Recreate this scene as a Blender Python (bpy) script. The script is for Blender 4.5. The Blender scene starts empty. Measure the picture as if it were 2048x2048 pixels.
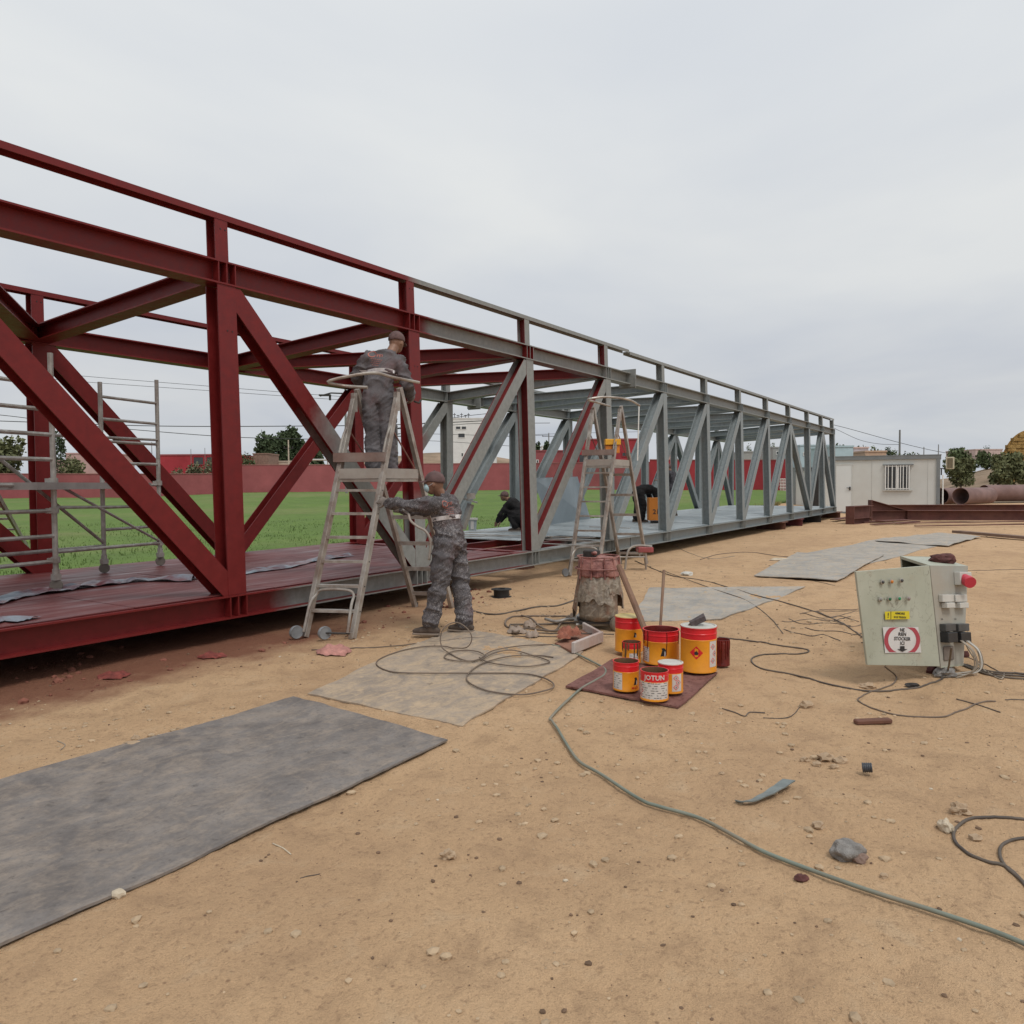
import bpy, bmesh, math, random
import numpy as np
from mathutils import Vector, Matrix, Quaternion, noise as mnoise

# ---------------------------------------------------------------- camera, sky, sun, exposure
CAM_H = 1.5
CAM_F = 1557.0 / 2048.0          # focal length / frame width
YAW, PITCH, ROLL = 0.5766, -0.0357, -0.006
cy, sy = math.cos(YAW), math.sin(YAW)
V_F = Vector((cy * math.cos(PITCH), sy * math.cos(PITCH), math.sin(PITCH)))
_r = Vector((sy, -cy, 0.0)); _u = _r.cross(V_F)
V_R = _r * math.cos(ROLL) + _u * math.sin(ROLL)
V_U = -_r * math.sin(ROLL) + _u * math.cos(ROLL)
sc = bpy.context.scene
cam_data = bpy.data.cameras.new("camera")
cam_data.sensor_width = 36.0
cam_data.lens = CAM_F * 36.0
cam_data.clip_start = 0.05
cam_data.clip_end = 6000.0
cam = bpy.data.objects.new("camera", cam_data)
sc.collection.objects.link(cam)
cam.matrix_world = Matrix(((V_R.x, V_U.x, -V_F.x, 0), (V_R.y, V_U.y, -V_F.y, 0), (V_R.z, V_U.z, -V_F.z, CAM_H), (0, 0, 0, 1)))
sc.camera = cam

SUN_EL, SUN_AZ = math.radians(58), math.radians(-118)   # azimuth measured from +X towards +Y
world = bpy.data.worlds.new("World"); sc.world = world; world.use_nodes = True
wt = world.node_tree; wt.nodes.clear()
def wn(t, **k):
    n = wt.nodes.new(t)
    for a, b in k.items(): setattr(n, a, b)
    return n
w_out = wn("ShaderNodeOutputWorld"); w_bg = wn("ShaderNodeBackground"); w_bg.inputs[1].default_value = 0.1
w_sky = wn("ShaderNodeTexSky", sky_type='NISHITA', sun_disc=False, sun_elevation=SUN_EL, sun_rotation=math.radians(90) - SUN_AZ)
w_tc = wn("ShaderNodeTexCoord")
w_sep = wn("ShaderNodeSeparateXYZ"); wt.links.new(w_tc.outputs['Generated'], w_sep.inputs[0])
w_add = wn("ShaderNodeMath", operation='ADD'); wt.links.new(w_sep.outputs[2], w_add.inputs[0]); w_add.inputs[1].default_value = 0.12
w_max = wn("ShaderNodeMath", operation='MAXIMUM'); wt.links.new(w_add.outputs[0], w_max.inputs[0]); w_max.inputs[1].default_value = 0.05
w_dx = wn("ShaderNodeMath", operation='DIVIDE'); wt.links.new(w_sep.outputs[0], w_dx.inputs[0]); wt.links.new(w_max.outputs[0], w_dx.inputs[1])
w_dy = wn("ShaderNodeMath", operation='DIVIDE'); wt.links.new(w_sep.outputs[1], w_dy.inputs[0]); wt.links.new(w_max.outputs[0], w_dy.inputs[1])
w_cmb = wn("ShaderNodeCombineXYZ"); wt.links.new(w_dx.outputs[0], w_cmb.inputs[0]); wt.links.new(w_dy.outputs[0], w_cmb.inputs[1])
w_n1 = wn("ShaderNodeTexNoise"); w_n1.inputs['Scale'].default_value = 0.62; w_n1.inputs['Detail'].default_value = 5; w_n1.inputs['Roughness'].default_value = 0.5; w_n1.inputs['Distortion'].default_value = 0.35
wt.links.new(w_cmb.outputs[0], w_n1.inputs['Vector'])
w_r1 = wn("ShaderNodeValToRGB")
wt.links.new(w_n1.outputs[0], w_r1.inputs[0])
cr = w_r1.color_ramp; cr.elements[0].position = 0.30; cr.elements[0].color = (0.80, 0.83, 0.90, 1)
cr.elements[1].position = 0.62; cr.elements[1].color = (1, 1, 1, 1)
# elevation ramp of the cloud deck
w_r2 = wn("ShaderNodeValToRGB"); wt.links.new(w_sep.outputs[2], w_r2.inputs[0])
c2 = w_r2.color_ramp; c2.elements[0].position = 0.0; c2.elements[0].color = (0.53, 0.555, 0.58, 1)
c2.elements[1].position = 1.0; c2.elements[1].color = (0.80, 0.815, 0.81, 1)
e = c2.elements.new(0.10); e.color = (0.565, 0.58, 0.597, 1)
e = c2.elements.new(0.22); e.color = (0.65, 0.665, 0.67, 1)
e = c2.elements.new(0.42); e.color = (0.715, 0.73, 0.728, 1)
w_mul = wn("ShaderNodeMix", data_type='RGBA', blend_type='MULTIPLY'); w_mul.inputs[0].default_value = 1.0
wt.links.new(w_r2.outputs[0], w_mul.inputs[6]); wt.links.new(w_r1.outputs[0], w_mul.inputs[7])
w_x10 = wn("ShaderNodeVectorMath", operation='SCALE'); w_x10.inputs['Scale'].default_value = 10.6
wt.links.new(w_mul.outputs[2], w_x10.inputs[0])
w_mix = wn("ShaderNodeMix", data_type='RGBA'); w_mix.inputs[0].default_value = 0.975
wt.links.new(w_sky.outputs[0], w_mix.inputs[6]); wt.links.new(w_x10.outputs[0], w_mix.inputs[7])
wt.links.new(w_mix.outputs[2], w_bg.inputs[0]); wt.links.new(w_bg.outputs[0], w_out.inputs[0])

sun_d = bpy.data.lights.new("sun", 'SUN'); sun_d.energy = 1.35; sun_d.angle = math.radians(16); sun_d.color = (1.0, 0.955, 0.90)
sun = bpy.data.objects.new("sun", sun_d); sc.collection.objects.link(sun)
sdir = Vector((math.cos(SUN_EL) * math.cos(SUN_AZ), math.cos(SUN_EL) * math.sin(SUN_AZ), math.sin(SUN_EL)))
sun.rotation_euler = sdir.to_track_quat('Z', 'Y').to_euler(); sun.location = (0, 0, 30)
sc.view_settings.view_transform = 'Standard'; sc.view_settings.look = 'None'
sc.view_settings.exposure = 0.09; sc.view_settings.gamma = 1.0; sc.view_settings.use_curve_mapping = False

# ---------------------------------------------------------------- helpers
C = sc.collection
PI = math.pi
rnd = random.Random(7)
CO = Vector((0, 0, CAM_H))
def ray(u, v): return V_F + V_R * ((u - 1024) / 1557.0) - V_U * ((v - 1024) / 1557.0)
def G(u, v, z=0.0):                      # where the sight line through a photo pixel meets height z
    d = ray(u, v); return CO + d * ((z - CAM_H) / d.z)
def PYp(u, v, Y):
    d = ray(u, v); return CO + d * (Y / d.y)
def PD(u, v, dep): return CO + ray(u, v) * dep

def tag(o, label=None, cat=None, group=None, kind=None):
    if label: o["label"] = label
    if cat: o["category"] = cat
    if group: o["group"] = group
    if kind: o["kind"] = kind
    return o
def thing(name, label, cat, loc=(0, 0, 0), rz=0.0, group=None):
    o = bpy.data.objects.new(name, None); C.objects.link(o)
    o.empty_display_size = 0.2
    o.location = loc; o.rotation_euler = (0, 0, rz)
    return tag(o, label, cat, group)

class MB:
    def __init__(s): s.v = []; s.f = []; s.mi = []
    def add(s, vs, fs, m=0):
        b = len(s.v); s.v += [tuple(x) for x in vs]
        s.f += [tuple(b + i for i in f) for f in fs]; s.mi += [m] * len(fs); return s
    def box(s, c, size, M=None, m=0):
        c = Vector(c); h = Vector(size) / 2; vs = []
        for z in (-1, 1):
            for x, y in ((-1, -1), (1, -1), (1, 1), (-1, 1)):
                p = Vector((x * h.x, y * h.y, z * h.z))
                if M is not None: p = M @ p
                vs.append(c + p)
        return s.add(vs, [(0, 3, 2, 1), (4, 5, 6, 7), (0, 1, 5, 4), (1, 2, 6, 5), (2, 3, 7, 6), (3, 0, 4, 7)], m)
    def prism(s, poly, z0, z1, M=None, m=0):
        n = len(poly); vs = [Vector((p[0], p[1], z0)) for p in poly] + [Vector((p[0], p[1], z1)) for p in poly]
        if M is not None: vs = [M @ q for q in vs]
        fs = [tuple(reversed(range(n))), tuple(range(n, 2 * n))] + [(i, (i + 1) % n, n + (i + 1) % n, n + i) for i in range(n)]
        return s.add(vs, fs, m)
    def tube(s, pts, r, n=8, cap=True, closed=False, m=0):
        pts = [Vector(p) for p in pts]; L = len(pts); rs = r if isinstance(r, (list, tuple)) else [r] * L
        t0 = (pts[1] - pts[0]).normalized()
        up = Vector((0, 0, 1)) if abs(t0.z) < .95 else Vector((1, 0, 0))
        a = t0.cross(up).normalized(); vs = []
        for i, p in enumerate(pts):
            if closed: t = (pts[(i + 1) % L] - pts[i - 1])
            else: t = (pts[min(i + 1, L - 1)] - pts[max(i - 1, 0)])
            if t.length < 1e-9: t = t0
            t.normalize(); a = (a - t * a.dot(t))
            if a.length < 1e-6: a = t.orthogonal()
            a.normalize(); b = t.cross(a)
            for k in range(n):
                th = 2 * PI * k / n; vs.append(p + (a * math.cos(th) + b * math.sin(th)) * rs[i])
        fs = []
        for i in range(L if closed else L - 1):
            j = (i + 1) % L
            for k in range(n):
                k2 = (k + 1) % n; fs.append((i * n + k, i * n + k2, j * n + k2, j * n + k))
        if cap and not closed: fs += [tuple(reversed(range(n))), tuple((L - 1) * n + k for k in range(n))]
        return s.add(vs, fs, m)
    def lathe(s, prof, c=(0, 0, 0), n=24, M=None, m=0, ms=None):
        c = Vector(c); vs = []
        for r, z in prof:
            for k in range(n):
                th = 2 * PI * k / n; p = Vector((r * math.cos(th), r * math.sin(th), z))
                if M is not None: p = M @ p
                vs.append(c + p)
        for i in range(len(prof) - 1):
            fs = [(i * n + k, i * n + (k + 1) % n, (i + 1) * n + (k + 1) % n, (i + 1) * n + k) for k in range(n)]
            s.f += [tuple(len(s.v) + q for q in f) for f in fs]; s.mi += [ms[i] if ms else m] * n
        s.v += [tuple(x) for x in vs]; return s
    def H(s, p0, p1, nrm, w, d, tf=.014, tw=.010, m=0):      # H section: flanges normal to nrm, width w, depth d
        p0, p1 = Vector(p0), Vector(p1); t = (p1 - p0); L = t.length; t.normalize()
        nrm = Vector(nrm); nrm = (nrm - t * nrm.dot(t)).normalized(); a = t.cross(nrm)
        M = Matrix((t, a, nrm)).transposed(); c = (p0 + p1) / 2
        s.box(c + nrm * (d / 2 - tf / 2), (L, w, tf), M, m); s.box(c - nrm * (d / 2 - tf / 2), (L, w, tf), M, m)
        s.box(c, (L, tw, d - 2 * tf), M, m); return s
    def icos(s, c, r, M=None, sub=1, rough=0.0, seed=0, m=0):
        bm = bmesh.new(); bmesh.ops.create_icosphere(bm, subdivisions=sub, radius=1.0)
        c = Vector(c); rr = r if isinstance(r, (tuple, list, Vector)) else (r, r, r); vs = []
        for v in bm.verts:
            p = v.co * (1 + rough * mnoise.noise(v.co * 1.7 + Vector((seed * 3.1, seed * 1.7, seed)))) if rough else v.co.copy()
            p = Vector((p.x * rr[0], p.y * rr[1], p.z * rr[2]))
            if M is not None: p = M @ p
            vs.append(c + p)
        fs = [tuple(v.index for v in f.verts) for f in bm.faces]; bm.free(); return s.add(vs, fs, m)
    def build(s, name, mat, parent=None, origin=None, smooth=False, local=False, bevel=0.0, auto=None):
        me = bpy.data.meshes.new(name)
        off = Vector((0, 0, 0))
        if parent is not None and not local:
            q = parent
            while q is not None: off = off + Vector(q.location); q = q.parent
        if origin is not None: off = off + Vector(origin)
        me.from_pydata([tuple(Vector(v) - off) for v in s.v] if off.length > 0 else s.v, [], s.f)
        for mm in (mat if isinstance(mat, (list, tuple)) else [mat]): me.materials.append(mm)
        if any(s.mi): me.polygons.foreach_set("material_index", s.mi)
        if smooth: me.polygons.foreach_set("use_smooth", [True] * len(me.polygons))
        me.update()
        o = bpy.data.objects.new(name, me); C.objects.link(o)
        if parent is not None: o.parent = parent
        if origin is not None: o.location = origin
        if auto is not None: me.set_sharp_from_angle(angle=math.radians(auto)) if smooth else None
        if bevel > 0:
            bm = bmesh.new(); bm.from_mesh(me)
            bmesh.ops.bevel(bm, geom=[e for e in bm.edges], offset=bevel, segments=1, affect='EDGES', clamp_overlap=True)
            bm.to_mesh(me); bm.free()
        return o
def dup(root, loc=None, rz=None, label=None):
    def cp(o, par):
        c = o.copy(); C.objects.link(c)
        if par is not None:
            c.parent = par; c.matrix_parent_inverse = o.matrix_parent_inverse.copy()
        for ch in [x for x in list(bpy.data.objects) if x.parent == o]: cp(ch, c)
        return c
    r = cp(root, None)
    if loc is not None: r.location = loc
    if rz is not None: r.rotation_euler = (0, 0, rz)
    if label: r["label"] = label
    return r
def rotM(axis, ang): return Matrix.Rotation(ang, 3, axis)
def frame(xdir, up=(0, 0, 1)):
    x = Vector(xdir).normalized(); u = Vector(up); z = (u - x * u.dot(x)).normalized(); y = z.cross(x)
    return Matrix((x, y, z)).transposed()
def smoothpath(pts, seg=8):                # Catmull-Rom through the points
    P = [Vector(p) for p in pts]; P = [P[0] * 2 - P[1]] + P + [P[-1] * 2 - P[-2]]; out = []
    for i in range(1, len(P) - 2):
        for k in range(seg):
            t = k / seg; a, b, c, d = P[i - 1], P[i], P[i + 1], P[i + 2]
            out.append(0.5 * ((2 * b) + (c - a) * t + (2 * a - 5 * b + 4 * c - d) * t * t + (-a + 3 * b - 3 * c + d) * t ** 3))
    out.append(P[-2]); return out

# ---------------------------------------------------------------- materials
class NT:
    def __init__(s, name):
        s.m = bpy.data.materials.new(name); s.m.use_nodes = True; s.t = s.m.node_tree
        s.b = s.t.nodes["Principled BSDF"]; s.o = s.t.nodes["Material Output"]
    def n(s, t, **k):
        x = s.t.nodes.new(t)
        for a, b in k.items(): setattr(x, a, b)
        return x
    def l(s, a, b): s.t.links.new(a, b)
    def coord(s, obj=True, scale=(1, 1, 1)):
        if obj: c = s.n("ShaderNodeTexCoord").outputs['Object']
        else: c = s.n("ShaderNodeNewGeometry").outputs['Position']
        if scale != (1, 1, 1):
            mp = s.n("ShaderNodeMapping"); mp.inputs['Scale'].default_value = scale; s.l(c, mp.inputs[0]); c = mp.outputs[0]
        return c
    def noise(s, c, scale, detail=3, rough=.5, dist=0.0):
        x = s.n("ShaderNodeTexNoise"); x.inputs['Scale'].default_value = scale; x.inputs['Detail'].default_value = detail
        x.inputs['Roughness'].default_value = rough; x.inputs['Distortion'].default_value = dist; s.l(c, x.inputs['Vector']); return x.outputs[0]
    def ramp(s, x, stops):
        r = s.n("ShaderNodeValToRGB"); s.l(x, r.inputs[0]); e = r.color_ramp.elements
        while len(e) < len(stops): e.new(0.5)
        for i, (p, c) in enumerate(stops):
            e[i].position = p; e[i].color = (c[0], c[1], c[2], 1) if isinstance(c, (tuple, list)) else (c, c, c, 1)
        return r.outputs[0]
    def mix(s, f, a, b, mode='MIX'):
        x = s.n("ShaderNodeMix", data_type='RGBA', blend_type=mode)
        if isinstance(f, (int, float)): x.inputs[0].default_value = f
        else: s.l(f, x.inputs[0])
        for i, q in ((6, a), (7, b)):
            if isinstance(q, (tuple, list)): x.inputs[i].default_value = (q[0], q[1], q[2], 1)
            else: s.l(q, x.inputs[i])
        return x.outputs[2]
    def math(s, op, a, b=0.0, clamp=False):
        x = s.n("ShaderNodeMath", operation=op); x.use_clamp = clamp
        for i, q in ((0, a), (1, b)):
            if isinstance(q, (int, float)): x.inputs[i].default_value = q
            else: s.l(q, x.inputs[i])
        return x.outputs[0]
    def bump(s, h, strength=.3, dist=.01):
        x = s.n("ShaderNodeBump"); x.inputs['Strength'].default_value = strength; x.inputs['Distance'].default_value = dist
        s.l(h, x.inputs['Height']); s.l(x.outputs[0], s.b.inputs['Normal']); return x
    def set(s, col=None, rough=None, metal=None, spec=None):
        if col is not None:
            if isinstance(col, (tuple, list)): s.b.inputs['Base Color'].default_value = (col[0], col[1], col[2], 1)
            else: s.l(col, s.b.inputs['Base Color'])
        if rough is not None:
            if isinstance(rough, (int, float)): s.b.inputs['Roughness'].default_value = rough
            else: s.l(rough, s.b.inputs['Roughness'])
        if metal is not None: s.b.inputs['Metallic'].default_value = metal
        if spec is not None: s.b.inputs['Specular IOR Level'].default_value = spec
        return s.m
MATS = {}
def simple(name, col, rough=.6, metal=0.0, var=.25, scale=8, spec=.5, bump=.15, obj=True, dirt=None, dirt_amt=.4, bdist=.004):
    if name in MATS: return MATS[name]
    n = NT(name); c = n.coord(obj); a = n.noise(c, scale, 5, .6)
    d = tuple(max(0, x * (1 - var)) for x in col); l = tuple(min(1, x * (1 + var)) for x in col)
    k = n.ramp(a, [(.3, d), (.7, l)])
    if dirt is not None:
        f = n.ramp(n.noise(c, scale * .45, 6, .65), [(.5 - .1, 0), (.5 + .15, dirt_amt)]); k = n.mix(f, k, dirt)
    n.set(k, rough, metal, spec)
    if bump: n.bump(n.noise(c, scale * 6, 4, .6), bump, bdist)
    MATS[name] = n.m; return n.m

RED = (.150, .0125, .0125); GREY = (.235, .245, .235)
def paint(name, lim_out, lim_in, blur=.3, grey=GREY, axis=0, red=RED, zout=None):
    """red primer sprayed up to a limit along the bridge; outward faces (-Y) stop earlier than the inner ones"""
    if name in MATS: return MATS[name]
    n = NT(name); g = n.n("ShaderNodeNewGeometry"); sep = n.n("ShaderNodeSeparateXYZ"); n.l(g.outputs['Position'], sep.inputs[0])
    sn = n.n("ShaderNodeSeparateXYZ"); n.l(g.outputs['True Normal'], sn.inputs[0])
    outw = n.math('LESS_THAN', sn.outputs[1], -.6)
    ns = n.noise(g.outputs['Position'], 2.3, 4, .6); ns = n.math('MULTIPLY', n.math('SUBTRACT', ns, .5), 1.0)
    lim = n.math('ADD', n.math('MULTIPLY', outw, lim_out - lim_in), lim_in)
    d = n.math('SUBTRACT', n.math('ADD', lim, n.math('MULTIPLY', ns, blur * 1.5)), sep.outputs[axis])
    f = n.math('ADD', n.math('MULTIPLY', d, 1 / blur), .5, True)
    if zout is not None:     # the sprayer has not reached the lower part of the outward face yet
        zf = n.math('ADD', n.math('MULTIPLY', n.math('SUBTRACT', n.math('ADD', sep.outputs[2], n.math('MULTIPLY', ns, .4)), zout), 2.5), .5, True)
        f = n.math('MULTIPLY', f, n.math('MAXIMUM', zf, n.math('SUBTRACT', 1.0, outw)))
    fine = n.noise(g.outputs['Position'], 14, 6, .65)
    big = n.noise(g.outputs['Position'], 1.6, 4, .6, .4)
    mpz = n.n("ShaderNodeMapping"); mpz.inputs['Scale'].default_value = (9, 9, 1.2); n.l(g.outputs['Position'], mpz.inputs[0])
    streak = n.noise(mpz.outputs[0], 2.5, 4, .6)
    gk = n.mix(n.ramp(fine, [(.35, 0), (.7, 1)]), tuple(x * .84 for x in grey), tuple(x * 1.12 for x in grey))
    gk = n.mix(n.ramp(streak, [(.52, 0), (.72, .35)]), gk, (.30, .31, .29))
    gk = n.mix(n.ramp(big, [(.55, 0), (.75, .3)]), gk, (.20, .155, .13))
    rk = n.mix(n.ramp(fine, [(.3, 0), (.75, 1)]), tuple(x * .82 for x in red), tuple(x * 1.18 for x in red))
    rk = n.mix(n.ramp(streak, [(.5, 0), (.75, .35)]), rk, (.12, .012, .014))
    rk = n.mix(n.ramp(big, [(.56, 0), (.8, .3)]), rk, (.175, .03, .028))
    k = n.mix(f, gk, rk); n.set(k, n.ramp(fine, [(.3, .38), (.7, .55)]), 0, .32)
    n.bump(fine, .12, .004); MATS[name] = n.m; return n.m
GALV = (.225, .255, .262)
M_alu = simple("weathered_aluminium", (.40, .375, .34), .42, .35, .2, 9, bump=.1, dirt=(.17, .10, .07), dirt_amt=.7)
M_galv = simple("galvanised_tube", (.42, .41, .385), .45, .45, .2, 12, bump=.1, dirt=(.2, .15, .12), dirt_amt=.6)
M_rust = simple("rusty_steel", (.105, .045, .034), .8, 0, .35, 5, dirt=(.19, .085, .05), dirt_amt=.7, bump=.35, obj=False)
M_black = simple("black_plastic", (.015, .015, .016), .5, 0, .3, 10)
M_dark = simple("dark_iron", (.04, .035, .033), .6, .3, .3, 10)

# ---------------------------------------------------------------- terrain
def sstep(a, b, x):
    t = np.clip((x - a) / (b - a), 0, 1); return t * t * (3 - 2 * t)
_rs = np.random.RandomState(3)
_grid = _rs.rand(256, 256)
def vnoise(x, y):
    xi = np.floor(x).astype(int); yi = np.floor(y).astype(int); fx = x - xi; fy = y - yi
    fx = fx * fx * (3 - 2 * fx); fy = fy * fy * (3 - 2 * fy)
    g = lambda a, b: _grid[a % 256, b % 256]
    return (g(xi, yi) * (1 - fx) + g(xi + 1, yi) * fx) * (1 - fy) + (g(xi, yi + 1) * (1 - fx) + g(xi + 1, yi + 1) * fx) * fy
def terrain(x, y):
    x = np.asarray(x, float); y = np.asarray(y, float)
    R = np.hypot(x, y); az = np.arctan2(y, x)
    z = .8 * sstep(34, 62, R) * (1 - .5 * sstep(.9, 1.05, az)) * sstep(.13, .26, az)
    z = z + 7.5 * np.exp(-(((x - 133) ** 2 + (y - 104) ** 2) / 30.0 ** 2)) * (R > 90)
    right = 1 - sstep(.02, .10, az)
    z = z + 3.4 * sstep(58, 130, R) * right * (az > -2.0)
    z = z + 2.0 * sstep(120, 500, R)
    near = 1 - sstep(40, 90, R)
    amp = near
    z = z + amp * (.030 * (vnoise(x * .7 + 9, y * .7) - .5) + .016 * (vnoise(x * 2.3, y * 2.3 + 5) - .5) + .009 * (vnoise(x * 7.1, y * 7.1) - .5))
    fine = 1 - sstep(14, 22, R)
    z = z + fine * (.0075 * (vnoise(x * 19, y * 19) - .5) + .005 * (vnoise(x * 43, y * 43) - .5))
    # tyre-rut like dips between the bridge and the mats
    z = z - .02 * np.exp(-((y - 5.0 - .1 * np.sin(x)) / .18) ** 2) * near * (x > -3) * (x < 9)
    return z
def tz(x, y): return float(terrain(x, y))
# lying things sit on the flattened mean level
rad = np.concatenate([np.linspace(.0, 1.0, 6)[1:], np.exp(np.linspace(math.log(1.05), math.log(20), 330)), np.exp(np.linspace(math.log(20.4), math.log(2500), 120))])
a0, a1 = YAW - .72, YAW + .72
ang = np.concatenate([np.linspace(a0, a1, 520), np.linspace(a1, a0 + 2 * PI, 90)[1:-1]])
RR, AA = np.meshgrid(rad, ang, indexing='ij'); XX = RR * np.cos(AA); YY = RR * np.sin(AA); ZZ = terrain(XX, YY)
nr, na = RR.shape
vv = np.concatenate([[[0, 0, tz(0, 0)]], np.stack([XX.ravel(), YY.ravel(), ZZ.ravel()], 1)])
I = np.arange(nr - 1)[:, None] * na; J = np.arange(na)[None, :]; J2 = (J + 1) % na
q = np.stack([1 + I + J, 1 + I + na + J, 1 + I + na + J2, 1 + I + J2], -1).reshape(-1, 4)
tri = [(0, 1 + j, 1 + (j + 1) % na) for j in range(na)]
me = bpy.data.meshes.new("ground"); me.from_pydata(vv.tolist(), [], tri + q.tolist())
me.polygons.foreach_set("use_smooth", [True] * len(me.polygons)); me.update()
ground = bpy.data.objects.new("ground", me); C.objects.link(ground); tag(ground, kind="structure")
n = NT("sand_soil"); c = n.coord(False)
a = n.noise(c, .55, 5, .6, .3); b = n.noise(c, 4.5, 6, .65, .4); d = n.noise(c, 38, 5, .7); gr = n.noise(c, 160, 3, .7)
k = n.ramp(a, [(.3, (.50, .325, .190)), (.52, (.59, .392, .228)), (.75, (.64, .435, .26))])
k = n.mix(n.ramp(b, [(.34, .6), (.5, 0)]), k, (.40, .26, .155)); k = n.mix(n.ramp(b, [(.56, 0), (.74, .5)]), k, (.62, .46, .30))
k = n.mix(n.ramp(d, [(.32, .55), (.46, 0)]), k, (.25, .155, .095)); k = n.mix(n.ramp(gr, [(.33, .35), (.5, 0)]), k, (.27, .175, .11))
k = n.mix(n.ramp(gr, [(.60, 0), (.78, .3)]), k, (.62, .48, .34))
vo = n.n("ShaderNodeTexVoronoi"); vo.inputs['Scale'].default_value = 17; vo.inputs['Randomness'].default_value = 1; n.l(c, vo.inputs['Vector'])
k = n.mix(n.math('MULTIPLY', n.ramp(vo.outputs['Distance'], [(.06, .8), (.16, 0)]), n.ramp(n.noise(c, 2.1, 3, .6), [(.45, 0), (.6, 1)])), k, (.27, .165, .10))
sp = n.n("ShaderNodeSeparateXYZ"); n.l(c, sp.inputs[0])
# red overspray along the painted edge of the bridge, darker red brown on under it
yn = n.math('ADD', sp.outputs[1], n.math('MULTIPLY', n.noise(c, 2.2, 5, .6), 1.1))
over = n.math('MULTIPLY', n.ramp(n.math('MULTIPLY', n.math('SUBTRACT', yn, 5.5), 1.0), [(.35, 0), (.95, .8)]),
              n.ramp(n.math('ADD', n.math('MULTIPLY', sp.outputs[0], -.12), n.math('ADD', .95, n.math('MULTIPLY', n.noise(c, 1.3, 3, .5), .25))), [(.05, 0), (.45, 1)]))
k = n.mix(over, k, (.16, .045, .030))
farv = n.ramp(n.math('MULTIPLY', sp.outputs[1], .1), [(.97, 0), (1.0, 1)])
hill = n.mix(n.ramp(n.noise(c, .12, 6, .65), [(.4, 0), (.6, 1)]), (.20, .15, .10), (.33, .24, .17))
hf = n.math('GREATER_THAN', n.math('ADD', n.math('MULTIPLY', sp.outputs[0], .837), n.math('MULTIPLY', sp.outputs[1], .545)), 52)
k = n.mix(hf, k, hill)
n.set(k, .93, 0, .2)
h = n.math('ADD', n.math('MULTIPLY', b, .5), n.math('ADD', n.math('MULTIPLY', d, .45), n.math('MULTIPLY', gr, .22)))
n.bump(h, .85, .05); me.materials.append(n.m)

# ---------------------------------------------------------------- truss bridge
YN, LEAN, SLOPE = 6.2865, .0263, .0015
HC, WC = .2225, .212            # chord depth and flange width
ZB, ZT = .22, 3.6386            # underside of bottom chord, top of top chord
NX = {}
for k_ in range(-1, 10): NX[k_] = 4.8331 + 2.7634 * (k_ - 1)
NX[10] = NX[9] + 2.75; NX[11] = NX[10] + 2.4; NX[12] = NX[11] + 2.15
def NP(x, yo, z): return Vector((x, YN + yo + LEAN * z, z + SLOPE * x))
def FP(x, yo, z): return Vector((x, YN + 3.5932 + yo + .0234 * (x - 5), z - .0656 * (z - .4425) + SLOPE * x))
def clipmb(mb, planes):
    bm = bmesh.new(); vs = [bm.verts.new(v) for v in mb.v]
    for f in mb.f: bm.faces.new([vs[i] for i in f])
    for co, no in planes:
        g = bm.verts[:] + bm.edges[:] + bm.faces[:]
        r = bmesh.ops.bisect_plane(bm, geom=g, plane_co=co, plane_no=no, clear_outer=True)
        es = [e for e in r['geom_cut'] if isinstance(e, bmesh.types.BMEdge)]
        bmesh.ops.edgeloop_fill(bm, edges=es) if es else None
    o = MB(); bm.verts.index_update(); o.v = [tuple(v.co) for v in bm.verts]
    o.f = [tuple(v.index for v in f.verts) for f in bm.faces]; o.mi = [0] * len(o.f); bm.free(); return o
pt = paint
M_nbot1 = pt("paint_bottom_chord", 5.45, 10.2, .35); M_ntop = pt("paint_top_chord", 7.95, 12.9, .22)
M_post_r = pt("paint_post_red", 20, 30); M_post_g = pt("paint_post_half", -9, 30); M_post_2 = pt("paint_post_n2", 20, 30, zout=1.25); M_postN = pt("paint_post_n4", -9, 12.9)
M_stub4 = M_post_g
M_d1 = pt("paint_diagonal_half", 6.05, 9.0, .5); M_d2 = pt("paint_diagonal_inner", -9, 13.4)
M_rail = pt("paint_rail", 7.6, 11.2, .5)
M_gs = pt("grey_primer", -99, -99, .3, GREY); M_gv = pt("galvanised_primer", -99, -99, .3, GALV)
M_fred = pt("paint_far_truss", 11.7, 11.7, .5); M_fd = pt("paint_far_diagonal", 12.1, 12.1, .7)
M_cross = pt("paint_cross_beam", 12.9, 12.9, .4)
PW, PDp = .205, .185            # post flange width, post depth
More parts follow.
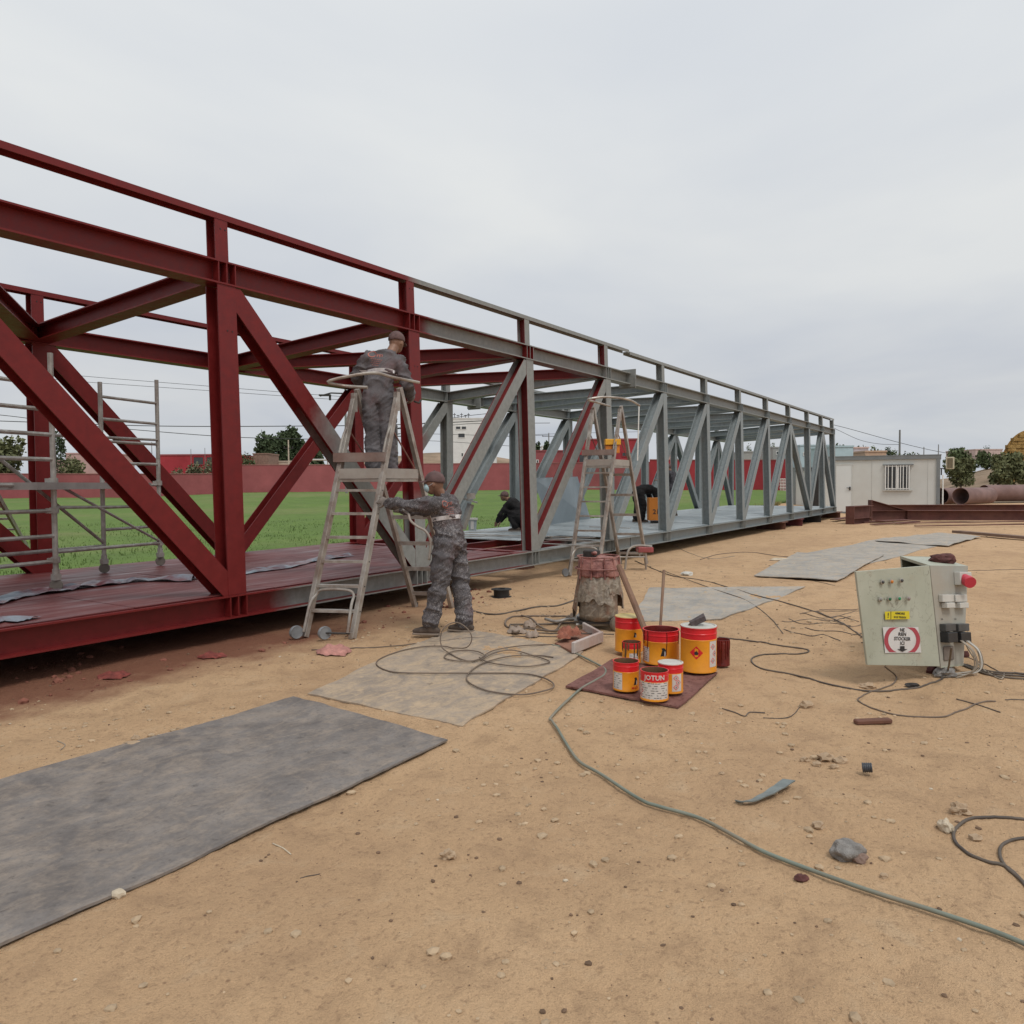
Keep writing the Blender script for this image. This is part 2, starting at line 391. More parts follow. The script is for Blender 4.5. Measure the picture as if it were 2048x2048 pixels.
def truss(par, P, ks, diag, mats, sgn, xs, xe, xrail0, xrail1, railoff=0.0, end_plate=False):
    """P maps (x, distance inwards, height) to the world; sgn = +1 when inwards is +Y"""
    yc = WC / 2
    def ch(z0, name, mat, a, b):
        MB().H(P(a, sgn * yc, z0 + HC / 2), P(b, sgn * yc, z0 + HC / 2), (0, 0, 1), WC, HC, .016, .011).build(name, mat, par)
    ch(ZB, 'bottom_chord', mats['bottom'], xs, xe); ch(ZT - HC, 'top_chord', mats['top'], xs, xe)
    for k in ks:
        x = NX[k]
        xx = min(max(x, xs + PW / 2), xe - PW / 2)
        MB().H(P(xx, sgn * yc, ZB + HC + .001), P(xx, sgn * yc, ZT - HC - .001), (0, 1, 0), PW, PDp, .014, .010).build('post', mats['post'](k), par)
        big = k <= 4 and P is NP
        for zz in (ZB, ZT - HC):
            sm = mats['post'](k) if zz > 1 else (M_gs if k >= 2 else mats['post'](k)); st = MB()
            for dx in (-PW / 2 + .012, 0, PW / 2 - .006):
                c0 = P(xx + dx, sgn * .045, zz + HC / 2); st.box(c0, (.012, .086, HC - .036))
                if big: st.build('stiffener_plate', sm, par); st = MB()
            if not big: st.build('stiffener_plate', sm, par)["kind"] = 'stuff'
        MB().H(P(xx - .02, sgn * yc, ZT + .001), P(xx - .02, sgn * yc, 4.036 + railoff), (0, 1, 0), .142, .135, .012, .008).build('rail_post', mats['stub'](k), par)
        if k in (0, 1, 2):       # bolt holes near the head of the post
            for dx, zz in ((-.03, ZT + .31), (.022, ZT + .31), (-.01, ZT - .66), (.045, ZT - .66)):
                c0 = P(xx + dx, sgn * (yc - (.0675 if zz > ZT else PDp / 2)) - sgn * .001, zz)
                b = MB(); b.lathe([(0, 0), (.0075, 0), (.0075, .003), (0, .003)], c0, 8, rotM('X', PI / 2))
                b.build('bolt_hole', M_black, par)
    for (ka, kb, dn) in diag:
        xa, xb = NX[ka], NX[kb]
        za, zb = (ZT - HC, ZB + HC) if dn else (ZB + HC, ZT - HC)
        xa2, xb2 = xa + .02, xb - .02
        p0, p1 = P(xa2, sgn * yc, za), P(xb2, sgn * yc, zb); t = (p1 - p0).normalized()
        mb = MB().H(p0 - t * .3, p1 + t * .3, (0, 1, 0), .195, PDp - .007, .013, .009)
        mb = clipmb(mb, [(P(0, 0, ZT - HC - .002), (0, 0, 1)), (P(0, 0, ZB + HC + .003), (0, 0, -1)),
                         (Vector((xa + .006 if ka not in () else xa, 0, 0)), (-1, 0, 0)), (Vector((xb - .006, 0, 0)), (1, 0, 0))])
        mb.build('diagonal', mats['diag'](ka), par)
    r = MB(); z1 = 4.095 + railoff; a, b = xrail0, xrail1     # channel laid flat on the rail posts
    for (y, z, sy_, sz) in ((yc, z1 - .006, .145, .012), (yc - .0685, z1 - .035, .008, .046), (yc + .0685, z1 - .035, .008, .046)):
        p, q2 = P(a, sgn * y, z), P(b, sgn * y, z); r.box((p + q2) / 2, ((q2 - p).length, sy_, sz), frame(q2 - p))
    r.build('top_rail', mats['rail'], par)

XS = NX[4] + .98
b1 = thing('bridge_span', 'steel truss bridge span, half painted dark red and half grey primer, beside the painters', 'bridge span', NP(NX[-1] - .2, 1.8, ZB))
b2 = thing('bridge_span', 'all grey primed steel truss bridge span continuing beyond the red one towards the white cabin', 'bridge span', NP(XS + .1, 1.8, ZB))
post_m = lambda k: M_post_r if k <= 1 else M_post_2 if k == 2 else M_post_g if k == 3 else M_postN if k == 4 else M_gv
nm = dict(bottom=M_nbot1, top=M_ntop, post=post_m, stub=lambda k: M_post_r if k <= 2 else M_post_g, diag=lambda k: M_post_r if k <= 0 else M_d1 if k == 1 else M_d2, rail=M_rail)
truss(b1, NP, range(-1, 5), [(-1, 0, 1), (0, 1, 1), (1, 2, 1), (2, 3, 0), (3, 4, 0)], nm, 1, NX[-1] - .12, XS, NX[-1] - .12, XS + .02)
fm = dict(bottom=M_fred, top=M_fred, post=lambda k: M_fred, stub=lambda k: M_fred, diag=lambda k: M_fd, rail=M_fred)
truss(b1, FP, range(-1, 5), [(-1, 0, 1), (0, 1, 1), (1, 2, 1), (2, 3, 0), (3, 4, 0)], fm, 1, NX[-1] - .12, XS, NX[-1] - .12, XS + .02)
gm = dict(bottom=M_gv, top=M_gs, post=lambda k: M_gv, stub=lambda k: M_gs, diag=lambda k: M_gv, rail=M_gs)
dg2 = [(5, 6, 0), (6, 7, 0), (7, 8, 0), (8, 9, 0), (9, 10, 1), (10, 11, 0), (11, 12, 1)]
for P_ in (NP, FP):
    truss(b2, P_, range(5, 13), dg2, gm, 1, XS + .03, NX[12] + .11, XS + .05, NX[12] + .11, -.03)
    # half diagonal of the splice bay
    p0, p1 = P_(NX[4] + .02, WC / 2, ZB + HC), P_(NX[5] - .02, WC / 2, ZT - HC); t = (p1 - p0).normalized()
    mb = clipmb(MB().H(p0 - t * .3, p1 + t * .3, (0, 1, 0), .195, PDp - .007, .013, .009),
                [(P_(0, 0, ZT - HC - .002), (0, 0, 1)), (P_(0, 0, ZB + HC + .003), (0, 0, -1)), (Vector((NX[4] + PW/2+.005, 0, 0)), (-1, 0, 0)), (Vector((NX[5] - .006, 0, 0)), (1, 0, 0))])
    mb.build('diagonal', M_gv, b2)
    # splice end plates
    MB().box(P_(XS + .005, WC / 2 - .03, ZT - HC / 2 + .01), (.02, WC + .14, HC + .12)).build('end_plate', M_gs, b1)
    MB().box(P_(XS + .035, WC / 2 - .02, ZT - HC / 2 - .01), (.02, WC + .12, HC + .12)).build('end_plate', M_gs, b2)
# cross beams and top bracing (they lie between the two top chords)
def cross(par, xa, xb, mat, top=True, name='cross_beam', dz=0.0, depth=.19, w=.2):
    z = (ZT - .016 - depth / 2 - dz) if top else (ZB + HC / 2)
    MB().H(NP(xa, WC, z), FP(xb, 0, z), (0, 0, 1), w, depth, .013, .009).build(name, mat, par)
for k in range(-1, 5):
    cross(b1, NX[k], NX[k], M_cross)
    cross(b1, NX[k], NX[k], M_cross, False, 'floor_beam')
for ka, kb in ((0, 1), (1, 2), (3, 2), (4, 3)): cross(b1, NX[ka] + (.12 if kb > ka else -.12), NX[kb] + (-.12 if kb > ka else .12), M_cross, True, 'top_brace', .004, .18)
cross(b1, NX[-1] + .12, NX[0] - .12, M_cross, True, 'top_brace', .004, .18)
for k in range(5, 13):
    cross(b2, min(NX[k], NX[12] - .02), min(NX[k], NX[12] - .02), M_gv); cross(b2, min(NX[k], NX[12] - .02), min(NX[k], NX[12] - .02), M_gv, False, 'floor_beam')
for ka in range(6, 10): cross(b2, NX[ka] - .12, NX[ka - 1] + .12, M_gv, True, 'top_brace', .004, .18)
for ka in (10, 11): cross(b2, NX[ka] + .12, NX[ka + 1] - .12, M_gv, True, 'top_brace', .004, .18)
cross(b2, NX[5] - .12, XS + .3, M_gv, True, 'top_brace', .004, .18)
# floor stringers
for yo in (.9, 1.8, 2.7):
    for par, a, b, mt in ((b1, NX[-1], NX[4] + .9, M_cross), (b2, XS + .05, NX[12], M_gv)):
        mb = MB(); f = lambda x: NP(x, 0, ZB).lerp(FP(x, WC, ZB), yo / 3.8)
        mb.H(f(a) + Vector((0, 0, .15)), f(b) + Vector((0, 0, .15)), (0, 0, 1), .08, .12, .01, .008); mb.build('stringer', mt, par)
# deck plates: one slab per sheet
n = NT("deck_red"); c = n.coord(False); a = n.noise(c, 1.6, 6, .6, .5); s2 = n.n("ShaderNodeMapping"); s2.inputs['Scale'].default_value = (.5, 3.2, 1); n.l(c, s2.inputs[0])
b = n.noise(s2.outputs[0], 2.2, 6, .6, .6); k = n.mix(n.ramp(a, [(.35, 0), (.65, 1)]), (.115, .024, .024), (.17, .045, .042))
k = n.mix(n.ramp(b, [(.5, 0), (.72, .6)]), k, (.22, .16, .17)); k = n.mix(n.ramp(n.noise(c, 22, 5, .7), [(.4, .3), (.55, 0)]), k, (.09, .02, .02))
n.set(k, n.ramp(b, [(.35, .6), (.7, .4)]), 0, .4); n.bump(a, .2, .02); M_deckr = n.m
n = NT("deck_grey"); c = n.coord(False); a = n.noise(c, 1.3, 6, .6, .5); k = n.mix(n.ramp(a, [(.35, 0), (.65, 1)]), (.27, .32, .34), (.38, .43, .45))
k = n.mix(n.ramp(n.noise(c, 9, 6, .7), [(.42, .4), (.55, 0)]), k, (.24, .22, .20)); n.set(k, .5, 0, .5); n.bump(a, .2, .02); M_deckg = n.m
def deck(par, xa, xb, ya, yb, mat, dz=0.0, ja=0, jb=0):
    N, F = lambda x: NP(x, WC - .16, ZB + HC), lambda x: FP(x, .16, ZB + HC)
    def q(x, t): return N(x).lerp(F(x), t) + Vector((0, 0, .004 + dz))
    vs = [q(xa + ja, ya), q(xb + jb, ya), q(xb + jb, yb), q(xa + ja, yb)]
    vs2 = [v + Vector((0, 0, .008)) for v in vs]
    MB().add(vs + vs2, [(0, 3, 2, 1), (4, 5, 6, 7), (0, 1, 5, 4), (1, 2, 6, 5), (2, 3, 7, 6), (3, 0, 4, 7)]).build('deck_plate', mat, par)
xx = NX[-1]
i = 0
while xx < NX[3] - .6:
    xn = min(xx + 1.5, NX[3] - .45)
    for ya, yb in ((0, .333), (.336, .66), (.664, 1)):
        deck(b1, xx + .004, xn - .004, ya, yb, M_deckr, rnd.uniform(0, .004))
    xx = xn
xx = NX[4] - 1.15
while xx < NX[12] - .3:
    xn = min(xx + 1.5, NX[12] - .05)
    for ya, yb in ((0, .333), (.336, .66), (.664, 1)):
        if xx < NX[4] and ya < .3: continue
        deck(b2 if xx > XS else b1, xx + .004, xn - .004, ya, yb, M_deckg, rnd.uniform(0, .006))
    xx = xn

# ---------------------------------------------------------------- field, boundary wall, background
def leafmat(name, base, var=.45, scale=1.2):
    if name in MATS: return MATS[name]
    n = NT(name); c = n.coord(False); a = n.noise(c, scale, 3, .6); b = n.noise(c, scale * 7, 2, .6)
    k = n.ramp(a, [(.3, tuple(x * (1 - var) for x in base)), (.7, tuple(x * (1 + var) for x in base))])
    k = n.mix(n.ramp(b, [(.4, .5), (.6, 0)]), k, tuple(x * .6 for x in base)); n.set(k, .7, 0, .25); MATS[name] = n.m; return n.m
M_grass = leafmat("meadow_grass", (.105, .165, .044), .3, .5); M_dry = leafmat("dry_weeds", (.30, .25, .11), .4, 1.5)
M_leaf_d = leafmat("dark_foliage", (.07, .10, .048)); M_leaf_m = leafmat("mid_foliage", (.105, .135, .06)); M_leaf_o = leafmat("olive_foliage", (.155, .165, .078))
M_bark = simple("bark", (.13, .10, .075), .9, 0, .3, 6, bump=.4)
# grass field sheet
nA, nR_ = 220, 130
az_ = np.linspace(.235, 1.75, nA); s_ = np.linspace(0, 1, nR_) ** 1.8
front = 10.95 + .35 * (vnoise(az_ * 60, az_ * 0 + 3) - .5) * 2
R0 = front / np.sin(az_); R1 = 86.0
Rg = R0[None, :] + (np.maximum(R1 - R0, 2)[None, :]) * s_[:, None]
Xg = Rg * np.cos(az_)[None, :]; Yg = Rg * np.sin(az_)[None, :]
Zg = terrain(Xg, Yg) + .03 + .05 * vnoise(Xg * .9, Yg * .9) * (s_[:, None] > 0) + .03 * vnoise(Xg * 3.1, Yg * 3.1) * (s_[:, None] > 0)
Zg[0] -= .06
vv = np.stack([Xg.ravel(), Yg.ravel(), Zg.ravel()], 1)
I = np.arange(nR_ - 1)[:, None] * nA; J = np.arange(nA - 1)[None, :]
q = np.stack([I + J, I + nA + J, I + nA + J + 1, I + J + 1], -1).reshape(-1, 4)
me = bpy.data.meshes.new("meadow"); me.from_pydata(vv.tolist(), [], q.tolist()); me.polygons.foreach_set("use_smooth", [True] * len(me.polygons))
meadow = bpy.data.objects.new("meadow", me); C.objects.link(meadow); tag(meadow, kind="structure")
n = NT("meadow_ground"); c = n.coord(False); a = n.noise(c, .35, 5, .65, .3); b = n.noise(c, 3.2, 6, .7)
k = n.ramp(a, [(.3, (.10, .155, .042)), (.55, (.12, .19, .046)), (.78, (.16, .205, .068))]); k = n.mix(n.ramp(b, [(.36, .45), (.52, 0)]), k, (.08, .12, .032))
k = n.mix(n.ramp(n.noise(c, .13, 4, .6), [(.5, 0), (.7, .5)]), k, (.21, .20, .09))
n.set(k, .9, 0, .15); n.bump(b, .5, .06); me.materials.append(n.m)
def blades(name, pts, hts, wid, mat, seed, label=None, cat=None):
    rs = np.random.RandomState(seed); N = len(pts); th = rs.rand(N) * 2 * PI
    lean = (rs.rand(N, 2) - .5) * hts[:, None] * .9
    w = wid * (.6 + .8 * rs.rand(N)); dx = np.cos(th) * w; dy = np.sin(th) * w
    a = pts + np.stack([-dx, -dy, -.01 * np.ones(N)], 1); b = pts + np.stack([dx, dy, -.01 * np.ones(N)], 1)
    m = pts + np.stack([lean[:, 0] * .35 + dx * .5, lean[:, 1] * .35 + dy * .5, hts * .6], 1)
    t = pts + np.stack([lean[:, 0], lean[:, 1], hts], 1)
    v = np.stack([a, b, m, t], 1).reshape(-1, 3); i = np.arange(N) * 4
    f = np.concatenate([np.stack([i, i + 1, i + 2], 1), np.stack([i, i + 2, i + 3], 1)])
    me = bpy.data.meshes.new(name); me.from_pydata(v.tolist(), [], f.tolist()); me.materials.append(mat)
    o = bpy.data.objects.new(name, me); C.objects.link(o); return tag(o, label, cat, kind="stuff")
rs = np.random.RandomState(11)
N = 42000; azr = .25 + 1.35 * rs.rand(N); R0r = 11.0 / np.sin(azr); Rr = R0r + (34 - R0r) * rs.rand(N) ** 2.2; Rr = np.where(Rr < R0r, R0r + 1, Rr)
X_, Y_ = Rr * np.cos(azr), Rr * np.sin(azr); cl = vnoise(X_ * 1.3, Y_ * 1.3)
H_ = (.03 + .07 * rs.rand(N) * (cl ** 2 + .25)) * (1 + Rr / 60)
blades('grass', np.stack([X_, Y_, terrain(X_, Y_) + .04], 1), H_, .011, M_grass, 4, 'short green grass covering the meadow behind the bridge', 'grass')
N = 16000; X_ = -6 + 50 * rs.rand(N) ** 1.2; Y_ = 10.75 + np.abs(rs.randn(N)) * .45 + .3 * vnoise(X_ * 1.1, X_ * 0); cl = vnoise(X_ * .9, Y_ * .9)
H_ = (.05 + .16 * rs.rand(N)) * (cl * 1.3 + .15)
blades('dry_weeds', np.stack([X_, Y_, terrain(X_, Y_)], 1), H_, .012, M_dry, 5, 'straw coloured weeds along the near edge of the meadow', 'weeds')
N = 9000; X_ = -6 + 40 * rs.rand(N); Y_ = 10.9 + np.abs(rs.randn(N)) * .7; cl = vnoise(X_ * .8 + 9, Y_ * .8)
blades('green_weeds', np.stack([X_, Y_, terrain(X_, Y_)], 1), (.06 + .2 * rs.rand(N)) * (cl ** 2 * 1.6 + .1), .018, leafmat("green_weeds", (.115, .165, .05)), 6, 'dark green weeds growing along the meadow edge', 'weeds')

def pz(v, dep, u=1024): return PD(u, v, dep).z
def redwall_mat(name, col):
    if name in MATS: return MATS[name]
    n = NT(name); c = n.coord(False); a = n.noise(c, .5, 5, .6); b = n.noise(c, 6, 5, .65)
    k = n.mix(n.ramp(a, [(.35, 0), (.7, 1)]), tuple(x * .85 for x in col), tuple(min(1, x * 1.15) for x in col))
    k = n.mix(n.ramp(b, [(.62, 0), (.75, .35)]), k, (.38, .26, .23)); n.set(k, .88, 0, .2); n.bump(b, .4, .03); MATS[name] = n.m; return n.m
M_wall = redwall_mat("red_plaster", (.335, .10, .105)); M_wallb = redwall_mat("bright_red_plaster", (.36, .045, .055)); M_wallc = redwall_mat("wall_coping", (.37, .16, .15))
def wallrun(pts, label, mat, thick=.22, extra=0):
    """pts: (u, v_top, depth)"""
    P = []; 
    for u, vt, d in pts:
        p = PD(u, 962, d); P.append((Vector((p.x, p.y, 0)), PD(u, vt, d).z))
    t = thing('boundary_wall', label, 'wall', (P[0][0].x, P[0][0].y, tz(P[0][0].x, P[0][0].y)))
    away = Vector((V_F.x, V_F.y, 0)).normalized()
    for i in range(len(P) - 1):
        (a, za), (b, zb) = P[i], P[i + 1]; g = min(tz(a.x, a.y), tz(b.x, b.y)) - .5
        vs = [Vector((a.x, a.y, g)), Vector((b.x, b.y, g)), Vector((b.x, b.y, zb)), Vector((a.x, a.y, za))]
        vs += [v + away * thick for v in vs]
        MB().add(vs, [(0, 1, 2, 3), (5, 4, 7, 6), (3, 2, 6, 7), (1, 5, 6, 2), (4, 0, 3, 7), (0, 4, 5, 1)]).build('wall_panel', mat, t)
        vs = [Vector((a.x, a.y, za + .003)) - away * .04, Vector((b.x, b.y, zb + .003)) - away * .04]; vs = [vs[0], vs[1], vs[1] + Vector((0, 0, .07)), vs[0] + Vector((0, 0, .07))]
        vs += [v + away * (thick + .08) for v in vs]
        MB().add(vs, [(0, 1, 2, 3), (5, 4, 7, 6), (3, 2, 6, 7), (1, 5, 6, 2), (4, 0, 3, 7), (0, 4, 5, 1)]).build('coping', M_wallc, t)
    return t
wallrun([(-900, 944, 96), (-300, 947, 80), (120, 948.5, 73), (450, 948.5, 70)], 'low faded red garden wall behind the meadow, left of the tall red post', M_wall)
wallrun([(445, 931, 71), (640, 930.5, 75), (860, 928, 82), (1060, 927, 84), (1300, 925, 77)], 'taller faded red garden wall behind the meadow, right of the tall red post', M_wall)
wallrun([(1300, 920, 72), (1420, 921, 70), (1500, 920.5, 68), (1562, 920.5, 66)], 'bright red garden wall seen through the far grey bays', M_wallb)
wallrun([(1562, 919, 66), (1576, 919, 65.6)], 'short bright red wall end beside the wire mesh gate', M_wallb)
gt = thing('mesh_gate', 'pale wire mesh gate leaf against the bright red wall', 'gate', PD(1560, 984, 64.5))
mb = MB()
for i in range(6): p = PD(1561 + i * 3, 962, 64.5); mb.tube([(p.x, p.y, pz(983, 64.5, 1565)), (p.x, p.y, pz(958, 64.5, 1565))], .035, 5)
for v in (958, 964, 970, 976, 982): mb.tube([PD(1559, v, 64.5), PD(1577, v, 64.5)], .035, 5)
mb.build('mesh_panel', simple("pale_paint", (.55, .5, .47), .6), gt)["kind"] = "stuff"

# --- trees
def leafcloud(lobes, nleaf, size, rs):
    """lobes: (centre, radii); small leaf faces spread through lobes, denser towards their surfaces"""
    w = np.array([l[1][0] * l[1][1] + l[1][2] * l[1][0] for l in lobes], float); w /= w.sum(); idx = rs.choice(len(lobes), nleaf, p=w)
    cc = np.array([tuple(l[0]) for l in lobes])[idx]; rr = np.array([tuple(l[1]) for l in lobes])[idx]
    d = rs.randn(nleaf, 3); d /= np.linalg.norm(d, axis=1)[:, None]; rad_ = .45 + .72 * rs.rand(nleaf) ** .8
    p = cc + d * rr * rad_[:, None]
    a = rs.randn(nleaf, 3); a /= np.linalg.norm(a, axis=1)[:, None]; b = np.cross(a, rs.randn(nleaf, 3)); b /= np.linalg.norm(b, axis=1)[:, None]
    s = size * (.5 + rs.rand(nleaf))[:, None]; a = a * s; b = b * s * .6
    v = np.stack([p - a, p + b, p + a, p - b], 1).reshape(-1, 3); i = np.arange(nleaf) * 4
    return v, np.stack([i, i + 1, i + 2, i + 3], 1)
TN = [0]
def tree(u0, u1, vt, vb, dep, label, mat, name='tree', trunk=.25, nleaf=1800, size=None, lobes=9, base_z=None, group=None, multi=1, cat='tree'):
    TN[0] += 1; rs = np.random.RandomState(100 + TN[0]); uc = (u0 + u1) / 2
    base = PD(uc, vb, dep); g = tz(base.x, base.y) if base_z is None else base_z
    topz = PD(uc, vt, dep).z; W = (u1 - u0) * dep / 1557; Ht = topz - g; tk = Ht * trunk
    t = thing(name, label, cat, (base.x, base.y, g), 0, group)
    L = []; cz0 = g + tk; ch = topz - cz0
    L.append((Vector((base.x, base.y, cz0 + ch * .48)), (W * .30, W * .30, ch * .40)))
    lobes = int(lobes * 1.6)
    for i in range(lobes):
        a = 2 * PI * i / lobes + rs.rand() * .8; h = rs.rand(); rr = W * (.32 if h < .6 else .18) * (.7 + .5 * rs.rand())
        k = .09 + .13 * rs.rand()
        L.append((Vector((base.x + math.cos(a) * rr, base.y + math.sin(a) * rr, cz0 + ch * (.22 + .62 * h))), (W * k, W * k, (W * k * .65 + ch * .09) * (.8 + .4 * rs.rand()))))
    v, f = leafcloud(L, nleaf, size or W * .03 + .05, rs)
    me = bpy.data.meshes.new('crown'); me.from_pydata((v - np.array([base.x, base.y, g])).tolist(), [], f.tolist()); me.materials.append(mat)
    o = bpy.data.objects.new('crown', me); C.objects.link(o); o.parent = t
    mb = MB(); R_ = max(.05, W * .035)
    for j in range(multi):
        off = (j - (multi - 1) / 2) * R_ * 2.5
        for k in range(3 if multi == 1 else 2):
            tgt = L[(1 + j * 2 + k * 3) % len(L)][0]; m_ = Vector((base.x + off, base.y, g + tk * .8 + .1))
            mb.tube(smoothpath([(base.x + off * .5, base.y, g - .2), m_, m_.lerp(tgt, .5) + Vector((0, 0, .1)), tgt], 3), [R_ * (1 - .08 * q_) for q_ in range(10)], 6)
    mb.build('trunk', M_bark, t); return t
tree(-70, 62, 872, 965, 80, 'olive green bushy tree left of the first far red post', M_leaf_o, nleaf=3200)
tree(98, 140, 848, 960, 84, 'tall thin grey green tree just right of the scaffold upright', M_leaf_d, nleaf=1400, trunk=.1)
tree(110, 180, 912, 962, 79, 'low olive bush in front of the pink house at the left', M_leaf_o, 'bush', nleaf=1500, trunk=.02, cat='bush')
for i, (a, b, vt) in enumerate(((335, 375, 932), (365, 412, 920), (398, 440, 916))):
    tree(a, b, vt, 962, 72.5, ['low grey green shrub leftmost before the red terrace house', 'middle grey green shrub before the red terrace house', 'tallest grey green shrub before the red terrace house, beside the red post'][i], leafmat("shrub_foliage", (.17, .17, .10)), 'shrub', nleaf=900, trunk=.02, group='shrubs above the low red wall', cat='bush')
tree(478, 520, 902, 955, 88, 'small round bush between the red post and the brick hut', M_leaf_m, 'bush', nleaf=1100, trunk=.02, cat='bush')
tree(502, 572, 868, 960, 104, 'dense dark green tree, left half of the pair behind the red wall', M_leaf_d, nleaf=2600, trunk=.12, size=.30)
tree(545, 618, 858, 960, 106, 'taller dark green tree of the pair behind the red wall, by the pale pole', M_leaf_d, nleaf=3000, trunk=.15, size=.30)
tree(600, 655, 890, 958, 108, 'lower dark green tree behind the lower end of the grey diagonal', M_leaf_d, nleaf=1500, trunk=.1, size=.3)
tree(1068, 1084, 876, 952, 120, 'thin dark cypress like tree nearest the half red post', M_leaf_d, nleaf=700, trunk=.05, size=.3)
tree(1082, 1104, 878, 952, 121, 'second thin dark tree right of the half red post', M_leaf_d, nleaf=800, trunk=.05, size=.3)
tree(1333, 1342, 864, 950, 118, 'slim pointed tree seen right of the thick grey post', M_leaf_d, nleaf=400, trunk=.05, size=.28)
tree(1341, 1354, 872, 950, 119, 'shorter slim tree right of the pointed one', M_leaf_d, nleaf=400, trunk=.05, size=.28)
tree(1424, 1442, 884, 950, 118, 'small dark tree above the white roofed house in the sixth grey bay', M_leaf_d, nleaf=700, trunk=.05)
tree(1488, 1508, 878, 950, 112, 'olive green tree in the seventh grey bay', M_leaf_m, nleaf=800, trunk=.05)
tree(1538, 1558, 882, 945, 108, 'dark green tree in the eighth grey bay', M_leaf_m, nleaf=900, trunk=.05)
tree(1560, 1586, 888, 945, 116, 'pale distant tree behind the eighth grey bay', M_leaf_d, nleaf=800, trunk=.05)
tree(1596, 1616, 878, 945, 118, 'grey green tree in the last grey bays', M_leaf_d, nleaf=700, trunk=.05)
tree(1612, 1640, 884, 945, 117, 'rounded grey green tree beside the last grey post', M_leaf_d, nleaf=900, trunk=.05)
for i, (a, b, vt, mt) in enumerate(((1730, 1772, 890, 1), (1758, 1786, 889, 0), (1774, 1812, 895, 1), (1796, 1830, 896, 0), (1812, 1852, 901, 1))):
    tree(a, b, vt, 945, 96 + i, ['bush behind the cabin roof, left of the tall pole, first of the row', 'dark pointed bush behind the cabin roof, second of the row', 'bush behind the cabin roof just left of the tall pole', 'bush behind the cabin roof just right of the tall pole', 'low bush at the right end of the row behind the cabin roof'][i], M_leaf_m if mt else M_leaf_d, 'bush', nleaf=2200, trunk=.02, group='bushes behind the cabin roof', cat='bush')
tree(1888, 1952, 890, 975, 84, 'large dark green tree right of the air conditioner', M_leaf_m, nleaf=3200, trunk=.12)
tree(1893, 1950, 914, 982, 66, 'lighter olive tree with pale forked trunks above the big pipe', M_leaf_o, nleaf=2600, trunk=.22, multi=3)
tree(1944, 2004, 902, 962, 100, 'dark hedge like bush below the pink roof', M_leaf_m, 'bush', nleaf=2200, trunk=.02, cat='bush')
tree(1974, 2062, 908, 978, 64, 'wide olive tree in front of the straw stack', M_leaf_o, nleaf=3600, trunk=.18, multi=3)
tree(1960, 1984, 888, 930, 128, 'small tree top showing over the pink roof', M_leaf_d, nleaf=500, trunk=.05)
rs_ = random.Random(5)
for i, u in enumerate((1674, 1686, 1699, 1716, 1730)):
    tree(u - 7, u + 8, 882 + (i % 3) * 3, 935, 150, ['leftmost', 'second', 'middle', 'fourth', 'rightmost'][i] + ' tiny distant tree on the skyline above the pale blue shed', M_leaf_d, nleaf=260, trunk=.05, size=.3, group='skyline trees above the pale blue shed')

# --- buildings: boxes with window openings set in
M_white = simple("white_render", (.72, .72, .69), .85, 0, .06, 2, obj=False); M_cream = simple("cream_render", (.55, .45, .36), .85, 0, .1, 2, obj=False)
M_pink = simple("pink_render", (.50, .33, .30), .85, 0, .1, 2, obj=False); M_glassd = simple("dark_glass", (.05, .055, .06), .2, 0, .2, 3, bump=0)
M_blue = simple("pale_blue_sheet", (.40, .52, .56), .6, 0, .1, 2, obj=False); M_roofp = simple("pink_roof", (.55, .42, .38), .8, 0, .15, 3, obj=False)
def building(u0, u1, vt, dep, label, mat, deep=6, wins=(), roof=None, name='house', vb=None, cat='house', parapet=True, extra=None, wm=None):
    a, b = PD(u0, 962, dep), PD(u1, 962, dep); g = min(tz(a.x, a.y), tz(b.x, b.y)) - .4 if vb is None else PD(u0, vb, dep).z; zt = PD((u0 + u1) / 2, vt, dep).z
    t = thing(name, label, cat, (a.x, a.y, g)); away = Vector((V_F.x, V_F.y, 0)).normalized(); al = (b - a); al.z = 0; L = al.length; al.normalize()
    M = Matrix((al, away, Vector((0, 0, 1)))).transposed(); o = Vector((a.x, a.y, 0))
    f = lambda x, y, z: o + al * x + away * y + Vector((0, 0, z))
    MB().box(f(L / 2, deep / 2, (g + zt) / 2), (L, deep, zt - g), M).build('wall', mat, t)
    if parapet: MB().box(f(L / 2, deep / 2, zt + .08), (L + .12, deep + .12, .15), M).build('roof', roof or mat, t)
    for (wu0, wu1, wv0, wv1) in wins:
        x0, x1 = (wu0 - u0) * dep / 1557, (wu1 - u0) * dep / 1557; z1, z0 = pz(wv0, dep, wu0), pz(wv1, dep, wu0)
        fr = MB(); w = .07
        for cx, cz, sx, sz in (((x0 + x1) / 2, z1, x1 - x0 + w, w), ((x0 + x1) / 2, z0, x1 - x0 + w, w), (x0, (z0 + z1) / 2, w, z1 - z0 - w), (x1, (z0 + z1) / 2, w, z1 - z0 - w)):
            fr.box(f(cx, -.02, cz), (sx, .08, sz), M)
        fo = fr.build('window', wm or M_white, t); MB().box(f((x0 + x1) / 2, -.008, (z0 + z1) / 2), (x1 - x0 - w, .03, z1 - z0 - w), M).build('pane', M_glassd, fo)
    return t, f, M
building(905, 992, 838, 118, 'tall white building with rooftop aerials seen between the grey diagonals', M_white, 9, [(912.5, 922, 853, 859), (924, 933.5, 853, 859), (917, 930.5, 867, 875.5), (923, 927, 906, 913)], name='white_building', cat='building')
t_, f_, M_ = building(318, 470, 911, 86, 'low dark red house with a terrace behind the shrubs at the left', M_wallb, 7, [(388, 408, 914, 930), (414, 440, 914, 930)], M_wall, 'terrace_house', wm=M_wallb)
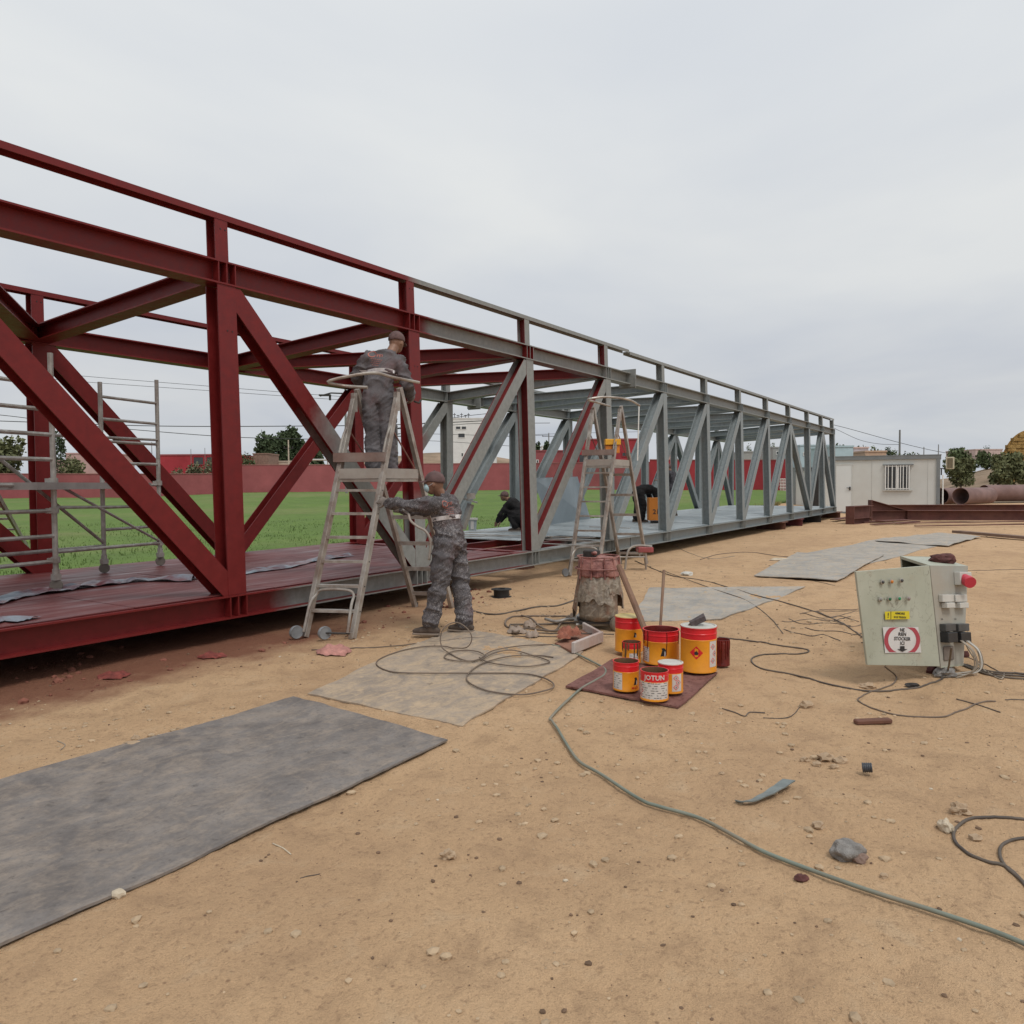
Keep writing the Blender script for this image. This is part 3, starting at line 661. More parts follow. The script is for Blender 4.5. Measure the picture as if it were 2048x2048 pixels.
building(132, 215, 908, 96, 'pale pink house partly hidden behind the crossing red diagonals', M_pink, 7, name='pink_house')
building(60, 110, 922, 110, 'small pale house behind the scaffold upright', M_pink, 7)
building(507, 538, 909, 92, 'small brown brick hut left of the dark tree pair', simple("brown_brick", (.25, .16, .12), .9, 0, .25, 5, obj=False), 4, name='brick_hut', cat='hut')
building(540, 600, 924, 96, 'long low cream building below the dark tree pair', M_cream, 5)
building(1062, 1165, 903, 88, 'plain red house with a flat roof right of the half red post', M_wall, 7, [(1073, 1077, 920, 926)])
building(1160, 1292, 880, 84, 'large dark red house behind the second ladder with a dark terrace opening', M_wallb, 8, [(1158, 1187, 909, 925), (1244, 1263, 905, 913)], M_wall, 'red_house', wm=M_wallb)
building(1084, 1100, 893, 132, 'tiny white house above the plain red one', M_white, 5)
building(1330, 1352, 882, 104, 'small pink house with a red top right of the thick grey post', M_pink, 6)
building(1416, 1441, 908, 86, 'low white roofed house in the sixth grey bay', M_pink, 6, roof=M_white)
building(1486, 1510, 905, 90, 'grey roofed low house in the seventh grey bay', simple("grey_render", (.33, .33, .31), .85, 0, .1, 2, obj=False), 6)
building(1546, 1600, 896, 98, 'grey and white houses cluster in the eighth grey bay', simple("grey_render", (.33, .33, .31)), 6, [(1552, 1560, 903, 909), (1566, 1575, 903, 909)])
building(1600, 1668, 892, 92, 'pale grey blue building behind the last grey bays', M_blue, 6, [(1606, 1614, 905, 911), (1622, 1630, 905, 911)])
building(1664, 1706, 894.5, 70, 'pale blue sheet metal shed just above the cabin roof', M_blue, 5, name='blue_shed', cat='shed')
building(1707, 1736, 897, 76, 'light grey house with a tiled eave above the cabin roof', simple("lilac_render", (.45, .42, .45), .85, 0, .1, 2, obj=False), 5, [(1711, 1715, 908, 914), (1720, 1728, 909, 914)], M_roofp)
building(1730, 1772, 904.5, 72, 'long low orange pink parapet above the cabin roof', simple("orange_render", (.48, .33, .23), .85, 0, .1, 2, obj=False), 4)
building(1950, 2004, 900, 118, 'pale pink flat roof building above the hedge', M_roofp, 8, vb=925)
# flat canopy left of the ladder
cn = thing('canopy', 'thin white flat canopy on slim posts above the red wall, left of the ladder', 'canopy', (PD(640, 962, 90).x, PD(640, 962, 90).y, tz(PD(640, 962, 90).x, PD(640, 962, 90).y)))
p, q_ = PD(600, 920, 90), PD(657, 919.5, 90); MB().box((p + q_) / 2, ((q_ - p).length, 3, .12), frame(q_ - p)).build('roof', M_white, cn)
for u in (604, 656): p = PD(u, 920, 90); MB().box((p.x, p.y, (p.z + .3) / 2), (.16, .16, p.z - .3)).build('post', M_white, cn)
# --- poles and wires
M_wire = simple("black_wire", (.03, .03, .032), .6, 0, .1, 5, bump=0); M_pole = simple("concrete_pole", (.20, .20, .19), .85, 0, .15, 4)
def pole(u, vt, dep, label, r=.12, arms=(), lamp=False, name='utility_pole', mat=None, cat='pole'):
    p = PD(u, 962, dep); g = tz(p.x, p.y); z = PD(u, vt, dep).z
    t = thing(name, label, cat, (p.x, p.y, g)); MB().tube([(p.x, p.y, g - .3), (p.x, p.y, z)], [r, r * .65], 8).build('mast', mat or M_pole, t)
    for dz, hw in arms:
        a = Vector((V_R.x, V_R.y, 0)) * hw; c = Vector((p.x, p.y, z - dz)); MB().box(c, (2 * hw, .1, .1), frame(a)).build('crossarm', M_dark, t)
        for s in (-.9, 0, .9): MB().lathe([(0, 0), (.05, 0), (.06, .08), (.03, .16), (0, .17)], c + a * s + Vector((0, 0, .05)), 8).build('insulator', M_dark, t)
    return Vector((p.x, p.y, z)), t
pole(795, 852, 90, 'utility pole seen between the standing ladder and the red post', .13, [(.3, .9), (1.2, .7)])
pole(1798.5, 860, 100, 'tallest dark pole rising behind the cabin roof', .16)
pole(1847, 894, 100, 'short thin pole behind the cabin roof', .08)
pole(1876, 889, 100, 'thin pole over the right corner of the cabin', .08)
pole(578, 880, 84, 'pale cream pole in front of the dark tree pair', .1, [(.9, .5)], mat=M_cream)
pole(1098, 866, 140, 'distant pole with a crossarm over the tiny white house', .14, [(.6, 1.2)])
pole(383, 898, 84, 'thin television mast on the dark red terrace house', .04); pole(411, 896, 84, 'thinner bare mast near the end of the terrace house', .04)
pole(305, 884, 95, 'slim dark pole showing just left of the scaffold upright', .06)
pp, lt = pole(693, 776, 60, 'street lamp pole hidden behind the red post with its lamp head on the left', .11, name='street_lamp', cat='street lamp')
a = PD(690, 787, 60); b = PD(640, 792, 60)
MB().tube([a, PD(662, 786, 60), b], .06, 6).build('arm', M_dark, lt); MB().box(PD(650, 790.5, 60), (.9, .3, .12), frame(V_R)).build('lamp_head', M_dark, lt)
MB().box(PD(660, 796, 60), (.12, .12, .35)).build('junction_box', M_dark, lt)
for i, u in enumerate((909, 916, 923, 931, 937)):
    q0 = PD(u, 838, 119); t = tag(MB().tube([q0, PD(u, 826 + (i % 2) * 4, 119)], .05, 5).tube([PD(u - 3, 829 + (i % 2) * 2, 119), PD(u + 3, 829 + (i % 2) * 2, 119)], .05, 5).build('roof_aerial', M_dark), ['leftmost', 'second', 'middle', 'fourth', 'rightmost'][i] + ' thin aerial on the flat roof of the tall white building', 'aerial', 'aerials on the white building')
def wire(pts, dep, label, r=.022, sag=0):
    P = [PD(u, v, d) for (u, v), d in zip(pts, dep)]
    m = MB(); m.tube(smoothpath(P, 8), r, 4); return tag(m.build('overhead_wire', M_wire), label, 'wire', 'overhead wires')
wire([(-200, 835), (0, 842), (315, 852), (611, 852), (800, 849), (1000, 840)], [70] * 6, 'level overhead wire passing behind the tall red post', .035)
wire([(-200, 815), (0, 830), (120, 845), (300, 862), (487, 875), (700, 878), (800, 868)], [72] * 7, 'lower overhead wire dipping from left to right behind the red post', .03)
wire([(100, 745), (176, 753), (414, 772), (640, 790), (800, 800)], [60] * 5, 'upper faint overhead wire reaching the street lamp', .016)
wire([(100, 758), (199, 766), (414, 781), (640, 797), (800, 806)], [60] * 5, 'second faint overhead wire just below the upper one', .016)
wire([(795, 856), (905, 836), (967, 828), (1100, 815)], [90] * 4, 'overhead wire rising in front of the top of the white building', .03)
wire([(795, 858), (906, 850), (956, 847), (1100, 846)], [90] * 4, 'overhead wire crossing the white building at its upper windows', .03)
wire([(700, 866), (870, 868), (1020, 872), (1098, 870)], [95] * 4, 'overhead wire crossing the white building at mid height', .025)
wire([(700, 878), (870, 882), (1020, 892)], [95] * 3, 'lowest overhead wire crossing the white building', .025)
wire([(1660, 848), (1700, 858), (1798, 885), (1876, 903), (1950, 914)], [100] * 5, 'overhead wire falling to the right over the white cabin', .03)
wire([(1660, 852), (1680, 862), (1720, 880), (1760, 888), (1798, 889)], [100] * 5, 'lower wire falling steeply from the bridge end to the tall pole', .025)
wire([(1404, 872), (1440, 876), (1500, 880)], [110] * 3, 'short overhead wire in the sixth grey bay', .025)
wire([(1340, 862), (1098, 868), (1000, 874)], [140] * 3, 'distant overhead wire by the far pole', .03)

# ---------------------------------------------------------------- cabin, rusty steel, pipes, straw stack at the right
def zat(x, y, v):                       # height on the vertical through (x, y) that shows at photo row v
    d0 = Vector((x, y, 0)) - CO
    k = (v - 1024) / 1557.0             # -u/z = k  with  u = (d0+z e).U , zc = (d0+z e).F
    a, b, c_, d_ = d0.dot(V_U), V_U.z, d0.dot(V_F), V_F.z
    return (-k * c_ - a) / (b + k * d_)
def cabin(u0, d0, u1, d1, vt, vb, label, deep, right_detail):
    a, b = PD(u0, 962, d0), PD(u1, 962, d1); a.z = b.z = 0
    al = (b - a).normalized(); L = (b - a).length; away = Vector((-al.y, al.x, 0));
    if away.dot(V_F) < 0: away = -away
    M = Matrix((al, away, Vector((0, 0, 1)))).transposed()
    z0 = zat(a.x, a.y, vb); z1 = zat(a.x, a.y, vt)
    t = thing('site_cabin', label, 'cabin', (a.x, a.y, z0)); f = lambda x, y, z: a + al * x + away * y + Vector((0, 0, z))
    def X(u):                            # distance along the front face of photo column u
        d = ray(u, 962); d.z = 0; n_ = away; k = (a - Vector((0, 0, 0))).dot(n_) / d.dot(n_); return (d * k - a).dot(al)
    def Z(u, v): p = f(X(u), 0, 0); return zat(p.x, p.y, v)
    Mw = simple("cabin_panel", (.60, .61, .585), .55, 0, .05, 1.2, dirt=(.50, .47, .42), dirt_amt=.35, bump=.05, obj=False)
    Mg = simple("cabin_frame", (.20, .215, .22), .5, 0, .1, 3, bump=.05)
    ft = .17
    MB().box(f(L / 2, deep / 2, (z0 + z1) / 2), (L - .04, deep - .04, z1 - z0 - .04), M).build('wall', Mw, t)
    MB().box(f(L / 2, -.01, z1 - ft / 2), (L + .02, .06, ft), M).build('roof_fascia', Mg, t)
    MB().box(f(L / 2, -.005, z0 + .05), (L, .05, .10), M).build('floor_rail', Mg, t)
    MB().box(f(L / 2, deep / 2, z1 + .012), (L + .1, deep + .1, .03), M).build('roof', Mg, t)
    for x, y in ((L - .07, 0), (.07, 0), (L - .07, deep)): MB().box(f(x, y, (z0 + z1) / 2), (.15, .07, z1 - z0 - .02), M).build('corner_post', Mg, t)
    MB().box(f(L + .01, deep / 2, z1 - ft / 2), (.05, deep, ft), M).build('side_fascia', Mg, t)
    return t, f, X, Z, M, L, Mw, Mg, z0, z1
t, f, X, Z, M, L, Mw, Mg, z0, z1 = cabin(1638, 37.4, 1880, 35.0, 914.6, 1026, 'white site cabin with a barred window and closed door, behind the bridge end', 2.45, True)
xa, xb = X(1672), X(1704); dz = Z(1690, 930)
dr = MB().box(f((xa + xb) / 2, -.012, (z0 + .08 + dz) / 2), (xb - xa - .03, .04, dz - z0 - .08), M).build('door', simple("door_white", (.68, .70, .69), .5, 0, .03, 1), t)
fr = MB(); fr.box(f(xa, -.015, (z0 + dz) / 2), (.035, .06, dz - z0), M).box(f(xb, -.015, (z0 + dz) / 2), (.035, .06, dz - z0), M).box(f((xa + xb) / 2, -.015, dz + .015), (xb - xa + .07, .06, .03), M); fr.build('door_frame', Mw, t)["kind"] = 'stuff'
hz = Z(1697, 977); MB().box(f(X(1700), -.05, hz), (.06, .05, .16), M).box(f(X(1697), -.09, hz + .03), (.16, .02, .025), M).build('handle', M_dark, dr)
wa, wb = X(1770), X(1819); wz1, wz0 = Z(1795, 930.5), Z(1795, 979)
MB().box(f((wa + wb) / 2, .0, (wz0 + wz1) / 2), (wb - wa, .03, wz1 - wz0), M).build('window', M_glassd, t)
mw = simple("white_bar", (.78, .78, .76), .4, 0, .03, 2, bump=0)
g = MB()
for u in (1771, 1776.5, 1784.5, 1792.5, 1801, 1806.5, 1813.5, 1818.5): g.box(f(X(u), -.07, (wz0 + wz1) / 2), (.035, .035, wz1 - wz0), M)
g.build('window_bar', mw, t)["kind"] = 'stuff'
mid = X(1795); 
for x0_, x1_ in ((wa + .02, mid), (mid + .03, wb - .02)):
    s_ = MB()
    for cx, cz, sx, sz in (((x0_ + x1_) / 2, wz1 - .04, x1_ - x0_, .05), ((x0_ + x1_) / 2, wz0 + .04, x1_ - x0_, .05), (x0_, (wz0 + wz1) / 2, .05, wz1 - wz0 - .02), (x1_, (wz0 + wz1) / 2, .05, wz1 - wz0 - .02)): s_.box(f(cx, -.03, cz), (sx, .03, sz), M)
    s_.build('sash', mw, t)
MB().box(f((X(1765) + X(1827)) / 2, -.05, Z(1795, 929.5)), (X(1827) - X(1765), .09, .05), M).build('roller_guide', Mg, t)
MB().box(f((X(1767) + X(1825)) / 2, -.04, wz0 - .03), (X(1825) - X(1767), .08, .035), M).build('sill', Mw, t)
for x in [1.15 * (i_ + 1) for i_ in range(4)]:
    if not (xa - .1 < x < xb + .1 or wa - .1 < x < wb + .1): MB().box(f(x, .017, (z0 + z1) / 2 - .04), (.012, .008, z1 - z0 - .3), M).build('panel_joint', simple('joint_grey', (.40, .40, .38), .6), t)
for x in (L * .16, L * .5, L * .86): MB().box(f(x, .2, z0 / 2 - .12), (.3, .4, z0 + .25), M).build('foot_block', M_rust, t)
ac = thing('air_conditioner', 'cream air conditioner unit hung on the right end wall of the white cabin', 'air conditioner', f(L + .2, .9, Z(1880, 938)))
az0, az1 = zat(*f(L + .6, .9, 0).xy, 938), zat(*f(L + .6, .9, 0).xy, 914); Mc = simple("cream_plastic", (.55, .50, .37), .5, 0, .05, 3)
c0 = f(L + .40, .9, (az0 + az1) / 2); MB().box(c0, (.34, .30, az1 - az0), M).build('casing', Mc, ac, bevel=.015)
MB().box(f(L + .40, .745, (az0 + az1) / 2), (.22, .02, az1 - az0 - .10), M).build('grille', simple("brown_grille", (.16, .13, .08), .6), ac)
MB().box(f(L + .15, .9, az0 + .03), (.3, .3, .04), M).box(f(L + .06, .9, az0 - .12), (.05, .3, .3), M).build('bracket', M_dark, ac)["kind"] = 'stuff'
dp = thing('drain_pipe', 'thin pale drain pipe down the right corner of the white cabin', 'pipe', f(L + .12, .2, z0)); MB().tube([f(L + .12, .25, z0 + .1), f(L + .12, .25, z1 - .9)], .03, 6).build('pipe', mw, dp)
t2, f2, X2, Z2, M2, L2, *_ = cabin(1586, 43.5, 1634, 42.6, 936, 1016, 'second white cabin glimpsed through the last bays of the bridge', 3.0, False)
db = thing('gap_shade_box', 'near black box standing in for the dark gap between the two white cabins', 'shed', PD(1632, 1022, 41))
MB().box((PD(1632, 980, 41.8) + PD(1664, 980, 41.8)) / 2, (1.2, .9, 2.4), frame(V_R)).build('wall', simple("gap_shade", (.03, .028, .028), .9), db)  # near-black colour stands in for shade in the gap between the cabins
# rusty girders
def level(u, d, v): p = PD(u, v, d); return p
M_rustb = simple("rusty_girder", (.115, .040, .032), .75, 0, .3, 3, dirt=(.17, .075, .05), dirt_amt=.6, bump=.3, obj=False)
gd = thing('rusty_girder', 'long rusty brown girder with a raised pointed end plate, front one by the cabin', 'girder', G(1811, 1043))
pa, pb = PD(1812, 1031, 29.6), PD(2230, 1030.5, 28.2); hgt = (zat(*PD(1812, 1021, 29.6).xy, 1021.5)); 
zt_ = zat(pa.x, pa.y, 1020.5); zb_ = tz(pa.x, pa.y) + .03
al_ = Vector((pb.x - pa.x, pb.y - pa.y, 0)); A0 = Vector((pa.x, pa.y, (zt_ + zb_) / 2)); A1 = A0 + al_
MB().H(A0, A1, (0, 0, 1), .30, zt_ - zb_, .022, .014).build('girder_web', M_rustb, gd)
# the thickened end: side plate with the pointed top
e0, e1 = PD(1741, 1000, 29.6), PD(1812, 1000, 29.6); dirx = (e1 - e0); dirx.z = 0; Le = dirx.length; dirx.normalize(); nrm = Vector((V_F.x, V_F.y, 0)).normalized()
e0 = Vector((e0.x, e0.y, 0)); zl = zat(e0.x, e0.y, 1000.5)
vs = [e0 + Vector((0, 0, zb_)), e0 + dirx * Le + Vector((0, 0, zb_)), e0 + dirx * Le + Vector((0, 0, zt_)), e0 + Vector((0, 0, zl))]
vs = [v - nrm * .01 for v in vs] + [v + nrm * .012 for v in vs]
MB().add(vs, [(0, 1, 2, 3), (5, 4, 7, 6), (3, 2, 6, 7), (1, 5, 6, 2), (4, 0, 3, 7), (0, 4, 5, 1)]).build('haunch_plate', M_rustb, gd)
p, q_ = e0 + Vector((0, 0, zl)), e0 + dirx * Le + Vector((0, 0, zt_ - .01)); MB().box((p + q_) / 2, ((q_ - p).length, .30, .022), frame(q_ - p)).build('haunch_flange', M_rustb, gd)
MB().box(e0 + dirx * Le / 2 + Vector((0, 0, zt_ - .012)), (Le, .28, .02), frame(dirx)).build('girder_flange', M_rustb, gd); MB().box(e0 + dirx * Le / 2 + Vector((0, 0, zb_ + .011)), (Le, .3, .022), frame(dirx)).build('girder_flange', M_rustb, gd)
MB().box(e0 + dirx * -.012 + Vector((0, 0, (zl + zb_) / 2)), (.024, .32, zl - zb_ + .02), frame(dirx)).build('end_plate', M_rustb, gd)
MB().box(e0 + dirx * (Le + .012) - nrm * .07 + Vector((0, 0, (zt_ + zb_) / 2)), (.014, .13, zt_ - zb_ - .05), frame(dirx)).build('stiffener', M_rustb, gd)
st = thing('rusty_girder', 'short deep rusty girder stub butting the left end of the front girder', 'girder', G(1700, 1048))
s0, s1 = PD(1700, 1030, 27.9), PD(1739, 1030, 29.0); zs0 = zat(s0.x, s0.y, 1012.5); g0 = tz(s0.x, s0.y); s0.z = s1.z = (zs0 + g0) / 2
MB().H(s0, s1, (0, 0, 1), .30, zs0 - g0, .022, .014).build('girder_web', M_rustb, st); MB().box((s0 + s1) / 2 + Vector((0, 0, -.12)), ((s1 - s0).length, .26, .02), frame(s1 - s0)).build('middle_flange', M_rustb, st)
MB().box(s0, (.02, .31, zs0 - g0), frame(s1 - s0)).build('end_plate', M_rustb, st)
g3 = thing('rusty_girder', 'dark rusty girder lying behind and above the front girder, right of the pointed plate', 'girder', PD(1790, 1020, 33.2))
p, q_ = PD(1778, 1010, 33.2), PD(2260, 1010, 31.8); zt3 = zat(p.x, p.y, 1009.5); h3 = .42; p.z = q_.z = zt3 - h3 / 2
MB().H(p, q_, (0, 0, 1), .30, h3, .022, .014).build('girder_web', M_rustb, g3)
for i in range(5):
    b = p.lerp(q_, .1 + .2 * i); MB().box((b.x, b.y, (zt3 - h3) / 2), (.2, .3, zt3 - h3)).build('packing_block', M_rust, g3)
# flat steel scrap in front of the girders
scrap = [(1722, 1046, 1800, 1043, .3, 'pale rusty flat strip lying before the girder stub'), (1745, 1051, 1835, 1047, .22, 'short rusty plate offcut below the pointed plate'), (1790, 1050, 2060, 1047, .16, 'long thin rusty flat bar parallel to the front girder'),
         (1830, 1055, 2060, 1053, .12, 'second long rusty flat bar nearest the sand'), (1760, 1046.5, 1815, 1044.5, .4, 'dark crumpled rusty offcut under the girder'), (1668, 1044, 1700, 1040, .3, 'dark rusty plank between the bridge end and the girder stub')]
for i, (ua, va, ub, vb_, w, lab) in enumerate(scrap):
    a, b = G(ua, va), G(ub, vb_); a.z = tz(a.x, a.y) + .03 + .012 * i; b.z = tz(b.x, b.y) + .045 + .012 * i
    tag(MB().box((a + b) / 2, ((b - a).length, w, .03), frame(b - a)).build('steel_offcut', M_rustb, origin=None), lab, 'scrap', 'rusty steel offcuts by the girders')
a, b = G(1912, 1068), G(2200, 1094); a.z = b.z = .05
tag(MB().box((a + b) / 2 + Vector((0, 0, .02)), ((b - a).length, .26, .07), frame(b - a)).build('timber_plank', simple("brown_plank", (.20, .13, .095), .85, 0, .2, 4)), 'long brown plank at the right edge, lying by the corner of the farthest grey mat', 'plank')
# big pipes
def pipe(u, v, rpx, dep, axis, L, label):
    c = PD(u, v, dep); r = rpx * dep / 1557; ax = axis.normalized(); t = thing('steel_pipe', label, 'pipe', (c.x, c.y, c.z - r), 0, 'big rusty pipes')
    n_ = 28; prof = [(r, 0), (r, L), (r - .02, L), (r - .02, 0), (r, 0)]
    M = frame(ax).copy(); M = Matrix((frame(ax).col[1], frame(ax).col[2], ax)).transposed()
    m = MB(); m.lathe(prof, c, n_, M); m.build('shell', M_rustp, t, smooth=True, auto=40); return t
M_rustp = simple("pipe_rust", (.20, .125, .115), .75, 0, .2, 2, dirt=(.12, .06, .05), dirt_amt=.5, bump=.2, obj=False)
rh, fh = Vector((V_R.x, V_R.y, 0)).normalized(), Vector((V_F.x, V_F.y, 0)).normalized()
rdir = Vector((ray(1921, 962).x, ray(1921, 962).y, 0)).normalized()
pipe(1921, 992.5, 17, 47, rdir * .82 + rh * .62, 3.6, 'big rusty pipe with its dark open end facing us, right of the cabin')
pipe(1881, 992.5, 16.5, 49, rdir * .82 + rh * .62, 4.6, 'rusty pipe whose dark mouth shows at the cabin corner')
pipe(1968, 986.5, 16.5, 52.5, rh * .97 + rdir * .25, 14, 'long rusty pipe at the right edge running behind the open one')
# straw stack
ss = thing('straw_stack', 'tall rounded straw bale stack rising at the right edge', 'straw stack', PD(2060, 965, 76))
c = PD(2064, 962, 76); g = tz(c.x, c.y) - .2; top = zat(c.x, c.y, 858.5); hw = 71 * 76 / 1557
n = NT("straw"); cc = n.coord(False); a = n.noise(cc, 2.2, 6, .7); b = n.noise(cc, 9, 5, .7); k = n.ramp(a, [(.32, (.28, .17, .06)), (.52, (.42, .27, .10)), (.72, (.55, .38, .16))])
k = n.mix(n.ramp(b, [(.36, .75), (.5, 0)]), k, (.12, .07, .03)); n.set(k, .95, 0, .1); n.bump(b, .9, .12); M_straw = n.m
def arch(s): return math.sqrt(max(0, 1 - abs(s) ** 2.3))
m = MB(); NN = 24; prof = [(-1 + 2 * i / NN) for i in range(NN + 1)]
vs = []
axs = Vector((ray(1990, 962).x, ray(1990, 962).y, 0)).normalized()
for dep_ in (.35, 9):
    for s in prof: vs.append(c + rh * (s * hw * (.995 if dep_ < 1 else .8)) + (axs * 1.0 + rh * .12) * dep_ + Vector((0, 0, g - c.z + (top - g) * arch(s))))
m.add(vs, [(i, i + 1, NN + 2 + i, NN + 1 + i) for i in range(NN)] + [tuple(range(NN + 1)), tuple(reversed(range(NN + 1, 2 * NN + 2)))]); m.build('core', M_straw, ss)
m = MB(); rs = random.Random(4); zz = g; row = 0
while zz < top - .5:
    hrow = .34; s_lim = .955 * hw * (1 - max(0, (zz + hrow * 1.1 - g) / (top - g)) ** 2) ** (1 / 2.3) if (zz - g) < (top - g) else 0
    x = -s_lim + (.25 if row % 2 else 0)
    while x < s_lim - .3:
        w = rs.uniform(.5, .85); m.box(c + rh * (x + w / 2) + fh * (.25 + rs.uniform(-.07, .07)) + Vector((0, 0, zz + hrow / 2 - c.z)), (w - .03, .5, hrow - .03), frame(rh) @ rotM('Z', rs.uniform(-.06, .06))); x += w
    zz += hrow; row += 1
m.build('bale', M_straw, ss)["kind"] = 'stuff'
# white car half hidden behind the cabin corner
cr_ = thing('parked_car', 'white car mostly hidden behind the cabin corner, only its bonnet showing', 'car', PD(1885, 985, 58))
c = PD(1880, 970, 58); g = tz(c.x, c.y)
Mcar = simple("white_car_paint", (.75, .76, .78), .25, 0, .02, 1, bump=0)
prof = [(-2.0, .25), (-2.0, .9), (-1.6, 1.0), (-1.0, 1.42), (.4, 1.42), (1.0, 1.0), (1.85, .82), (2.0, .6), (2.0, .25)]
Mx = Matrix((rh, Vector((0, 0, 1)), -fh)).transposed(); o_ = Vector((c.x, c.y, g)) - rh * 1.75
MB().prism([(x, z) for x, z in prof], -.8, .8, Mx).build('body', Mcar, cr_, bevel=.0); bpy.data.objects[cr_.children[0].name].location = (0, 0, 0)
for v in cr_.children[0].data.vertices: v.co += o_
MB().box(o_ + rh * .72 + Vector((0, 0, 1.2)) - fh * .82, (.5, .02, .28), frame(rh)).build('window', M_glassd, cr_)
for s in (-1.25, 1.3): MB().lathe([(0, -.1), (.3, -.1), (.32, -.06), (.32, .08), (.3, .1), (0, .1)], o_ + rh * s - fh * .8 + Vector((0, 0, .32)), 18, Matrix((rh, Vector((0, 0, 1)), -fh)).transposed()).build('wheel', M_black, cr_)
# blocks the bridge rests on
sup = [(1560, 1059, .75, .34, 'dark brown timber block under the far chord end, nearest of the row', M_rust), (1597, 1052, .5, .34, 'dark red steel stool under the grey chord, second of the row', simple("maroon_steel", (.12, .025, .03), .6)),
       (1618, 1044, .45, .3, 'dark round block under the grey chord, third of the row', M_dark), (1655, 1036, 1.0, .18, 'long low rusty beam under the last post of the bridge', M_rust)]
for u, v, w, h, lab, mt in sup:
    p = G(u, v); x = p.x; y0 = YN + .02; hh = ZB + SLOPE * x - tz(x, y0) - .003
    t = thing('support_block', lab, 'block', (x, y0 + .2, tz(x, y0)), 0, 'blocks under the bridge')
    MB().H((x, y0 - .1, tz(x, y0) + hh / 2 - .02), (x, y0 + .8, tz(x, y0) + hh / 2 - .02), (0, 0, 1), w, hh + .04, .03, .03).build('block', mt, t)
for x in (NX[0] - .6, NX[2] + .3, NX[3] + 1.4, NX[5], NX[7]):
    for yy in (YN + 1.1, YN + 3.3):
        hh = ZB + SLOPE * x - tz(x, yy) - .07; hh = max(hh, .05)
        tag(MB().box((x, yy + .15, tz(x, yy) + hh / 2 - .02), (.35, .5, hh + .04)).build('support_block', M_rust), 'rusty packing block in the shade under the bridge chord', 'block', 'hidden blocks under the bridge chords')

# ---------------------------------------------------------------- scaffold tower on the deck
DKZ = lambda x, y: (ZB + HC + .014 + SLOPE * x)
def deckpt(u, v):
    z = .4
    for _ in range(8): p = G(u, v, z); z = DKZ(p.x, p.y)
    return G(u, v, z)
S1, S2, S3 = deckpt(113, 1182), deckpt(209, 1146), deckpt(321, 1131); A_ = S2 + S1 - S3
sc_t = thing('scaffold_tower', 'mobile aluminium scaffold tower on castors standing on the red bridge deck', 'scaffold', (S1 + S2) / 2)
tops = {0: 700, 1: 706, 2: 764, 3: 760}
corner = {'A': A_, 'S1': S1, 'S2': S2, 'S3': S3}; zt1 = zat(S1.x, S1.y, 706); zt2 = zat(S2.x, S2.y, 764); zt3_ = zat(S3.x, S3.y, 760)
ztop = {'A': zt1, 'S1': zt1, 'S2': zt2, 'S3': zt3_}
for k_, p in corner.items():
    b = Vector((p.x, p.y, p.z + .16)); MB().tube([b, Vector((p.x, p.y, ztop[k_]))], .026, 10).build('standard', M_galv, sc_t)
    cs = MB(); cs.box(Vector((p.x, p.y, p.z + .14)), (.07, .07, .06)).tube([Vector((p.x, p.y, p.z + .17)), Vector((p.x, p.y, p.z + .22))], .035, 8)
    co = cs.build('castor', M_galv, sc_t); ax = Vector((.5, .8, 0)).normalized(); Mx = Matrix((ax.orthogonal().normalized(), ax.cross(ax.orthogonal().normalized()), ax)).transposed()
    MB().lathe([(0, -.018), (.055, -.018), (.06, -.01), (.06, .01), (.055, .018), (0, .018)], Vector((p.x, p.y, p.z + .06)), 16, Mx).build('wheel', simple("grey_rubber", (.16, .14, .12), .7), co)
for v in (770, 820, 869.5, 919, 970, 1021, 1071.5, 1122):
    z = zat(S1.x, S1.y, v); MB().tube([Vector((A_.x, A_.y, z)), Vector((S1.x, S1.y, z))], .020, 8).build('rung', M_galv, sc_t)
for v in (807, 848, 889, 929, 970, 1011, 1052):
    z = zat(S3.x, S3.y, v); MB().tube([Vector((S2.x, S2.y, z)), Vector((S3.x, S3.y, z))], .018, 8).build('rung', M_galv, sc_t)
def brace(a, b, r=.019): MB().tube([a, b], r, 8).build('brace', M_galv, sc_t)
V3 = lambda p, z: Vector((p.x, p.y, z))
off = (S1 - A_).normalized() * .03
z1_ = zat(S1.x, S1.y, 1104); z2_ = zat(S3.x, S3.y, 1086)
brace(V3(S1, z1_), V3(S3, z2_)); brace(V3(A_, z1_ + .02), V3(S2, zat(S2.x, S2.y, 1092)))
brace(V3(S1, zat(S1.x, S1.y, 1015)), V3(S3, zat(S3.x, S3.y, 1013)), .016)
brace(V3(A_, zat(A_.x, A_.y, 700) * 0 + zat(S1.x, S1.y, 870)), V3(S2, zat(S2.x, S2.y, 1086)), .018)
brace(V3(S1, zat(S1.x, S1.y, 870)), V3(S3, zat(S3.x, S3.y, 880)), .016)
brace(V3(S1, zat(S1.x, S1.y, 965)), V3(S3, zat(S3.x, S3.y, 1083)), .016)
zp_ = zat(S1.x, S1.y, 972); MB().box((V3(S1, zp_) + V3(S2, zp_)) / 2 + (S1 - A_) * -.0, ((S3 - S1).length, (S1 - A_).length * .55, .07), frame(V3(S3, 0) - V3(S1, 0))).build('platform_board', simple("grey_board", (.30, .28, .27), .7, 0, .2, 4), sc_t)
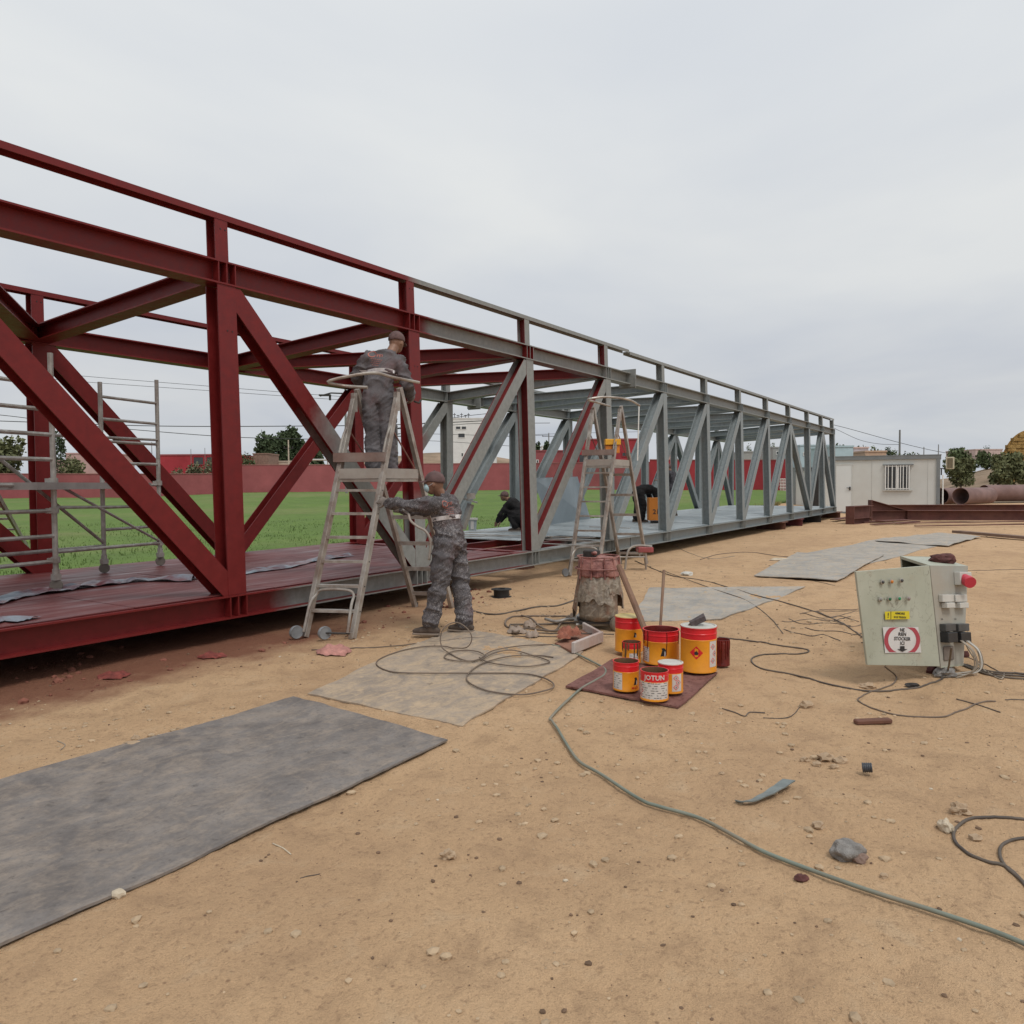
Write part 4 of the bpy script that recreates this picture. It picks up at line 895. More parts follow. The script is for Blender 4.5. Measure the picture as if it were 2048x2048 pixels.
for p, z in ((S1, zat(S1.x, S1.y, 1021)), (S1, zat(S1.x, S1.y, 962)), (S1, zat(S1.x, S1.y, 1120)), (S3, zat(S3.x, S3.y, 966)), (S3, z2_)):
    MB().lathe([(.03, -.03), (.042, -.03), (.042, .03), (.03, .03), (.03, -.03)], V3(p, z), 10).box(V3(p, z) - (S1 - A_).normalized() * .06, (.05, .03, .05)).build('coupler', M_galv, sc_t)["kind"] = 'stuff'
# steps leaning behind the tower at the frame edge
p0_, p1_ = deckpt(62, 1108), PYp(-8, 985, 8.9)
sl = thing('step_ladder', 'dirty aluminium step ladder half seen at the left edge behind the scaffold', 'ladder', p0_)
dv = Vector((.42, -.1, 0))
for s in (0, 1):
    MB().box((p0_ + p1_) / 2 - dv * s, ((p1_ - p0_).length, .025, .075), frame(p1_ - p0_)).build('stile', M_alu, sl)
for k_ in range(1, 6):
    c = p0_.lerp(p1_, k_ / 6); MB().box(c - dv * .5, (.42, .07, .025)).build('tread', M_alu, sl)
# blue plastic film lying on the deck
n = NT("plastic_film"); cc = n.coord(False); a = n.noise(cc, 3, 5, .6, .5); k = n.mix(n.ramp(a, [(.4, 0), (.62, 1)]), (.15, .055, .065), (.20, .25, .30)); n.set(k, .28, 0, .6); M_film = n.m
def film(path, w, label, h=.05, seed=1):
    r_ = random.Random(seed); P = smoothpath(path, 14); vs = []; fs = []; K = 9
    for i, p in enumerate(P):
        t_ = (P[min(i + 1, len(P) - 1)] - P[max(i - 1, 0)]).normalized(); s_ = t_.cross(Vector((0, 0, 1)))
        for j in range(K):
            o = (j / (K - 1) - .5) * w * (1 + .25 * math.sin(i * .35 + seed))
            hh = .004 + h * abs(mnoise.noise(Vector((p.x * 3, o * 9 + seed, seed)))) * (1 - abs(j / (K - 1) - .5) * 1.2)
            q = p + s_ * o; vs.append((q.x, q.y, DKZ(q.x, q.y) + hh + .006))
    for i in range(len(P) - 1):
        for j in range(K - 1): fs.append((i * K + j, i * K + j + 1, (i + 1) * K + j + 1, (i + 1) * K + j))
    return tag(MB().add(vs, fs).build('plastic_film', M_film, smooth=True), label, 'plastic film', 'crumpled film on the deck')
film([deckpt(-60, 1215), deckpt(60, 1190), deckpt(160, 1176), deckpt(260, 1163), deckpt(390, 1160)], .30, 'crumpled blue film on the red deck in front of the scaffold castors', .13)
film([deckpt(470, 1150), deckpt(560, 1136), deckpt(640, 1120), deckpt(700, 1112)], .26, 'crumpled bluish film on the red deck right of the tall red post', .09, 3)
film([deckpt(-80, 1262), deckpt(0, 1240), deckpt(60, 1241)], .2, 'dark film scrap by the chord at the left edge', .06, 5)

# ---------------------------------------------------------------- platform ladders
def platform_ladder(FL, FR, RL, RR, zp, zt, nfront, label, ring, loc_label, tray_px, name='platform_ladder'):
    FL, FR, RL, RR = (Vector(q) for q in (FL, FR, RL, RR)); t = thing(name, label, 'ladder', (FL + RR) / 2)
    k = .42
    def top(F, R): p = F.lerp(R, k); return Vector((p.x, p.y, zt))
    TL, TR = top(FL, RL), top(FR, RR)
    fr = lambda F, T, z: F.lerp(T, (z - F.z) / (T.z - F.z))
    ax = (RL + RR - FL - FR); ax.z = 0; ax.normalize(); wd = (FL - FR); wd.z = 0; wd.normalize()
    for a, b, n_, w in ((FL, TL, 'front_stile', .062), (FR, TR, 'front_stile', .062), (RL, TL + ax * .05 + Vector((0, 0, .12)), 'rear_stile', .058), (RR, TR + ax * .05 + Vector((0, 0, .12)), 'rear_stile', .058)):
        MB().box((a + b) / 2, ((b - a).length, .05, w), frame(b - a, ax)).build(n_, M_alu, t, bevel=.003)
    for i in range(nfront):
        z = zp / (nfront + .55) * (i + 1.05); a, b = fr(FL, TL, z), fr(FR, TR, z)
        MB().box((a + b) / 2 + ax * .012, ((b - a).length - .03, .075, .026), frame(b - a)).build('tread', M_alu, t)
    for i in range(4 if nfront < 7 else 5):
        z = zp * (.12 + .20 * i); R1, R2 = fr(RL, TL + ax * .05 + Vector((0, 0, .12)), z), fr(RR, TR + ax * .05 + Vector((0, 0, .12)), z)
        MB().box((R1 + R2) / 2, ((R1 - R2).length - .03, .03, .045), frame(R1 - R2)).build('rear_rung', M_alu, t)
    for i in range(nfront):
        z = zp / (nfront + .55) * (i + 1.05); MB().lathe([(0, .0), (.008, .0), (.007, .004), (0, .005)], fr(FR, TR, z) - wd * .025, 8, Matrix((ax, Vector((0, 0, 1)), -wd)).transposed()).build('bolt', M_dark, t)
    a, b, c_, d_ = fr(FL, TL, zp), fr(FR, TR, zp), fr(RR, TR, zp), fr(RL, TL, zp)
    o = [a, b, c_, d_]; vs = [q + Vector((0, 0, -.03)) for q in o] + [q + Vector((0, 0, 0)) for q in o]
    MB().add(vs, [(0, 3, 2, 1), (4, 5, 6, 7), (0, 1, 5, 4), (1, 2, 6, 5), (2, 3, 7, 6), (3, 0, 4, 7)]).build('platform', M_alu, t)
    for p, q in ((a, b), (b, c_), (c_, d_), (d_, a)):
        MB().box((p + q) / 2 + Vector((0, 0, .056)), ((p - q).length - .01, .018, .105), frame(p - q)).build('toe_board', M_alut, t)
    # tray and side guards
    zt2 = zp + .225; p, q = fr(FL, TL, zt2) + wd * .06, fr(FR, TR, zt2) - wd * .02
    MB().box((p + q) / 2 - ax * .03, ((p - q).length, .10, .095), frame(p - q)).build('tray', M_tray, t)
    for F_, T_, R_ in ((FL, TL, RL), (FR, TR, RR)):
        p = fr(F_, T_, zt2 + .03); q = fr(F_, T_, zt - .22); MB().tube(smoothpath([p - ax * .06 + Vector((0, 0, .02)), p + ax * .02 + Vector((0, 0, .22)), q + ax * .02], 4), .011, 6).build('side_handle', M_alu, t)
        MB().tube([fr(F_, T_, zt - .32), fr(R_, T_ + ax * .05, zp + .04)], .009, 6).build('side_brace', M_alub, t)
    MB().tube(smoothpath(ring, 6), .017, 8).build('guard_rail', M_alu, t)
    for T_ in (TL, TR): MB().box(T_ + Vector((0, 0, -.03)), (.05, .05, .2)).build('hinge', M_alu, t)
    # folding stabiliser with wheels
    zl = .46; p, q = fr(FL, TL, zl), fr(FR, TR, zl); pl, pr = FL - ax * .05 + Vector((0, 0, .06)), FR - ax * .05 + Vector((0, 0, .06)); i_ = -ax * .05
    MB().tube(smoothpath([pl - wd * .02, p.lerp(pl, .35) - wd * .03 + i_, p - wd * .05 + i_ - Vector((0, 0, .05)), p - wd * .12 + i_, q + wd * .12 + i_, q + wd * .05 + i_ - Vector((0, 0, .05)), q.lerp(pr, .35) + wd * .03 + i_, pr + wd * .02], 5), .014, 8).build('stabiliser', M_alu, t)
    for p in (FL + wd * .02, FR + wd * .22):
        Mx = Matrix((ax, Vector((0, 0, 1)), wd)).transposed() @ rotM('Y', .35)
        w_ = MB().lathe([(0, -.014), (.02, -.016), (.05, -.012), (.062, -.016), (.066, 0), (.062, .016), (.05, .012), (.02, .016), (0, .014)], p - ax * .10 + Vector((0, 0, .066)), 20, Mx).build('wheel', simple("wheel_grey", (.20, .21, .22), .5), t, smooth=True, auto=35)
    MB().tube([FR - ax * .10 + Vector((0, 0, .066)) + wd * .22, FR - ax * .02 + Vector((0, 0, .05))], .01, 6).build('axle', M_dark, t)
    for p in (RL, RR, FR): MB().box(p + Vector((0, 0, .03)), (.07, .04, .06)).build('foot', M_dark if p is not FR else M_alu, t)
    return t, fr, (FL, FR, RL, RR, TL, TR, ax, wd)
M_alut = simple("painted_toe_board", (.36, .335, .30), .55, .1, .12, 5, dirt=(.22, .13, .10), dirt_amt=.4)
M_tray = simple("primer_stained_board", (.20, .13, .11), .7, 0, .2, 6, dirt=(.33, .30, .27), dirt_amt=.5)
M_alub = simple("primer_red_rod", (.22, .10, .08), .6, .1, .2, 6)
ring1 = [G(u, v, z) for u, v, z in ((735, 775, 2.50), (690, 772, 2.52), (656, 764, 2.55), (700, 752, 2.62), (750, 746, 2.66), (783, 754, 2.64), (838, 765, 2.62))]
L1, fr1, c1 = platform_ladder((5.30, 5.90, 0), (5.50, 5.45, 0), (7.30, 6.17, 0), (7.45, 5.72, 0), 1.565, 2.42, 6, 'tall aluminium platform ladder splashed with red primer, the painter stands on it', ring1, '', None)
ring2 = [G(u, v, z) for u, v, z in ((1219, 812, 2.74), (1195, 805, 2.74), (1176, 799, 2.76), (1212, 794, 2.80), (1256, 799, 2.78), (1279, 811, 2.74))]
L2_, fr2, c2_ = platform_ladder((11.12, 6.12, 0), (11.22, 5.66, 0), (13.22, 6.20, 0), (13.38, 5.74, 0), 1.80, 2.70, 7, 'aluminium platform ladder with a yellow toolbox on top, standing free beyond the wrapped pump', ring2, '', None)
p = PD(1225, 895, 12.75)
tb = thing('toolbox', 'yellow plastic toolbox resting on the tray of the farther ladder', 'toolbox', p)
Mye = simple("yellow_plastic", (.72, .36, .02), .4, 0, .06, 4, bump=0); Mor = simple("orange_plastic", (.62, .20, .02), .45, 0, .08, 4, bump=0)
MB().box(PD(1224.5, 884.5, 13.16), (.26, .2, .10), frame(V_R)).build('lid', Mye, tb, bevel=.008); MB().box(PD(1224, 899, 13.18), (.235, .18, .13), frame(V_R)).build('body', Mor, tb, bevel=.008)
MB().box(PD(1228, 892, 13.05), (.03, .01, .05), frame(V_R)).build('latch', M_dark, tb)
tag(MB().tube([PD(1278, 812, 13.3), PD(1275, 921, 13.25)], .011, 8).build('hanging_rod', M_white), 'thin white rod hanging from the guard rail of the farther ladder', 'rod')

# ---------------------------------------------------------------- people
from mathutils.bvhtree import BVHTree
def etube(mb, pts, rads, lat):
    """tube with elliptical sections: rads = (radius along lat, radius across)"""
    pts = [Vector(p) for p in pts]; n = 14; L = len(pts); lat = Vector(lat).normalized(); vs = []
    for i, p in enumerate(pts):
        t = (pts[min(i + 1, L - 1)] - pts[max(i - 1, 0)]).normalized(); a = (lat - t * lat.dot(t)).normalized(); b = t.cross(a)
        ra, rb = rads[i] if isinstance(rads[i], tuple) else (rads[i], rads[i])
        for k in range(n):
            th = 2 * PI * k / n; vs.append(p + a * math.cos(th) * ra + b * math.sin(th) * rb)
    fs = [(i * n + k, i * n + (k + 1) % n, (i + 1) * n + (k + 1) % n, (i + 1) * n + k) for i in range(L - 1) for k in range(n)]
    fs += [tuple(reversed(range(n))), tuple((L - 1) * n + k for k in range(n))]; mb.add(vs, fs)
    for i in (0, L - 1):
        r = rads[i] if isinstance(rads[i], tuple) else (rads[i], rads[i]); mb.icos(pts[i], min(r) * .98, sub=1)
def remeshed(mb, name, voxel, smooth=4, fold=0.0, seed=0, fscale=9):
    me = bpy.data.meshes.new(name); me.from_pydata([tuple(v) for v in mb.v], [], mb.f); me.update()
    o = bpy.data.objects.new(name, me); C.objects.link(o)
    m = o.modifiers.new("r", 'REMESH'); m.mode = 'VOXEL'; m.voxel_size = voxel; m.adaptivity = 0
    if smooth: s_ = o.modifiers.new("s", 'SMOOTH'); s_.factor = .5; s_.iterations = smooth
    dg = bpy.context.evaluated_depsgraph_get(); dg.update(); ev = o.evaluated_get(dg); m2 = bpy.data.meshes.new_from_object(ev); m2.name = name
    bpy.data.objects.remove(o); bpy.data.meshes.remove(me)
    if fold:
        nv = len(m2.vertices); co = np.empty(nv * 3); m2.vertices.foreach_get("co", co); co = co.reshape(-1, 3)
        no = np.array([v.normal[:] for v in m2.vertices])
        x, y, z = co[:, 0] * fscale, co[:, 1] * fscale, co[:, 2] * fscale * 1.6
        w1 = vnoise(x + y * .6 + seed * 7.3, z + .7 * x + 11); w2 = vnoise(x * 2.3 - z + 31, y * 2.1 + z * 1.7 + seed)
        rid = (1 - np.abs(w1 * 2 - 1)) ** 2 + .45 * (1 - np.abs(w2 * 2 - 1)) ** 2
        co += no * ((rid - .45) * fold)[:, None]; m2.vertices.foreach_set("co", co.ravel())
    m2.polygons.foreach_set("use_smooth", [True] * len(m2.polygons)); m2.update(); return m2
def place(me, name, par, mat):
    me.materials.clear(); me.materials.append(mat); off = par.location.copy(); me.transform(Matrix.Translation(-off)); me.name = name
    o = bpy.data.objects.new(name, me); C.objects.link(o); o.parent = par; return o
def hand(mb, w, d, palmn, side, curl=.9, sz=1.0):
    """palm from the wrist w along d; palmn = the way the palm faces; thumb leaves towards side"""
    d = d.normalized(); pn = (palmn - d * palmn.dot(d)).normalized(); s = d.cross(pn).normalized() * side
    etube(mb, [w, w + d * .03 * sz, w + d * .085 * sz], [(.026 * sz, .019 * sz), (.036 * sz, .017 * sz), (.040 * sz, .015 * sz)], s)
    for i, ln in enumerate((.068, .078, .072, .056)):
        b = w + d * .083 * sz + s * (.030 - .020 * i) * sz; dd = d; p = [b]; c_ = curl * (.9 + .06 * i)
        for j, q_ in enumerate((.42, .33, .25)):
            dd = (dd * math.cos(c_ * .75) + pn * math.sin(c_ * .75)).normalized() if j else (dd * math.cos(c_ * .5) + pn * math.sin(c_ * .5)).normalized(); p.append(p[-1] + dd * ln * q_ * sz)
        etube(mb, p, [.0095 * sz, .009 * sz, .0085 * sz, .0072 * sz], s)
    tb_ = w + d * .03 * sz + s * .030 * sz; t1 = (d * .6 + s * .7 + pn * .35).normalized(); t2 = (d * .85 + s * .1 + pn * .6).normalized()
    etube(mb, [tb_, tb_ + t1 * .034 * sz, tb_ + t1 * .034 * sz + t2 * .030 * sz], [.0125 * sz, .011 * sz, .009 * sz], d)
n = NT("skin"); cc = n.coord(False); n.set(n.ramp(n.noise(cc, 18, 3, .5), [(.35, (.20, .105, .07)), (.65, (.27, .15, .10))]), .5, 0, .4); M_skin = n.m
def cover_mat(name, base, spl, amt, red=.0):
    n = NT(name); cc = n.coord(False); a = n.noise(cc, 5, 5, .65, .3); k = n.ramp(a, [(.3, tuple(x * .62 for x in base)), (.7, tuple(x * 1.3 for x in base))])
    b = n.noise(cc, 60, 3, .8, 1.2); c2 = n.noise(cc, 24, 4, .8, 1.5); msk = n.ramp(n.noise(cc, 2.2, 3, .6), [(.38, .1), (.62, 1)])
    k = n.mix(n.math('MULTIPLY', n.ramp(b, [(.54, 0), (.62, amt)]), msk), k, spl)
    k = n.mix(n.math('MULTIPLY', n.ramp(c2, [(.56, 0), (.66, amt * .9)]), msk), k, tuple(x * .8 for x in spl))
    if red: k = n.mix(n.ramp(n.noise(cc, 3.1, 4, .6), [(.52, 0), (.72, red)]), k, (.17, .06, .055))
    n.set(k, .88, 0, .2); n.bump(n.noise(cc, 30, 5, .7), .5, .01); return n.m
M_cov2 = cover_mat("painted_coverall", (.095, .088, .093), (.45, .42, .42), .85, .3); M_cov1 = cover_mat("grey_coverall", (.125, .118, .126), (.28, .25, .24), .4, .35)
M_covd = cover_mat("dark_coverall", (.022, .021, .022), (.09, .085, .08), .3)
M_cap = simple("stained_cap", (.12, .072, .07), .9, 0, .3, 14, obj=False); M_shoe = simple("dusty_shoe", (.085, .062, .048), .8, 0, .4, 14, obj=False)
M_band = simple("reflective_band", (.55, .52, .52), .4, 0, .1, 20, obj=False); M_mask = simple("pale_blue_mask", (.42, .58, .62), .7, 0, .08, 20, obj=False); M_hair = simple("black_hair", (.018, .015, .014), .8)
M_redlogo = simple("red_print", (.42, .14, .11), .7, 0, .25, 20, obj=False); M_glove = simple("grey_glove", (.20, .17, .15), .85, 0, .3, 20, obj=False)
def person(J, face, label, cov, loc, voxel=.011, cap=True, gloves=False, foldamp=.02, seed=1, band=True, mask=False, headface=None, shoe_dirs=None, grip=(None, None), sizes=1.0, headdir=None):
    t = thing('person', label, 'person', loc); z = Vector((0, 0, 1)); f = Vector(face).normalized(); left = z.cross(f).normalized(); S = sizes
    hf = Vector(headface or face).normalized(); hl = z.cross(hf).normalized(); hu = Vector(headdir or (0, 0, 1)).normalized(); hf = (hf - hu * hf.dot(hu)).normalized(); hl = hu.cross(hf)
    Mh = Matrix((hf, hl, hu)).transposed(); H_ = J['head']
    # skin body, one continuous surface
    b = MB()
    b.icos(H_, (.092 * S, .076 * S, .105 * S), Mh, 3); b.icos(H_ + Mh @ Vector((.028, 0, -.05)) * S, (.062 * S, .056 * S, .068 * S), Mh, 2)
    b.icos(H_ + Mh @ Vector((.095, 0, -.015)) * S, (.018 * S, .013 * S, .024 * S), Mh, 2); b.icos(H_ + Mh @ Vector((.088, 0, -.058)) * S, (.012 * S, .024 * S, .009 * S), Mh, 1)
    for s in (1, -1):
        b.icos(H_ + Mh @ Vector((-.005, .077 * s, -.012)) * S, (.018 * S, .009 * S, .032 * S), Mh, 2); b.icos(H_ + Mh @ Vector((.083, .03 * s, .022)) * S, (.010 * S, .018 * S, .007 * S), Mh, 1)
    etube(b, [H_ - hu * .05 * S - hf * .02, J['neck'], J['chest']], [.056 * S, .058 * S, .07 * S], left)
    etube(b, [J['chest'], J['waist'], J['pelvis']], [(.13 * S, .085 * S), (.11 * S, .085 * S), (.13 * S, .09 * S)], left)
    for s, q in (('L', 1), ('R', -1)):
        etube(b, [J['chest'], J['sh' + s], J['el' + s], J['wr' + s]], [.05 * S, .045 * S, .035 * S, .027 * S], left)
        etube(b, [J['pelvis'], J['hip' + s], J['kn' + s], J['an' + s]], [.07 * S, .07 * S, .05 * S, .038 * S], left)
    skin = MB(); skin.v, skin.f, skin.mi = list(b.v), list(b.f), list(b.mi)
    hd = {}
    for s, q in (('L', 1), ('R', -1)):
        d = (J['hd' + s] - J['wr' + s]); gr = grip[0 if s == 'L' else 1] or (f * .4 - z * .9)
        hand(skin, J['wr' + s], d, Vector(gr), q, 1.0, S)
    me = remeshed(skin, 'body', min(voxel * .55, .0065) if voxel < .02 else voxel * .7, 2); place(me, 'body', t, M_skin)
    if gloves:
        for s, q in (('L', 1), ('R', -1)):
            g = MB(); gr = grip[0 if s == 'L' else 1] or (f * .4 - z * .9); hand(g, J['wr' + s] + (J['hd' + s] - J['wr' + s]).normalized() * .004, (J['hd' + s] - J['wr' + s]), Vector(gr), q, 1.0, S * 1.16); place(remeshed(g, 'glove', .006, 2), 'glove', t, M_glove)
    # clothing
    cv = MB()
    etube(cv, [J['neck'] - z * .01, J['chest'] + (J['neck'] - J['chest']) * .55, J['chest'], J['waist'], J['pelvis'], J['pelvis'] - z * .06], [(.075 * S, .07 * S), (.150 * S, .105 * S), (.178 * S, .125 * S), (.150 * S, .120 * S), (.172 * S, .138 * S), (.150 * S, .12 * S)], left)
    for s in 'LR':
        etube(cv, [J['chest'].lerp(J['sh' + s], .5), J['sh' + s], J['sh' + s].lerp(J['el' + s], .5), J['el' + s], J['el' + s].lerp(J['wr' + s], .55), J['wr' + s]], [.085 * S, .078 * S, .066 * S, .062 * S, .055 * S, .045 * S], f)
        k_, a_, h_ = J['kn' + s], J['an' + s], J['hip' + s]
        etube(cv, [J['pelvis'].lerp(h_, .6), h_, h_.lerp(k_, .5), k_, k_.lerp(a_, .5), a_ + (k_ - a_).normalized() * .02, a_], [(.10 * S, .11 * S), (.105 * S, .12 * S), .098 * S, .083 * S, .078 * S, .078 * S, .072 * S], left)
    cm = remeshed(cv, 'coverall', voxel, 5, foldamp, seed); bv = BVHTree.FromPolygons([v.co.copy() for v in cm.vertices], [tuple(p.vertices) for p in cm.polygons])
    place(cm, 'coverall', t, cov)
    for s in 'LR':
        a_ = J['an' + s]; d = Vector((shoe_dirs or {}).get(s, f)).normalized(); sh = MB(); g = J['sole']
        etube(sh, [Vector((a_.x, a_.y, g + .045)) - d * .07, Vector((a_.x, a_.y, g + .05)) + d * .02, Vector((a_.x, a_.y, g + .036)) + d * .11, Vector((a_.x, a_.y, g + .03)) + d * .17], [(.038 * S, .045), (.044 * S, .05), (.046 * S, .036), (.036 * S, .026)], z.cross(d))
        sh.tube([Vector((a_.x, a_.y, g + .05)), a_ + z * .03], .045 * S, 10)
        o_ = place(remeshed(sh, 'shoe', .009, 3), 'shoe', t, M_shoe)
        so = MB(); p_ = Vector((a_.x, a_.y, g + .010)) + d * .045; so.box(p_, (.27 * S, .085 * S, .018), frame(d)); so.build('sole', simple("pale_sole", (.25, .20, .16), .8), o_, bevel=.004)
        bpy.data.objects[so and o_.name].children[0].location = (0, 0, 0)
    if cap:
        c_ = MB(); c_.icos(H_ + Mh @ Vector((-.004, 0, .022)) * S, (.104 * S, .088 * S, .098 * S), Mh, 3); c0 = H_ + Mh @ Vector((0, 0, .010)) * S
        c_ = clipmb(c_, [(c0, -hu - hf * .0 + hf * .15)]); c_.icos(H_ + hu * .122 * S, .008, sub=1)
        co = c_.build('cap', M_cap, t, smooth=True); br = MB(); P_ = []
        for k in range(9):
            a = (k / 8 - .5) * 2.2; P_.append((math.cos(a) * .098 * S, math.sin(a) * .082 * S)); 
        Q_ = [(x + .07 * S * math.cos(((k / 8 - .5) * 2.0)), y * .92) for k, (x, y) in enumerate(P_)]
        vs = [H_ + Mh @ Vector((x, y, .020 * S)) for x, y in P_] + [H_ + Mh @ Vector((x, y, .005 * S)) for x, y in Q_]
        vs2 = [v + hu * .006 for v in vs]; nn = 9; fs = [(i, i + 1, nn + i + 1, nn + i) for i in range(nn - 1)]; fs += [tuple(q + 2 * nn for q in reversed(x)) for x in fs[:nn - 1]]
        fs += [(nn + i, nn + i + 1, 3 * nn + i + 1, 3 * nn + i) for i in range(nn - 1)]
        br.add(vs + vs2, fs); br.build('brim', M_cap, co); co.children[0].location = (0, 0, 0)
    else:
        c_ = MB(); c_.icos(H_ + Mh @ Vector((-.012, 0, .018)) * S, (.094 * S, .082 * S, .098 * S), Mh, 3); clipmb(c_, [(H_ + hf * .03, hf - hu * .4)]).build('hair', M_hair, t, smooth=True)
    if mask:
        m_ = MB(); m_.icos(H_ + Mh @ Vector((.062, 0, -.045)) * S, (.046 * S, .062 * S, .052 * S), Mh, 3); m_ = clipmb(m_, [(H_ + hf * .045, -hf)]); mo = m_.build('face_mask', M_mask, t, smooth=True)
        for s in (1, -1): MB().tube([H_ + Mh @ Vector((.06, .055 * s, -.035)) * S, H_ + Mh @ Vector((.0, .084 * s, -.005)) * S], .0025, 5).build('strap', M_band, mo); mo.children[-1].location = (0, 0, 0)
    # reflective band: rays cast inwards round the torso, laid on the cloth
    def cast(o, d):
        h = bv.ray_cast(o, d, 1.0); return (h[0] - d * .004) if h[0] else None
    if band:
        cen = J['waist'].lerp(J['chest'], .5); ax_ = (J['chest'] - J['waist']).normalized(); vs = []; N_ = 40
        e1 = left; e2 = ax_.cross(e1).normalized()
        for k in range(N_):
            d = (e1 * math.cos(2 * PI * k / N_) + e2 * math.sin(2 * PI * k / N_))
            for h in (-.020, .020):
                p = cast(cen + ax_ * h + d * .34, -d); vs.append(p if p and (p - cen).length < .24 else cen + ax_ * h + d * .17)
        MB().add(vs, [(2 * k, 2 * ((k + 1) % N_), 2 * ((k + 1) % N_) + 1, 2 * k + 1) for k in range(N_)]).build('reflective_band', M_band, t)
    def logo(cx, cz, sc_, side=0):
        up = (J['chest'] - J['waist']).normalized(); lr = -left; cen = J['chest']; bd = f - left * side; bd.normalize(); lr = bd.cross(up).normalized() * 1
        def P_(x, y):
            o = cen + lr * (cx + x * sc_) + up * (cz + y * sc_) - bd * .5; return cast(o, bd)
        m = MB()
        def strip(pts, w):
            vs = []
            for i, (x, y) in enumerate(pts):
                x2, y2 = pts[min(i + 1, len(pts) - 1)]; x1, y1 = pts[max(i - 1, 0)]; dx, dy = x2 - x1, y2 - y1; l_ = math.hypot(dx, dy) or 1
                for s in (-1, 1):
                    q = P_(x - dy / l_ * w * s, y + dx / l_ * w * s)
                    if q is None: return
                    vs.append(q)
            m.add(vs, [(2 * i, 2 * i + 1, 2 * i + 3, 2 * i + 2) for i in range(len(pts) - 1)])
        strip([(-.9 + .45 * math.cos(a), .3 + .4 * math.sin(a)) for a in [.5 + k * 5.3 / 14 for k in range(15)]], .06)
        for x in (-.35, .0, .35): strip([(x - .12, .02), (x - .12, .4), (x + .12, .4), (x + .12, .12)], .045)
        for r_, (xa, xb) in enumerate(((-.9, .7), (-.7, .75), (-.8, .6), (-.6, .5))):
            x = xa
            while x < xb - .1: strip([(x, -.32 - r_ * .26), (x + .2, -.32 - r_ * .26)], .03); x += .27
        m.build('back_print', M_redlogo, t)["kind"] = 'stuff'
    return t, logo
def J_(u, v, d): return PD(u, v, d)
D1 = 8.5
J1 = dict(head=J_(793, 684, 8.62), neck=J_(783, 704, 8.55), chest=J_(765, 729, 8.52), waist=J_(757, 765, D1), pelvis=J_(758, 796, D1), shL=J_(737, 715, 8.5), shR=J_(798, 722, 8.5),
          elL=J_(712, 752, 8.55), wrL=J_(722, 770, 8.8), hdL=J_(726, 766, 9.0), elR=J_(815, 770, 8.5), wrR=J_(822, 797, 8.78), hdR=J_(829, 801, 9.0),
          hipL=J_(744, 803, D1), hipR=J_(773, 803, D1), knL=J_(746, 868, 8.47), knR=J_(776, 868, 8.47), anL=J_(748, 941, 8.42), anR=J_(781, 940, 8.46), sole=1.568)
w1, lg1 = person(J1, (.9, .43, 0), 'painter in grey stained coverall and cap, seen from behind, standing on the ladder', M_cov1, PD(760, 955, 8.45), seed=2, gloves=True, foldamp=.024, headface=(.8, .1, -.35), headdir=(.22, .0, 1), grip=(Vector((.3, .3, -.8)), Vector((.2, .6, .3))))
lg1(-.03, .06, .085)
D2 = 7.78
J2 = dict(head=J_(869, 966, 7.72), neck=J_(882, 990, 7.76), chest=J_(890, 1018, 7.78), waist=J_(896, 1055, D2), pelvis=J_(899, 1084, D2), shL=J_(875, 1007, 7.62), shR=J_(902, 1004, 7.95),
          elL=J_(822, 1011, 7.72), wrL=J_(776, 1006, 7.90), hdL=J_(750, 996, 7.98), elR=J_(850, 1024, 8.12), wrR=J_(806, 1020, 8.24), hdR=J_(786, 1016, 8.3),
          hipL=J_(889, 1088, 7.68), hipR=J_(909, 1088, 7.88), knL=J_(879, 1168, 7.68), knR=J_(922, 1168, 7.9), anL=J_(861, 1246, 7.72), anR=J_(930, 1246, 7.88), sole=.012)
fd = -rh * .85 + fh * .52
w2, lg2 = person(J2, fd, 'painter in paint splashed dark coverall, cap and pale mask, steadying the ladder from the ground', M_cov2, G(885, 1270), seed=5, gloves=True, foldamp=.028, mask=True, headface=-rh * .9 + fh * .1 - Vector((0, 0, .12)),
                 shoe_dirs={'L': -rh * .9 + fh * .2, 'R': -rh * .9 + fh * .35}, grip=(Vector((.2, .9, .1)), Vector((.5, .5, 0))))
lg2(.0, .04, .075, .55)
# three men working on the deck farther along
def crouch(u, v, d, face, label, cov, cap_, s=1.0, seed=3):
    g = deckpt(u, v); b = Vector((g.x, g.y, g.z)); f = Vector(face).normalized(); l = Vector((0, 0, 1)).cross(f); Z = Vector((0, 0, 1))
    P = lambda a, bb, c_: b + f * a * s + l * bb * s + Z * c_ * s
    J = dict(head=P(.38, 0, .80), neck=P(.26, 0, .72), chest=P(.14, 0, .62), waist=P(-.04, 0, .44), pelvis=P(-.14, 0, .30), shL=P(.20, .18, .64), shR=P(.20, -.18, .64), elL=P(.38, .22, .42), elR=P(.40, -.2, .42),
             wrL=P(.50, .14, .22), wrR=P(.52, -.1, .2), hdL=P(.56, .1, .14), hdR=P(.58, -.08, .12), hipL=P(-.12, .1, .28), hipR=P(-.12, -.1, .28), knL=P(.24, .16, .46), knR=P(.22, -.16, .44), anL=P(.04, .13, .09), anR=P(.02, -.13, .09), sole=b.z)
    return person(J, f, label, cov, b, voxel=.022, cap=cap_, band=False, seed=seed, sizes=s)
crouch(1040, 1062, 12, -rh + fh * .4, 'man in dark clothes crouching on the deck behind the half red post', M_covd, True, .95)
g = deckpt(1284, 1044); b = Vector(g); Z = Vector((0, 0, 1)); f = (rh * .8 + fh * .3).normalized(); l = Z.cross(f)
P = lambda a, bb, c_: b + f * a + l * bb + Z * c_
